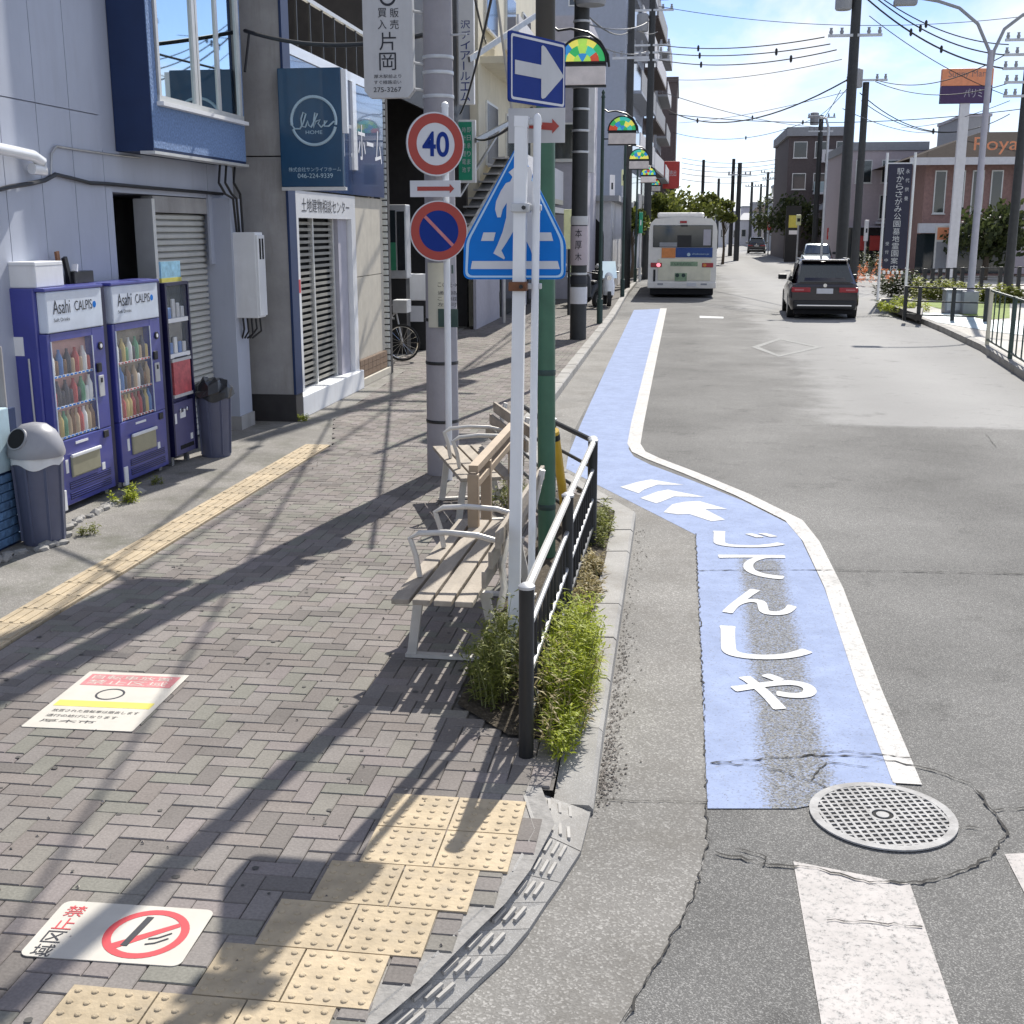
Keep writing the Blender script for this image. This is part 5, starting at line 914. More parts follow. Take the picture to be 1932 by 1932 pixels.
scooter((-2.62, 36.2, 0), R(-14), 'black motor scooter parked behind the dark-wrapped pole beyond the benches', False); scooter((-2.2, 37.4, 0), R(10), 'white-fronted motor scooter parked on the kerb before the bus', True); scooter((-3.2, 37.8, 0), R(4), 'white-fronted motor scooter farther back against the arched shop', True)
# ------------------------------------------------------------------ striped utility pole and stained-glass street lamps
M('stripe_dark', (.03, .032, .033), .6, var=.2)
p2 = thing('utility_pole', 'dark-wrapped utility pole with pale advert panel beyond the benches', 'pole', (-2.11, 25.75, 0)); MB().tube([(0, 0, 0), (0, 0, 12)], [.175, .14], 20).build('shaft', 'stripe_dark', p2, True)
for k in range(14): z = 1.35+k*.42+(1.2 if k > 2 else 0); MB().lathe([(.178, z), (.18, z+.01), (.18, z+.035), (.178, z+.045)], n=20).build('band', 'zinc', p2, True)
def wrap(nm, z0, z1, mt): MB().lathe([(.180, z0), (.183, z0+.01), (.183, z1-.01), (.180, z1)], n=20).build(nm, mt, p2, True)
wrap('advert_wrap', 1.55, 2.35, 'pink_wall'); wrap('notice_wrap', .75, 1.10, 'white_wall'); wrap('number_plate', 2.37, 2.55, 'sign_grey'); wrap('dark_plate', 1.16, 1.32, 'ink')
for k in range(3): text('本厚木'[k], 'ink', p2, (-.07, -.186, 2.12-k*.24), X3, Z3, .14, .17)
for k in range(3):
    MB().bar((-1.0, 0, 8.2+k*.8), (1.0, 0, 8.2+k*.8), .08, .08).build('crossarm', 'zinc', p2)
MB().lathe([(.28, 6.6), (.3, 6.65), (.3, 7.4), (.28, 7.45)], (.2, -.35, 0), n=20).build('transformer', 'grey_wall', p2, True)
glasscols = [M('glass_green', (.03, .45, .12), .25, emit=.25), M('glass_yellow', (.85, .78, .12), .25, emit=.25), M('glass_blue', (.03, .25, .6), .25, emit=.25), M('glass_red', (.65, .08, .03), .25, emit=.2), M('glass_lime', (.45, .75, .1), .25, emit=.25), M('glass_teal', (.05, .55, .45), .25, emit=.25)]
M('plate_cream2', (.75, .68, .64), .5)
def streetlamp(x, y, label, n_cells):
    t = thing('street_lamp', label, 'street lamp', (x, y, 0), 0); MB().tube([(0, 0, 0), (0, 0, .6), (0, 0, .62), (0, 0, 5.35)], [.075, .075, .05, .04], 14).build('pole', 'dark_green_metal', t, True); MB().lathe([(.06, 5.35), (.03, 5.42), (.045, 5.47), (.01, 5.53)], n=12).build('finial', 'dark_green_metal', t, True)
    c_ = Vector((.47, -.02, 4.58)); r_ = .34
    MB().tube([(0, 0, 5.1), (.12, 0, 5.02), (.3, 0, 5.04), (.55, -.01, 4.98), (.72, -.01, 4.86), (.83, -.01, 4.68), (.85, -.01, 4.52)], .018, 8).build('arm', 'black_metal', t, True)
    q = MB(); q.tube([c_+Vector((r_*math.cos(math.pi*k/20), 0, r_*math.sin(math.pi*k/20))) for k in range(21)], .018, 8); q.tube([c_+Vector((-r_, 0, 0)), c_+Vector((r_, 0, 0))], .02, 8); q.build('arch_frame', 'black_metal', t, True)
    q = MB(); k = 0
    rs_ = [0, .13, .24, r_]
    for i in range(3):
        m_ = (3, 5, 7)[i]
        for j in range(m_):
            a0, a1 = math.pi*j/m_, math.pi*(j+1)/m_; pts = [(rs_[i]*math.cos(a0), rs_[i]*math.sin(a0)), (rs_[i+1]*math.cos(a0), rs_[i+1]*math.sin(a0)), (rs_[i+1]*math.cos((a0+a1)/2), rs_[i+1]*math.sin((a0+a1)/2)), (rs_[i+1]*math.cos(a1), rs_[i+1]*math.sin(a1)), (rs_[i]*math.cos(a1), rs_[i]*math.sin(a1))]
            if i == 0: pts = pts[1:4]+[(0, 0)]
            MB().prism(pts, c_, X3, Z3, .012).build('glass_pane', random.choice(glasscols), t)
    MB().bbox(c_.x-.33, c_.x+.33, -.05, .03, 4.28, 4.53, .01).build('name_plate', 'plate_cream2', t); MB().box(c_.x-.345, c_.x+.345, -.03, .04, 4.53, 4.56).build('plate_rail', 'black_metal', t); MB().box(c_.x-.345, c_.x+.345, -.03, .04, 4.25, 4.278).build('plate_rail', 'black_metal', t)
    MB().bar((0, 0, 4.4), (.14, 0, 4.4), .03, .03).build('bracket', 'black_metal', t)
for k, (y, lb) in enumerate(((18.0, 'nearest street lamp with stained-glass arch, right of navy arrow sign'), (30.2, 'second street lamp with stained-glass arch along the left kerb'), (42.4, 'third street lamp with yellow-green glass arch along left kerb'), (54.6, 'fourth street lamp with stained-glass arch in the distance'), (66.8, 'farthest of the stained-glass arch street lamps'))): streetlamp(-1.93-.01*k, y, lb, 0)
# far left shopfronts
t, w, d = block('arched_shop', 'pale shop with rounded arch opening behind the scooters', 'building', -9, -2.6, 46, 60, 3.3, 'white_wall')
MB().box(-w, w, -.02, -.01, 0, .3).build('plinth', 'grey_wall', t); q = MB(); arc = [(w-1.35, 0), (w-.25, 0), (w-.25, 2.0)]+[(w-.25-.55+.55*math.cos(R(a)), 2.0+.75*math.sin(R(a))) for a in range(15, 91, 15)]+[(w-1.35, 2.75)]
q.prism(arc, (0, -.03, 0), X3, Z3, .02); q.build('arch_opening', 'dark_hole', t); MB().box(-w, w+.3, -.3, d, 3.3, 3.5).build('roof_slab', 'grey_wall', t)
t, w, d = block('lavender_shop', 'narrow lavender-grey shop building left of the striped pole', 'building', -9, -3.15, 41.2, 45.8, 9, 'lav_wall'); win(t, 's', w-1.5, 4.5, 1.1, 1.2, w, d); win(t, 's', w-1.5, 7, 1.1, 1.2, w, d); MB().box(w-.1, w+.25, -.3, -.02, 4.1, 7.8).build('side_sign', 'white_wall', t)
yl = thing('lightbox_sign', 'pale yellow lightbox sign behind the crossing sign edge', 'sign', (-3.2, 33, 1.3)); a, c_ = PY(1063, 470, 33), PY(1086, 395, 33); MB().bbox(a.x, c_.x, 33, 33.2, a.z, c_.z, .02).build('box', 'sign_yellow', yl, world=True); MB().tube([(a.x+.15, 33.1, 0), (a.x+.15, 33.1, a.z)], .04, 8).build('stand', 'black_metal', yl, world=True)
# apartment towers
def tower(name, label, cornerx, y0, wdt, dep, h, wall, rz, floors, balc=True):
    t = thing(name, label, 'building', (cornerx, y0, 0), rz); MB().box(-wdt, 0, 0, dep, -.12, h).build('wall', wall, t); fh = h/floors
    for f in range(1, floors):
        for k in range(2):
            q = MB().box(-wdt+.7+k*(wdt/2), -wdt+1.6+k*(wdt/2), -.04, .02, f*fh+.9, f*fh+2.2).build('window', 'alu_frame', t); MB().box(-wdt+.76+k*(wdt/2), -wdt+1.54+k*(wdt/2), -.046, -.04, f*fh+.96, f*fh+2.14).build('pane', 'glass_dark', q)
        if balc:
            MB().box(0, .8, 1., dep-.4, f*fh-.1, f*fh+.05).build('balcony_slab', wall, t); MB().box(.74, .8, 1., dep-.4, f*fh+.05, f*fh+1.05).build('balcony_rail', 'grey_wall' if f % 2 else 'white_wall', t); MB().box(.0, .02, 1.4, dep-.8, f*fh+.1, f*fh+2.3).build('balcony_door', 'glass_dark', t)
    MB().box(-wdt-.1, .1, -.1, dep+.1, h, h+.5).build('parapet', wall, t); return t
tower('apartment_tower', 'tall blue-grey apartment tower on the left behind street lamps', -3.0, 62.5, 7, 14, 24, 'bluegrey_wall', R(-2), 8)
tower('apartment_tower', 'brown apartment tower behind the blue-grey one, edge against sky', -2.6, 78, 6, 13, 21, 'brown_wall', R(-2), 7)
tower('office_building', 'dark brown mid-rise carrying the red sign beyond the bus', -.75, 118, 6, 14, 15.5, 'brown_wall', R(0), 5, False)
tower('office_building', 'grey mid-rise with roof tank between the brown buildings', -2.2, 100, 5, 12, 19, 'grey_wall', R(-1), 6)
rsn = thing('red_sign', 'red rooftop sign box with white lettering above the bus', 'sign', (-1, 112, 7)); a, c_ = PY(1250, 356, 112), PY(1283, 304, 112); MB().bbox(a.x, c_.x, 112, 112.4, a.z, c_.z, .05).build('panel', 'sign_red_box', rsn, world=True); text('大売出', 'white', rsn, (a.x+.3, 111.99, (a.z+c_.z)/2-.1), X3, Z3, c_.x-a.x-.6, .5, world=True); MB().box(a.x+.3, c_.x-.3, 112.41, 118, a.z+.3, a.z+.6).build('bracket', 'zinc', rsn, world=True)
# ================================================================== trees
def tree(x, y, h, r, label, n=1500, mat='tree_leaf', trunk=.16, group=None, name='street_tree', ls=.16, lo=.42):
    t = thing(name, label, 'tree', (x, y, ZR), 0, group); q = MB(); q.tube([(0, 0, 0), (.05, 0, h*.25), (-.04, .03, h*.55), (.02, 0, h*.8)], [trunk, trunk*.75, trunk*.5, trunk*.2], 8); 
    cl = []
    for k in range(16):
        a = random.uniform(0, 6.283); zz_ = random.uniform(lo, .95)*h; rr_ = r*math.sqrt(random.random())*(.95 if zz_ < h*.8 else .6); c_ = Vector((rr_*math.cos(a), rr_*math.sin(a), zz_)); cl.append((c_, random.uniform(.3, .55)*r)); q.tube([(0, 0, zz_*.6), tuple(c_)], [trunk*.25, trunk*.08], 5)
    M('bark', (.09, .07, .05), .9, var=.2); q.build('trunk', 'bark', t, True); mb = MB(); att = []
    for k in range(n):
        c_, cr = random.choice(cl); d = Vector((random.gauss(0, 1), random.gauss(0, 1), random.gauss(0, .8))).normalized()*cr*random.random()**.4; p = c_+d; s_ = ls*random.uniform(.6, 1.4); nn = Vector((random.gauss(0, 1), random.gauss(0, 1), random.gauss(.5, 1))).normalized(); u = nn.orthogonal().normalized()*s_; v = nn.cross(u)*.6
        b0 = len(mb.v); mb.v += [p-u, p+v, p+u, p-v]; mb.f.append((b0, b0+1, b0+2, b0+3)); att.append(min(1, max(0, random.gauss(.5, .28))))
    stuff(mb.build('crown', mat, t, attr=att)); return t
for k, (px_, Y, top, lb) in enumerate(((1195, 60, 385, 'pale round street tree left of the bus roof'), (1252, 66, 372, 'yellow-green street tree behind left side of the bus roof'), (1290, 72, 362, 'yellow-green street tree directly behind the bus roof'), (1338, 78, 366, 'darker street tree at right behind the bus'), (1368, 88, 378, 'small street tree at the right end behind the bus'))):
    p = PY(px_, top, Y); tree(p.x, Y, p.z-ZR, (.8, 1.3, 1.5, 1.2, .8)[k], lb, 1300, 'tree_leaf', .11, ls=.13, lo=.70)
# ================================================================== bus
M('bus_white', (.72, .70, .66), .3, var=.06, coat=.4); M('bus_cream', (.66, .64, .50), .35, var=.12, scale=3); M('bus_navy', (.008, .05, .22), .4); M('bus_orange', (.62, .22, .06), .45); M('tail_red', (.35, .02, .03), .2, var=.1); M('tail_lit', (.9, .2, .25), .2, emit=1.2); M('amber', (.6, .22, .03), .25); M('bus_green', (.22, .32, .2), .5, var=.3, scale=8); M('under_black', (.01, .01, .012), .8)
bl, br = G(1218, 562, ZR), G(1352, 562, ZR); BYc = (bl.y+br.y)/2; BW = 2.42; bx = (bl.x+br.x)/2
bus = thing('bus', 'cream city bus seen from behind with lit tail lamp, waiting at left kerb', 'bus', (bx, BYc, ZR))
def bb(nm, mat, x0, x1, y0, y1, z0, z1, par=None, r=0): mb = MB(); (mb.bbox(x0, x1, y0, y1, z0, z1, r) if r else mb.box(x0, x1, y0, y1, z0, z1)); return mb.build(nm, mat, par or bus)
hw = BW/2
prof = [(-hw, .38), (hw, .38), (hw, 2.35), (hw-.06, 2.62), (hw-.22, 2.78), (0, 2.84), (-hw+.22, 2.78), (-hw+.06, 2.62), (-hw, 2.35)]
MB().prism(prof, (0, 0, 0), X3, Z3, 10.2).build('body', 'bus_white', bus)
bb('roof_unit', 'bus_white', -.95, .75, 1.0, 3.6, 2.80, 3.0, r=.08); bb('roof_unit', 'bus_white', -.4, .78, 4.2, 7.5, 2.80, 2.98, r=.07)
wd = bb('rear_window', 'glass_dark', -1.06, 1.04, -.03, .02, 1.78, 2.55, r=.02)
bb('window_sticker', 'grey_wall', -.82, -.2, -.036, -.03, 1.80, 1.95, wd); bb('seat_back', 'black', -.2, .3, -.033, -.03, 1.80, 2.2, wd); bb('curtain', 'lav_wall', .72, .98, -.035, -.03, 1.85, 2.4, wd)
bn = bb('advert_band', 'bus_navy', -.24, 1.06, -.03, .01, 1.43, 1.77); bb('advert_band', 'bus_orange', -.74, -.25, -.031, .01, 1.41, 1.76); MB().prism(circ(.22, 1.53, .06, 16), (0, -.032, 0), X3, Z3, .002).build('logo', 'pale_ring', bn); text('shokusan.jp', 'pale_ring', bn, (.34, -.032, 1.51), X3, Z3, .6, .07)
tl = bb('tail_lamp', 'tail_red', -1.12, -.72, -.05, .02, 1.08, 1.24, r=.02); MB().prism(circ(-.84, 1.16, .07, 18), (0, -.055, 0), X3, Z3, .01).build('lit_lens', 'tail_lit', tl); tl = bb('tail_lamp', 'tail_red', .70, 1.10, -.05, .02, 1.08, 1.24, r=.02); MB().prism(circ(.80, 1.16, .06, 18), (0, -.055, 0), X3, Z3, .01).build('lens', 'amber', tl)
bb('engine_cover', 'bus_cream', -.86, 1.02, -.035, .01, .62, 1.38, r=.02); bb('slogan_strip', 'bus_green', -.42, .55, -.042, -.035, 1.12, 1.28); text('みんなのえがお', 'dark_green_metal', bus, (-.4, -.043, 1.16), X3, Z3, .7, .09)
bb('vent', 'black', -1.02, -.94, -.03, .01, .58, 1.0); pr = bb('picture', 'bus_green', -.25, .18, -.042, -.036, .60, .88)
for x in (-.16, .06): MB().prism(circ(x, .80, .07, 14), (0, -.045, 0), X3, Z3, .004).build('picture_shape', 'dark_green_metal', pr)
bb('bumper', 'bus_white', -hw-.01, hw+.01, -.08, .15, .34, .56, r=.03); bb('number_plate', 'sign_white', .18, .52, -.10, -.08, .42, .54); bb('fog_lamp', 'grey_wall', -.86, -.66, -.09, -.08, .46, .52); bb('fog_lamp', 'grey_wall', .68, .9, -.09, -.08, .46, .52)
bb('underbody', 'under_black', -hw+.08, hw-.08, .1, 10.0, .12, .40)
for x in (-hw+.16, hw-.16):
    for y in (2.2, 7.8): MB().tube([(x-.12, y, .45), (x+.12, y, .45)], .45, 24).build('wheel', 'rubber', bus, True)
for k in range(5): bb('side_window', 'glass_dark', hw, hw+.012, .6+k*1.85, 2.3+k*1.85, 1.45, 2.3); bb('side_window', 'glass_dark', -hw-.012, -hw, .6+k*1.85, 2.3+k*1.85, 1.45, 2.3)
for s_ in (-1, 1): MB().tube([(s_*hw, 9.9, 2.3), (s_*(hw+.22), 10.05, 2.2)], .02, 6).build('mirror_arm', 'black', bus); bb('mirror', 'black', s_*(hw+.22)-.08, s_*(hw+.22)+.08, 9.98, 10.1, 1.85, 2.2, r=.02)
bb('high_lamp', 'tail_red', -.12, .12, -.035, .02, 2.62, 2.70, r=.01); bb('wiper_mount', 'black', -.1, .15, -.05, -.03, 2.5, 2.56)
# ================================================================== cars
def car(loc, rz, label, paint, Wc=1.86, Hc=1.58, Lc=4.5, front=False, simple=False, suv=True):
    """local: rear (or front, when front=True) bumper at y=0 towards the camera, car extends to +y"""
    t = thing('car', label, 'car', loc, rz); hw = Wc/2
    def loft(sections):
        mb = MB(); n = len(sections[0])
        for s_ in sections: mb.v += [Vector(p) for p in s_]
        for i in range(len(sections)-1):
            for k in range(n): mb.f.append((i*n+k, i*n+(k+1) % n, (i+1)*n+(k+1) % n, (i+1)*n+k))
        mb.f.append(tuple(range(n))[::-1]); mb.f.append(tuple((len(sections)-1)*n+k for k in range(n))); return mb
    belt = Hc*.60
    def sec(y, w0, z0, zb, w1, zt): # lower body section
        return [(-w0*.93, y, z0), (w0*.93, y, z0), (w0, y, z0+.14), (w0, y, zb-.16), (w1, y, zt), (-w1, y, zt), (-w0, y, zb-.16), (-w0, y, z0+.14)]
    if suv: S = [sec(0, hw*.93, .30, belt*.95, hw*.84, belt*.93), sec(.08, hw*.98, .26, belt, hw*.9, belt), sec(.5, hw, .24, belt, hw*.93, belt+.01), sec(Lc*.62, hw, .24, belt, hw*.93, belt-.01), sec(Lc*.72, hw, .24, belt-.03, hw*.90, belt-.03), sec(Lc*.95, hw*.94, .26, belt-.16, hw*.8, belt-.14), sec(Lc, hw*.85, .32, belt-.22, hw*.7, belt-.22)]
    if not front: body = loft(S)
    else: body = loft([[ (x, Lc-y, z) for x, y, z in s_] for s_ in S])
    bd = body.build('body', paint, t, True)
    def cs_(y, w0, z0, w1, zt): return [(-w0, y, z0), (w0, y, z0), (w1, y, zt), (w1*.8, y, zt+.035), (-w1*.8, y, zt+.035), (-w1, y, zt)]
    C_ = [cs_(.10, hw*.90, belt-.02, hw*.72, belt+.05), cs_(.66, hw*.92, belt-.02, hw*.68, Hc-.06), cs_(1.2, hw*.93, belt-.02, hw*.70, Hc-.01), cs_(Lc*.5, hw*.93, belt-.02, hw*.73, Hc-.04), cs_(Lc*.72, hw*.90, belt-.06, hw*.80, belt)]
    if front: C_ = [[(x, Lc-y, z) for x, y, z in s_] for s_ in C_]
    cb_ = loft(C_).build('cabin', paint, t, True); fl = (lambda y: Lc-y) if front else (lambda y: y)
    k = -1 if not front else 1
    if not front: scr = [(-hw*.80, .105, belt+.04), (hw*.80, .105, belt+.04), (hw*.64, .56, Hc-.13), (-hw*.64, .56, Hc-.13)]
    else: scr = [(-hw*.80, Lc*.28-.08, belt+.05), (hw*.80, Lc*.28-.08, belt+.05), (hw*.66, Lc*.48, Hc-.08), (-hw*.66, Lc*.48, Hc-.08)]
    v1, v2 = Vector(scr[1])-Vector(scr[0]), Vector(scr[3])-Vector(scr[0]); nn = v1.cross(v2).normalized(); MB().add([Vector(p)+nn*.03 for p in scr], [(0,1,2,3)]).build('windscreen' if front else 'rear_window', 'glass_dark', t)
    for s_ in (-1, 1):
        pts = [(s_*(hw*.925), fl(.45), belt+.02), (s_*(hw*.92), fl(Lc*.66), belt), (s_*(hw*.765), fl(Lc*.50), Hc-.12), (s_*(hw*.735), fl(.95), Hc-.10)]; MB().add([Vector(p)+Vector((s_*.014, 0, 0)) for p in pts], [(0,1,2,3)]).build('side_window', 'glass_dark', t)
        for y in (.85, Lc-.85): wv = MB().tube([(s_*(hw-.20), y, .33), (s_*(hw+.005), y, .33)], .335, 24).build('wheel', 'rubber', t, True); MB().tube([(s_*(hw), y, .33), (s_*(hw+.012), y, .33)], .21, 18).build('rim', 'grey_metal', wv, True)
        my = fl(Lc*.66); mr_ = MB().bbox(min(s_*hw*.95, s_*(hw+.20)), max(s_*hw*.95, s_*(hw+.20)), my-.06, my+.08, belt+.02, belt+.17, .03).build('door_mirror', 'black', t)
        if not front: lx = sorted((s_*hw*.40, s_*hw*.95)); MB().bbox(lx[0], lx[1], -.012, .2, belt-.22, belt-.08, .03).build('tail_lamp', 'tail_red', t); MB().box(min(s_*hw*.6, s_*hw*.86), max(s_*hw*.6, s_*hw*.86), -.016, -.010, belt-.17, belt-.13).build('lamp_strip', 'pink_ink', t)
        else: lx = sorted((s_*hw*.52, s_*hw*.86)); MB().bbox(lx[0], lx[1], -.015, .3, belt-.33, belt-.2, .03).build('headlamp', 'mirror_glass', t)
        MB().bar((s_*hw*.70, fl(.7), Hc+.03), (s_*hw*.70, fl(Lc*.5), Hc+.02), .03, .03).build('roof_rail', 'zinc', t) if suv and not front else None
    MB().bbox(-.22, .22, -.03, .02, belt-.25 if not front else .42, belt-.11 if not front else .56, .01).build('number_plate', 'sign_white', t)
    MB().bbox(-hw*.90, hw*.90, -.05, .2, .28, .52, .05).build('bumper', 'black' if not front else paint, t); MB().bbox(-hw*.78, hw*.78, -.065, -.03, .36, .40, .012).build('bumper_trim', 'chrome', t)
    MB().box(-hw*.85, hw*.85, .2, Lc-.2, .14, .3).build('underbody', 'under_black', t)
    if front: MB().bbox(-hw*.5, hw*.5, -.02, .1, belt-.36, belt-.2, .02).build('grille', 'black', t)
    else: MB().tube([(0, .33-.02, belt-.02), (0, .10, belt+.02)], .008, 5).build('wiper', 'black', t); MB().prism(circ(0, belt-.03, .05, 16), (0, -.02, 0), X3, Z3, .01).build('badge', 'chrome', t); MB().bbox(-hw*.66, hw*.66, .50, .78, Hc-.03, Hc+.012, .01).build('spoiler', paint, t)
    return t
M('car_maroon', (.010, .005, .010), .22, var=.05, coat=.5); M('car_silver', (.52, .57, .58), .25, var=.04, coat=.6, metal=.5); M('car_dark', (.03, .032, .04), .2, coat=.8)
a, c_ = G(1492, 603, ZR), G(1614, 603, ZR); car(((a.x+c_.x)/2, (a.y+c_.y)/2, ZR), R(-2), 'dark maroon SUV driving away in the right lane', 'car_maroon')
a = G(1530, 492, ZR); car((8.0, 74, ZR), R(-5), 'silver car coming towards the camera beyond the SUV', 'car_silver', Hc=1.55, front=True)
car((7.7, 128, ZR), R(-4), 'small dark car far down the road behind the bus', 'car_dark', Hc=1.6); car((13.4, 120, ZR), R(-4), 'distant pale car far off at right of the road', 'car_silver', Hc=1.5, front=True)
# ================================================================== traffic island on the right
isl = [gr(*p) for p in ((1652, 580), (1700, 594), (1780, 628), (1850, 662), (1932, 717), (2120, 845), (2600, 900), (2600, 560), (1932, 541), (1740, 546), (1660, 570))]
o = MB(); n = len(isl); o.add([(x, y, -.004) for x, y in isl]+[(x, y, -.2) for x, y in isl], [tuple(range(n))]+[(k, k+n, (k+1) % n+n, (k+1) % n) for k in range(n)]); ISL = struct(o.build('traffic_island', 'plaza'))
for a, c_ in zip(isl[:6], isl[1:6]):
    a, c_ = Vector(a), Vector(c_); d = (c_-a).normalized(); nn = Vector((-d.y, d.x)); nn = nn if nn.x > 0 else -nn; m_ = max(1, round((c_-a).length/1.2))
    for k in range(m_): p, q_ = a.lerp(c_, k/m_+.01/m_), a.lerp(c_, (k+1)/m_-.01/m_); e, f_ = p+nn*.16, q_+nn*.16; p, q_ = p-nn*.01, q_-nn*.01; MB().add([(v.x, v.y, z) for z in (-.19, .012) for v in (p, q_, f_, e)], [(0,1,2,3), (4,5,6,7), (0,1,5,4), (1,2,6,5), (2,3,7,6), (3,0,4,7)]).build('kerb_stone', 'kerb_stone', ISL)
MB().sheet([gr(*p) for p in ((1735, 541), (1740, 498), (2200, 494), (2600, 500), (2600, 548), (1932, 539))], ZR+.004).build('side_road', 'plaza', ROAD)
M('lawn', (.16, .22, .03), .9, var=.35, scale=7, bump=.5); M('bluish_tile', (.36, .46, .48), .5, var=.1)
struct(MB().sheet([G(*p, 0).xy for p in ((1738, 573), (1800, 562), (1905, 566), (1905, 600), (1860, 603), (1800, 590))], .003).build('lawn', 'lawn')); struct(MB().sheet([G(*p, 0).xy for p in ((1733, 590), (1800, 592), (1866, 605), (1990, 605), (1990, 640), (1866, 625), (1745, 604))], .006).build('tiled_path', 'bluish_tile'))
def grailing(label, pts, h, bal=.0, postr=.03, step=None, mat='dark_green_metal', first=None):
    t = thing('island_railing', label, 'railing', (pts[0][0], pts[0][1], 0)); P = [Vector((x, y, 0)) for x, y in pts]
    for i, p in enumerate(P): MB().bbox(p.x-postr, p.x+postr, p.y-postr, p.y+postr, -.05, h, .005).build('post', first if first and i == 0 else mat, t, world=True)
    for a, c_ in zip(P, P[1:]):
        for z in ((h-.03, .12, h*.55) if not bal else (h-.03, .12)): MB().bar(a+Z3*z, c_+Z3*z, .035, .035).build('rail', mat, t, world=True)
        if bal:
            for k in range(1, int((c_-a).length/bal)): p = a.lerp(c_, k*bal/(c_-a).length); MB().bar(p+Z3*.12, p+Z3*(h-.03), .022, .022).build('baluster', mat, t, world=True)
g2 = lambda x, y: tuple(G(x, y).xy)
grailing('dark railing with pale end post at the right edge of the road', [g2(1862, 652), g2(1905, 678), g2(1960, 712), g2(2060, 775)], 1.12, .55, .035, first='plate_cream')
grailing('low black railing across the island in front of lawn', [g2(1706, 601), g2(1732, 603), g2(1796, 605), g2(1858, 607)], .85, 0, .045, mat='black_metal')
grailing('far black post railing along the bright side road', [g2(x, 551-(i*.8)) for i, x in enumerate((1742, 1757, 1771, 1785, 1799, 1813, 1850, 1885, 1920, 1960))], .86, 0, .07, mat='black_metal')
pe = thing('flower_bed', 'low stone-edged planting bed at the tip of the island', 'flower bed', (G(1700, 585).x, G(1700, 585).y, 0))
a = [G(*p).xy for p in ((1662, 574), (1688, 590), (1738, 606), (1742, 588), (1700, 572))]; q = MB(); q.prism([(p.x, p.y) for p in a], (0, 0, .16), X3, Y3, .17); q.build('edging', 'dark_base', pe, world=True)
weeds('bed_plants', 'yellow-green low plants filling the stone-edged bed', tuple(G(1703, 586).xy)+(0,), .75, 1.8, .42, 2600, 'weed_bright', .11, .03, cat='plants')
for i, (px_, py_, rr_, hh, mt, lb, col_) in enumerate(((1648, 512, 1.3, 1.6, 'tree_dark', 'orange-flowering bush beside the dark banner', 1), (1700, 548, 1.0, 1.0, 'tree_dark', 'dark low shrub at the foot of the banner', 0), (1765, 553, 1.1, .8, 'weed_dull', 'olive shrub behind the low black railing', 0), (1800, 556, .9, .7, 'weed_dull', 'yellowish shrub left of the lamp base', 0), (1893, 560, .7, .6, 'weed_dull', 'small shrub right of the lamp base', 0), (1620, 478, 2.2, 2.6, 'tree_dark', 'dark hedge mass below the far utility pole', 0))):
    p = G(px_, py_+10); weeds('shrub', lb, (p.x, p.y), rr_, rr_, hh, 1500, mt, .16, .08, cat='shrub')
p = G(1650, 535); leafmat('flower', (.6, .16, .05), (.85, .35, .12)); weeds('flowers', 'orange flowers in front of the dark banner', (p.x, p.y), 1.1, .8, 1.3, 700, 'flower', .10, .06, cat='flowers')
# lamp with two curved arms
lb_ = G(1827, 592); t = thing('street_lamp', 'tall grey street lamp with two curved arms on the island', 'street lamp', (lb_.x, lb_.y, 0)); ly = lb_.y
MB().tube([(0, 0, .5), (0, 0, 6.9)], [.10, .075], 14).build('pole', 'lav_wall', t, True); MB().bbox(-.2, .2, -.2, .2, 0, .62, .02).build('base_box', 'grey_wall', t)
for lbp in ([(1870, 130), (1866, 95), (1845, 45), (1810, 15), (1770, 2), (1735, -4), (1716, 0)], [(1870, 130), (1876, 95), (1895, 55), (1930, 28), (1970, 15), (2010, 10)]): MB().tube([PY(x, y, ly) for x, y in lbp], .045, 8).build('arm', 'grey_wall', t, True, world=True)
for x, y in ((1712, 4), (2015, 14)): c_ = PY(x, y, ly); MB().bbox(c_.x-.35, c_.x+.25, c_.y-.15, c_.y+.15, c_.z-.09, c_.z+.09, .06).build('lamp_head', 'grey_wall', t, world=True)
bx_ = G(1803, 590); t = thing('control_cabinet', 'squat grey control cabinet beside the lamp base', 'cabinet', (bx_.x, bx_.y, 0)); MB().bbox(-.35, .35, -.25, .25, 0, .62, .02).build('body', 'grey_wall', t); MB().box(-.3, .3, -.256, -.25, .08, .55).build('door', 'zinc', t); MB().bbox(-.38, .38, -.28, .28, .62, .66, .01).build('lid', 'grey_metal', t)
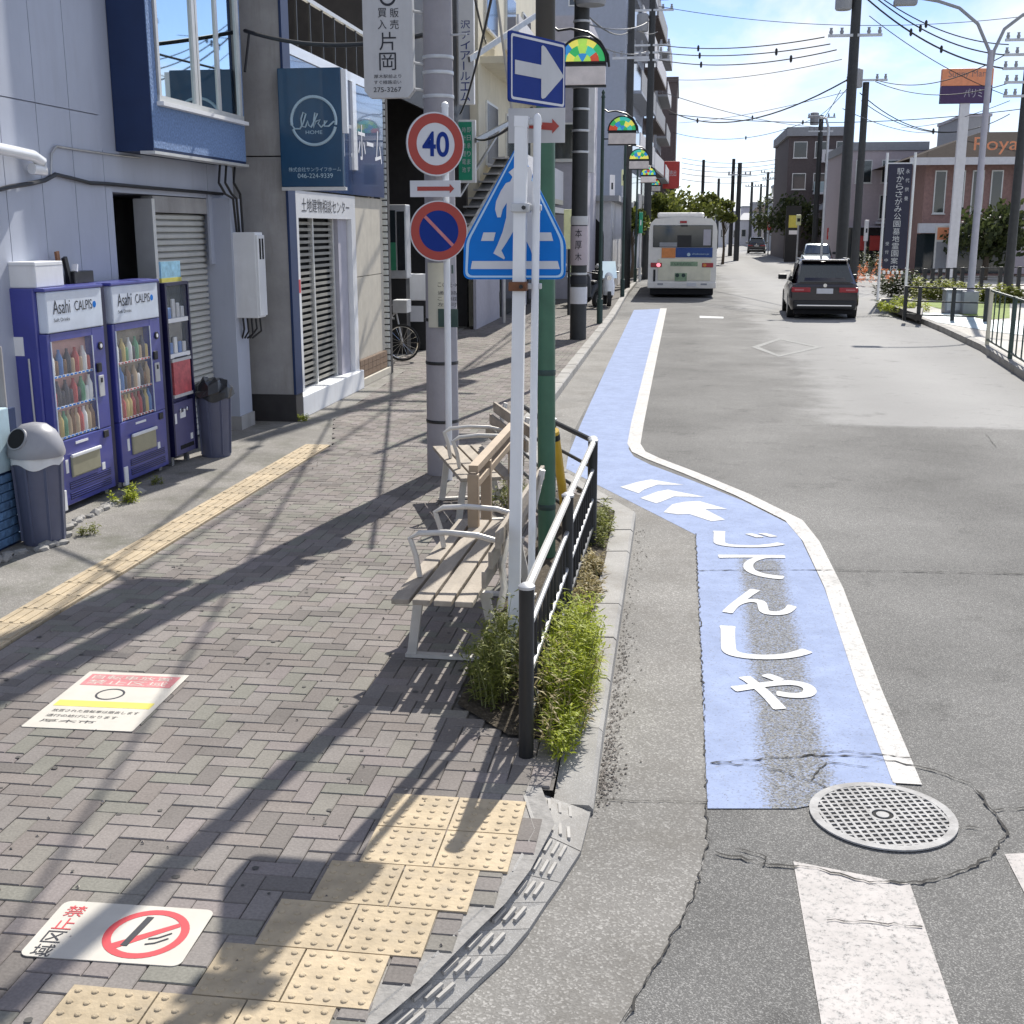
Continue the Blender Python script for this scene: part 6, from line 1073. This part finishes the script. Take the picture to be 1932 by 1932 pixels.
# banner
bY = 41.5; t = thing('vertical_banner', 'tall dark banner with white vertical lettering in white frame', 'banner', tuple(PY(1692, 500, bY)))
a, c_ = PY(1664, 507, bY), PY(1722, 309, bY); MB().box(a.x, c_.x, bY, bY+.06, a.z, c_.z).build('cloth', 'banner_navy', t, world=True)
for x0, x1 in ((1660, 1670), (1727, 1727)): p0 = PY(x0+2, 507, bY); p0 = Vector((a.x-.07 if x0 < 1700 else c_.x+.07, bY+.03, 0)); MB().tube([p0, p0+Z3*(c_.z+.35)], .045, 10).build('pole', 'white_metal', t, True, world=True)
for z in (a.z, c_.z): MB().bar((a.x-.1, bY+.03, z+.02), (c_.x+.1, bY+.03, z+.02), .04, .04).build('crossbar', 'white_metal', t, world=True)
hh = (c_.z-a.z); wq = c_.x-a.x
vtext('駅からさがみ公園墓地霊園案内', 'sign_white', t, (a.x+wq*.36, bY-.004, c_.z-hh*.04), Z3, X3, wq*.30, hh*.060, hh*.011, world=True); vtext('永代供養', 'sign_white', t, (a.x+wq*.74, bY-.004, c_.z-hh*.05), Z3, X3, wq*.17, hh*.04, hh*.045, world=True); vtext('受付中', 'sign_white', t, (a.x+wq*.08, bY-.004, c_.z-hh*.74), Z3, X3, wq*.15, hh*.035, hh*.045, world=True)
for k in range(5): MB().bbox(a.x+wq*(.06+k*.19), a.x+wq*(.06+k*.19)+wq*.1, bY-.01, bY+.05, a.z-.17, a.z-.07, .01).build('weight', 'white', t, world=True)
# roadside signboard
sY = 56; t = thing('signboard', 'roadside signboard, orange above dark purple, on a white column', 'sign', tuple(PY(1822, 195, sY))); a, c_ = PY(1774, 195, sY), PY(1876, 128, sY); zm_ = a.z+(c_.z-a.z)*.5
MB().bbox(a.x, c_.x, sY, sY+.35, a.z, zm_, .02).build('lower_panel', 'sign_purple', t, world=True); MB().bbox(a.x, c_.x, sY, sY+.35, zm_+.005, c_.z, .02).build('upper_panel', 'sign_orange', t, world=True)
text('Sunny Mart', 'brick_red', t, (a.x+.25, sY-.003, zm_+.27), X3, Z3, (c_.x-a.x)*.78, .36, world=True); text('パリミキ', 'lav_wall', t, (a.x+.95, sY-.003, a.z+.22), X3, Z3, (c_.x-a.x)*.5, .36, world=True)
cx_ = a.x+(c_.x-a.x)*.5; MB().bbox(cx_-.2, cx_+.2, sY+.05, sY+.3, -.12, a.z, .02).build('column', 'white_wall', t, world=True)
# red flag banner at right edge
p = G(1925, 512); t = thing('flag_banner', 'red and white flag banner at the right edge', 'banner', (p.x, p.y, -.1)); MB().tube([(0, 0, 0), (0, 0, 3.2)], .025, 8).build('pole', 'white_metal', t, True); MB().box(.03, .6, -.01, .01, .9, 3.1).build('cloth', 'poster_red', t); MB().box(.06, .14, -.016, -.011, 1.0, 3.0).build('stripe', 'white', t)
# ================================================================== utility poles in the distance
def upole(px_, py_, Y, top, r_, label, arms=(), trans=None, mat='stripe_dark'):
    p = PY(px_, py_, Y); zt = PY(px_, top, Y).z; t = thing('utility_pole', label, 'pole', (p.x, Y, ZR)); MB().tube([(0, 0, 0), (0, 0, zt)], [r_, r_*.75], 12).build('shaft', mat, t, True)
    for z, wd_ in arms:
        zz_ = PY(px_, z, Y).z-ZR; ar = MB().bar((-wd_, -.1, zz_), (wd_, -.1, zz_), .09, .09).build('crossarm', 'zinc', t)
        for k in (-.9, -.5, .5, .9): MB().lathe([(.05, zz_+.05), (.07, zz_+.12), (.04, zz_+.2), (.06, zz_+.25)], (k*wd_, -.1, 0), n=8).build('insulator', 'grey_wall', ar, True)
    if trans: zz_ = PY(px_, trans, Y).z-ZR; MB().lathe([(.25, zz_), (.28, zz_+.05), (.28, zz_+.75), (.2, zz_+.8)], (-.45, -.1, 0), n=16).build('transformer', 'grey_wall', t, True)
    return t
upole(1588, 470, 45, -60, .21, 'tall dark utility pole with crossarm, right of the road behind the SUV', ((68, .9), (-20, 1.1)), 20)
upole(1616, 440, 58, 150, .19, 'second dark utility pole right of the tall one, crossarm at top', ((152, .9),), 166)
upole(1538, 430, 85, 214, .2, 'utility pole with transformer in front of the brown apartments', ((222, .9), (248, .8)), 236)
upole(1907, 480, 48, 70, .18, 'utility pole with many crossarms at the right edge', ((76, .9), (104, .9), (130, .9), (156, .8), (182, .8)))
upole(1389, 480, 98, 304, .22, 'thin black utility pole standing right of the bus', ((330, .9),)); upole(1378, 460, 116, 297, .2, 'slim grey pole just left of the thin black pole', ()); upole(1325, 380, 125, 299, .2, 'lone pole above the trees behind the bus', ())
upole(1354, 400, 160, 335, .22, 'distant pole between bus and thin black pole', ()); upole(1415, 440, 150, 342, .2, 'distant pole right of the thin black pole', ((352, .8),)); upole(1444, 440, 140, 322, .2, 'distant pole with lamp head left of dark trees', ((326, .8), (338, .6))); upole(1472, 430, 130, 318, .18, 'distant pole before the brown apartments, leftmost side', ()); upole(1432, 440, 170, 345, .2, 'far pole with wires near the end of the road', ((352, .8),))
upole(1224, 300, 61, -40, .2, 'utility pole with insulators in front of the blue-grey tower', ((86, .9), (100, .9), (114, .9), (20, 1.0)), 60)
upole(1186, 300, 49, -40, .17, 'slim dark pole left of the blue-grey tower windows', ((110, .7),))
t = thing('street_lamp', 'curved-neck street lamp in front of the brown apartments', 'street lamp', (PY(1560, 300, 70).x, 70, ZR)); z_ = PY(1556, 216, 70).z; MB().tube([(0, 0, 0), (0, 0, z_-.6), (-.15, 0, z_-.1), (-.6, 0, z_)], .07, 8).build('pole', 'zinc', t, True); MB().bbox(-1.1, -.5, -.12, .12, z_-.06, z_+.08, .04).build('lamp_head', 'grey_wall', t)
# ================================================================== buildings on the right
t, w, d = block('apartment_block', 'brown stepped apartment block with white balconies beyond the utility poles', 'building', PY(1487, 300, 105).x, PY(1603, 300, 105).x, 105, 120, PY(1500, 257, 105).z, 'brown_wall')
for f in range(3):
    MB().box(-w+1.6+f*.5, w+.1, -1.0, -.01, 2.6+f*2.5, 2.75+f*2.5).build('balcony_slab', 'white_wall', t); MB().box(-w+1.6+f*.5, w+.1, -1.0, -.94, 2.75+f*2.5, 3.6+f*2.5).build('balcony_rail', 'white_wall' if f != 1 else 'bluish_tile', t)
    for k in range(3): win(t, 's', -w+.4+k*1.7, 3.0+f*2.5, 1.1, 1.3, w, d)
MB().box(-w-.2, w+.2, -.3, d, PY(1500, 257, 105).z, PY(1500, 257, 105).z+.7).build('parapet', 'grey_wall', t)
t, w, d = block('pink_shop_house', 'pinkish three-storey shop house with balcony right of the poles', 'building', PY(1600, 300, 80).x, PY(1748, 300, 80).x, 80, 92, PY(1650, 284, 80).z, 'pink_wall')
MB().box(-w-.1, w+.1, -.1, d, PY(1650, 284, 80).z, PY(1650, 268, 80).z).build('parapet', 'grey_wall', t); win(t, 's', -.3, 2.9, 2.2, 1.5, w, d); win(t, 's', -.3, 5.1, 1.6, 1.4, w, d); win(t, 's', -w+.5, 5.1, 1.0, 1.4, w, d); win(t, 's', w-1.5, 5.1, 1.0, 1.4, w, d); MB().box(-.5, 2.2, -.9, -.02, 2.62, 2.75).build('balcony_slab', 'white_wall', t)
for x in (-w+.6, -w+1.6): MB().bbox(x, x+.75, -.4, -.02, 1.0, 1.9, .03).build('shop_sign', 'sign_red_box', t)
MB().box(-w, w, -.03, -.01, 0, 2.4).build('shopfront', 'glass_dark', t); MB().box(-w-.1, w+.1, -1.2, -.02, 2.4, 2.5).build('canopy', 'lav_wall', t)
t, w, d = block('restaurant', 'brown restaurant with overhanging roof and red rooftop letters', 'building', PY(1748, 300, 68).x, PY(2060, 300, 68).x, 68, 84, PY(1800, 300, 68).z, 'brick_red'); zt = PY(1800, 300, 68).z; zr = PY(1800, 243, 68).z
q = MB(); q.add([(-w-1, -1.2, zt), (w+1, -1.2, zt), (w+1, d+1, zt), (-w-1, d+1, zt), (-w+3.2, 2.5, zr), (w-2, 2.5, zr), (w-2, d-2, zr), (-w+3.2, d-2, zr)], [(0,3,2,1), (4,5,6,7), (0,1,5,4), (1,2,6,5), (2,3,7,6), (3,0,4,7)]); q.build('roof', 'roof_brown', t); MB().box(-w-1.05, w+1.05, -1.3, -1.21, zt-.35, zt+.02).build('fascia_board', 'white_wall', t)
sx = PY(1826, 290, 68).x-(PY(1748, 300, 68).x+PY(2060, 300, 68).x)/2; text('Royal Host', 'sign_orange', t, (sx, -1.25, zt+.15), X3, Z3, 5.0, .85)
for k in range(4): win(t, 's', -w+.5+k*.95, 3.1, .6, 2.2, w, d)
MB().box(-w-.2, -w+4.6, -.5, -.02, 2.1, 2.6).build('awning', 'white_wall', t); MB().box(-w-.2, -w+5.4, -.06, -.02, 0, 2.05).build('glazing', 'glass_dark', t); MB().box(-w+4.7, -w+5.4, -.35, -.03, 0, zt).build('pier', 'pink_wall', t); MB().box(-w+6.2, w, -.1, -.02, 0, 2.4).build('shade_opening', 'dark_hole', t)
mr_ = MB().box(-w+8.1, -w+9.6, -.09, -.02, 3.3, 5.2).build('window', 'plate_cream', t); MB().box(-w+8.25, -w+8.8, -.096, -.09, 3.45, 5.05).build('pane', 'glass_dark', mr_); MB().box(-w+8.9, -w+9.45, -.096, -.09, 3.45, 5.05).build('pane', 'glass_dark', mr_)
mn = thing('menu_board', 'small menu stand in front of the restaurant', 'sign', tuple(PY(1782, 470, 64))[:2]+(ZR,)); MB().bbox(-.5, .5, -.05, .05, .3, 2.6, .02).build('frame', 'alu_frame', mn); MB().box(-.42, .42, -.06, -.05, 1.9, 2.5).build('picture', 'sign_orange', mn); MB().box(-.42, .42, -.06, -.05, .5, 1.8).build('notice', 'grey_wall', mn); MB().bar((-.4, 0, 0), (-.4, 0, .3), .05, .05).build('leg', 'alu_frame', mn); MB().bar((.4, 0, 0), (.4, 0, .3), .05, .05).build('leg', 'alu_frame', mn)
tree(PY(1862, 450, 62).x, 62, 3.3, 2.0, 'dark rounded tree before the restaurant entrance', 2200, 'tree_dark', .2); tree(PY(1500, 430, 100).x, 100, 5.0, 2.0, 'dark street tree at the foot of the brown apartments', 1500, 'tree_dark', .2); tree(PY(1462, 430, 125).x, 125, 5.4, 2.2, 'dark street tree far down the right side', 1500, 'tree_dark', .2)
t, w, d = block('roof_tank_building', 'grey rooftop building rising behind the restaurant roof', 'building', PY(1812, 300, 95).x, PY(1862, 300, 95).x, 95, 104, PY(1830, 220, 95).z, 'grey_wall'); MB().box(-w-.1, w+.1, -.1, d, PY(1830, 220, 95).z, PY(1830, 220, 95).z+.2).build('parapet', 'lav_wall', t); win(t, 's', -w+.6, 7.5, 1.0, 1.0, w, d)
for i, (x0, x1, Y, ty, wl_, lb) in enumerate(((1395, 1425, 190, 415, 'white_wall', 'low white house at the far end of the road'), (1425, 1455, 180, 400, 'lav_wall', 'low lavender house far down the road'), (1455, 1488, 150, 375, 'grey_wall', 'grey house beside the brown apartments'), (1340, 1372, 175, 408, 'white_wall', 'pale house glimpsed right of the bus roof'), (1560, 1612, 98, 395, 'brown_wall', 'low brown shop below the second utility pole'))):
    t, w, d = block('far_house', lb, 'building', PY(x0, 430, Y).x, PY(x1, 430, Y).x, Y, Y+10, PY(x0, ty, Y).z, wl_); zt = PY(x0, ty, Y).z; q = MB(); q.add([(-w-.3, -.4, zt), (w+.3, -.4, zt), (w+.3, d, zt), (-w-.3, d, zt), (-w+.8, d/2, zt+1.1), (w-.8, d/2, zt+1.1)], [(0,1,5,4), (1,2,5), (2,3,4,5), (3,0,4), (0,3,2,1)]); q.build('roof', 'roof_brown' if i % 2 else 'grey_wall', t)
    for k in range(2): win(t, 's', -w+.3+k*w, 1.2, w*.6, 1.1, w, d)
sg = thing('shop_sign', 'dark shop signboard with yellow panel far right of the road', 'sign', tuple(PY(1497, 420, 95))[:2]+(ZR,)); a, c_ = PY(1487, 430, 95), PY(1512, 385, 95); MB().box(-.55, .55, 0, .3, 0, c_.z).build('board', 'black', sg); MB().box(-.35, .35, -.02, 0, c_.z-1.6, c_.z-.7).build('yellow_panel', 'yellow_ink', sg); MB().box(-.3, .3, -.02, 0, c_.z-2.1, c_.z-1.8).build('white_panel', 'white', sg)
# ================================================================== overhead wires
def wire(label, a, c_, sag=.5, r_=.02, name='power_line', clamps=()):
    A, Cq = PY(*a), PY(*c_); P = [A.lerp(Cq, k/20)-Z3*(sag*4*(k/20)*(1-k/20)) for k in range(21)]; mb = MB(); mb.tube(P, r_, 5); t = mb.build(name, 'black', smooth=True)
    for f in clamps: q = A.lerp(Cq, f)-Z3*(sag*4*f*(1-f)); MB().lathe([(.02, -.13), (.05, -.08), (.05, .08), (.02, .13)], tuple(q), n=8).build('splice_box', 'black', t)
    return tag(t, label, 'wire')
wire('highest of three wires from the blue-grey tower pole to the tall right pole', (1243, 85, 60), (1555, 70, 45), .25, .022, clamps=(.3,)); wire('middle of three wires from the blue-grey tower pole to the tall right pole', (1243, 99, 60), (1566, 83, 45), .25, .022, clamps=(.3, .75)); wire('lowest of three wires from the blue-grey tower pole to the tall right pole', (1243, 113, 60), (1578, 94, 45), .35, .022, clamps=(.3, .8))
wire('drooping black cable rising from the left buildings to the tall right pole', (1262, 209, 75), (1598, 151, 45), 1.0, .03, clamps=(.25,)); wire('long flat wire below the drooping cable, crossing to the right', (1262, 215, 75), (1940, 204, 70), .6, .022, clamps=(.4,)); wire('thin wire slanting down across the sky left of the right poles', (1245, 172, 60), (1545, 240, 85), .3, .016, clamps=(.5,))
wire('uppermost faint wire crossing the sky high behind the tall pole', (1243, 12, 60), (1940, 30, 60), .6, .014); wire('thick cable falling right from the top of the tall pole', (1616, -20, 45), (1903, 130, 48), .5, .03, clamps=(.35, .55)); wire('second cable falling right from the top of the tall pole', (1622, -30, 45), (1903, 104, 48), .5, .024, clamps=(.4,)); wire('third, highest cable from the tall pole to right-edge pole', (1640, -20, 45), (1903, 84, 48), .4, .02, clamps=(.4,))
wire('upper wire from the second pole towards the right-edge pole', (1650, 150, 58), (1905, 98, 48), .6, .02); wire('lower wire from the second pole behind the orange signboard', (1652, 154, 58), (1905, 156, 50), .5, .02); wire('sagging wire under the signboard to the right-edge pole', (1622, 175, 58), (1905, 215, 60), 1.2, .022, clamps=(.5,)); wire('low wire from the second pole towards restaurant roof', (1625, 190, 58), (1880, 228, 62), .9, .018)
for k, (ya, yb_, lb) in enumerate(((298, 297, 'topmost'), (307, 305, 'second'), (317, 312, 'third'), (327, 320, 'fourth'), (338, 332, 'lowest'))): wire(lb + ' of the far wires above the bus and thin black pole', (1286, ya, 118), (1486, yb_, 118), .5, .022)
wire('wire from second pole to the transformer pole at its left', (1610, 152, 58), (1540, 222, 85), .2, .018); wire('long thin wire across the road just under the cloud bank', (1270, 250, 90), (1530, 226, 85), .8, .018, clamps=(.55,)); wire('steep service wire dropping from the tall pole to the curved lamp', (1586, 170, 45), (1545, 235, 70), .1, .014)
# near cables on the left, over the sidewalk
def cable2(label, pts, r_, sag, name='overhead_cable', clamps=()):
    A, Cq = pts; P = [A.lerp(Cq, k/24)-Z3*(sag*4*(k/24)*(1-k/24)) for k in range(25)]; t = MB().tube(P, r_, 7).build(name, 'black', smooth=True)
    for f in clamps: q = A.lerp(Cq, f)-Z3*(sag*4*f*(1-f)); MB().lathe([(.015, -.12), (.05, -.07), (.05, .07), (.015, .12)], tuple(q), n=8).build('splice_box', 'black', t)
    return tag(t, label, 'cable')
cable2('pale-black bundled cable sagging from blue bay to the hung white sign', (PX(462, 58, -4.85), Vector((-2.30, 11.2, 3.98))), .022, .12); cable2('black loop of cable drooping from the grey side wall', (PX(470, 62, -4.85), PX(462, 135, -4.85)), .014, -.0)
cable2('high cable along the sidewalk from the utility pole to striped pole', (Vector((-2.2, 11.2, 6.6)), Vector((-2.11, 25.6, 8.0))), .02, .35, clamps=(.2, .6)); cable2('second high cable from the utility pole towards the cream building', (Vector((-2.2, 11.2, 6.1)), Vector((-4.7, 30, 6.5))), .02, .3, clamps=(.4,)); cable2('cable from utility pole over the benches to the green pole', (Vector((-2.15, 11.0, 5.9)), Vector((-1.05, 8.25, 6.3))), .016, .1); cable2('wire running from utility pole up over the camera', (Vector((-2.2, 11.0, 6.8)), Vector((-2.4, -14, 7.4))), .018, .5, clamps=(.15, .3)); cable2('lower wire running from utility pole overhead to the near left', (Vector((-2.25, 11.0, 6.2)), Vector((-3.9, -14, 7.0))), .018, .5, clamps=(.2,)); cable2('black service cable from cream building to green pole top', (PY(868, 215, 27), Vector((-1.0, 8.3, 5.0))), .016, .3); cable2('lower black service cable crossing behind the navy arrow sign', (PY(897, 262, 27), PY(1003, 205, 12)), .02, .12)

# ================================================================== far clutter down the street
wl_ = ('white_wall', 'lav_wall', 'grey_wall', 'pink_wall', 'cream', 'bluegrey_wall')
FB = [(1372, 1392, 210, 402, 'pale block at the end of the road left of thin black pole'), (1400, 1416, 240, 392, 'tall thin pale block at the vanishing end of the road'), (1418, 1440, 220, 385, 'blue-grey block over the far car'), (1436, 1462, 200, 388, 'cream block left of the dark far trees'), (1460, 1480, 170, 352, 'narrow grey block beside the brown apartments'), (1300, 1330, 190, 392, 'low pale block behind the trees above the bus'), (1512, 1545, 118, 360, 'white shop with dark windows under the transformer pole'), (1545, 1575, 112, 372, 'lavender shop beyond the curved-neck lamp'), (1640, 1668, 100, 300, 'slim pale building behind the pink shop house')]
for i, (x0, x1, Y, ty, lb) in enumerate(FB):
    zt = PY(x0, ty, Y).z; t, w, d = block('far_building', lb, 'building', PY(x0, 430, Y).x, PY(x1, 430, Y).x, Y, Y+8, zt, wl_[i % 6]); MB().box(-w-.1, w+.1, -.2, d, zt, zt+.35).build('parapet', 'grey_wall', t)
    for f_ in range(max(1, int(zt/3))):
        for k in range(2): win(t, 's', -w+.25*w+k*w*.9, .9+f_*3, w*.55, 1.3, w, d)
SG = [(1502, 1512, 405, 425, 92, 'sign_yellow', 'small yellow shop sign left of the utility pole foot'), (1560, 1570, 430, 452, 88, 'sign_red_box', 'red shop sign left of tall utility pole'), (1630, 1640, 415, 455, 72, 'white', 'white upright sign beside the dark hedge'), (1470, 1478, 412, 430, 110, 'sign_green', 'green shop sign under the far dark tree'), (1448, 1455, 418, 434, 120, 'sign_red_box', 'tiny red sign far down the right side'), (1362, 1370, 428, 446, 100, 'white', 'white roadside sign just right of the bus'), (1205, 1213, 400, 440, 58, 'sign_green', 'green upright sign beside bus left edge'), (1150, 1160, 330, 372, 47, 'white', 'white upright shop sign above the arched shop'), (1172, 1180, 320, 350, 52, 'sign_yellow', 'yellow shop sign high beside slim dark pole')]
for x0, x1, y0, y1, Y, mt, lb in SG:
    a, c_ = PY(x0, y1, Y), PY(x1, y0, Y); t = thing('shop_sign', lb, 'sign', (a.x, Y, ZR)); MB().bbox(a.x, c_.x, Y, Y+.25, a.z, c_.z, .02).build('panel', mt, t, world=True); m_ = (a.x+c_.x)/2; MB().tube([(m_, Y+.12, ZR), (m_, Y+.12, a.z)], .06, 8).build('post', 'zinc', t, world=True); MB().box(a.x+.06, c_.x-.06, Y-.006, Y, (a.z+c_.z)/2-.12, (a.z+c_.z)/2+.12).build('stripe', 'ink' if mt in ('white', 'sign_yellow') else 'white', t, world=True)

for k, (a, c_, lb) in enumerate((((1262, 150, 70), (1588, 112, 45), 'faint wire just under the three tower wires'), ((1280, 232, 95), (1616, 168, 58), 'thin rising wire to the second right pole'), ((1640, 30, 46), (1905, 182, 48), 'lowest of the cables falling towards the right-edge pole'), ((1700, 240, 75), (1905, 190, 48), 'low wire above the restaurant roof'), ((1590, 205, 45), (1760, 250, 70), 'short service drop from tall pole to pink shop house'), ((1240, 60, 60), (1186, 40, 49), 'short wire between the two poles by the blue-grey tower'), ((1186, 60, 49), (1100, 20, 25.7), 'cable from slim dark pole to the dark-wrapped pole'), ((1090, 40, 25.7), (1224, 40, 61), 'upper cable from the dark-wrapped pole to the tower pole'), ((1095, 70, 25.7), (1224, 95, 61), 'lower cable from the dark-wrapped pole to the tower pole'))): wire(lb, a, c_, .25, .014 if k < 6 else .02)
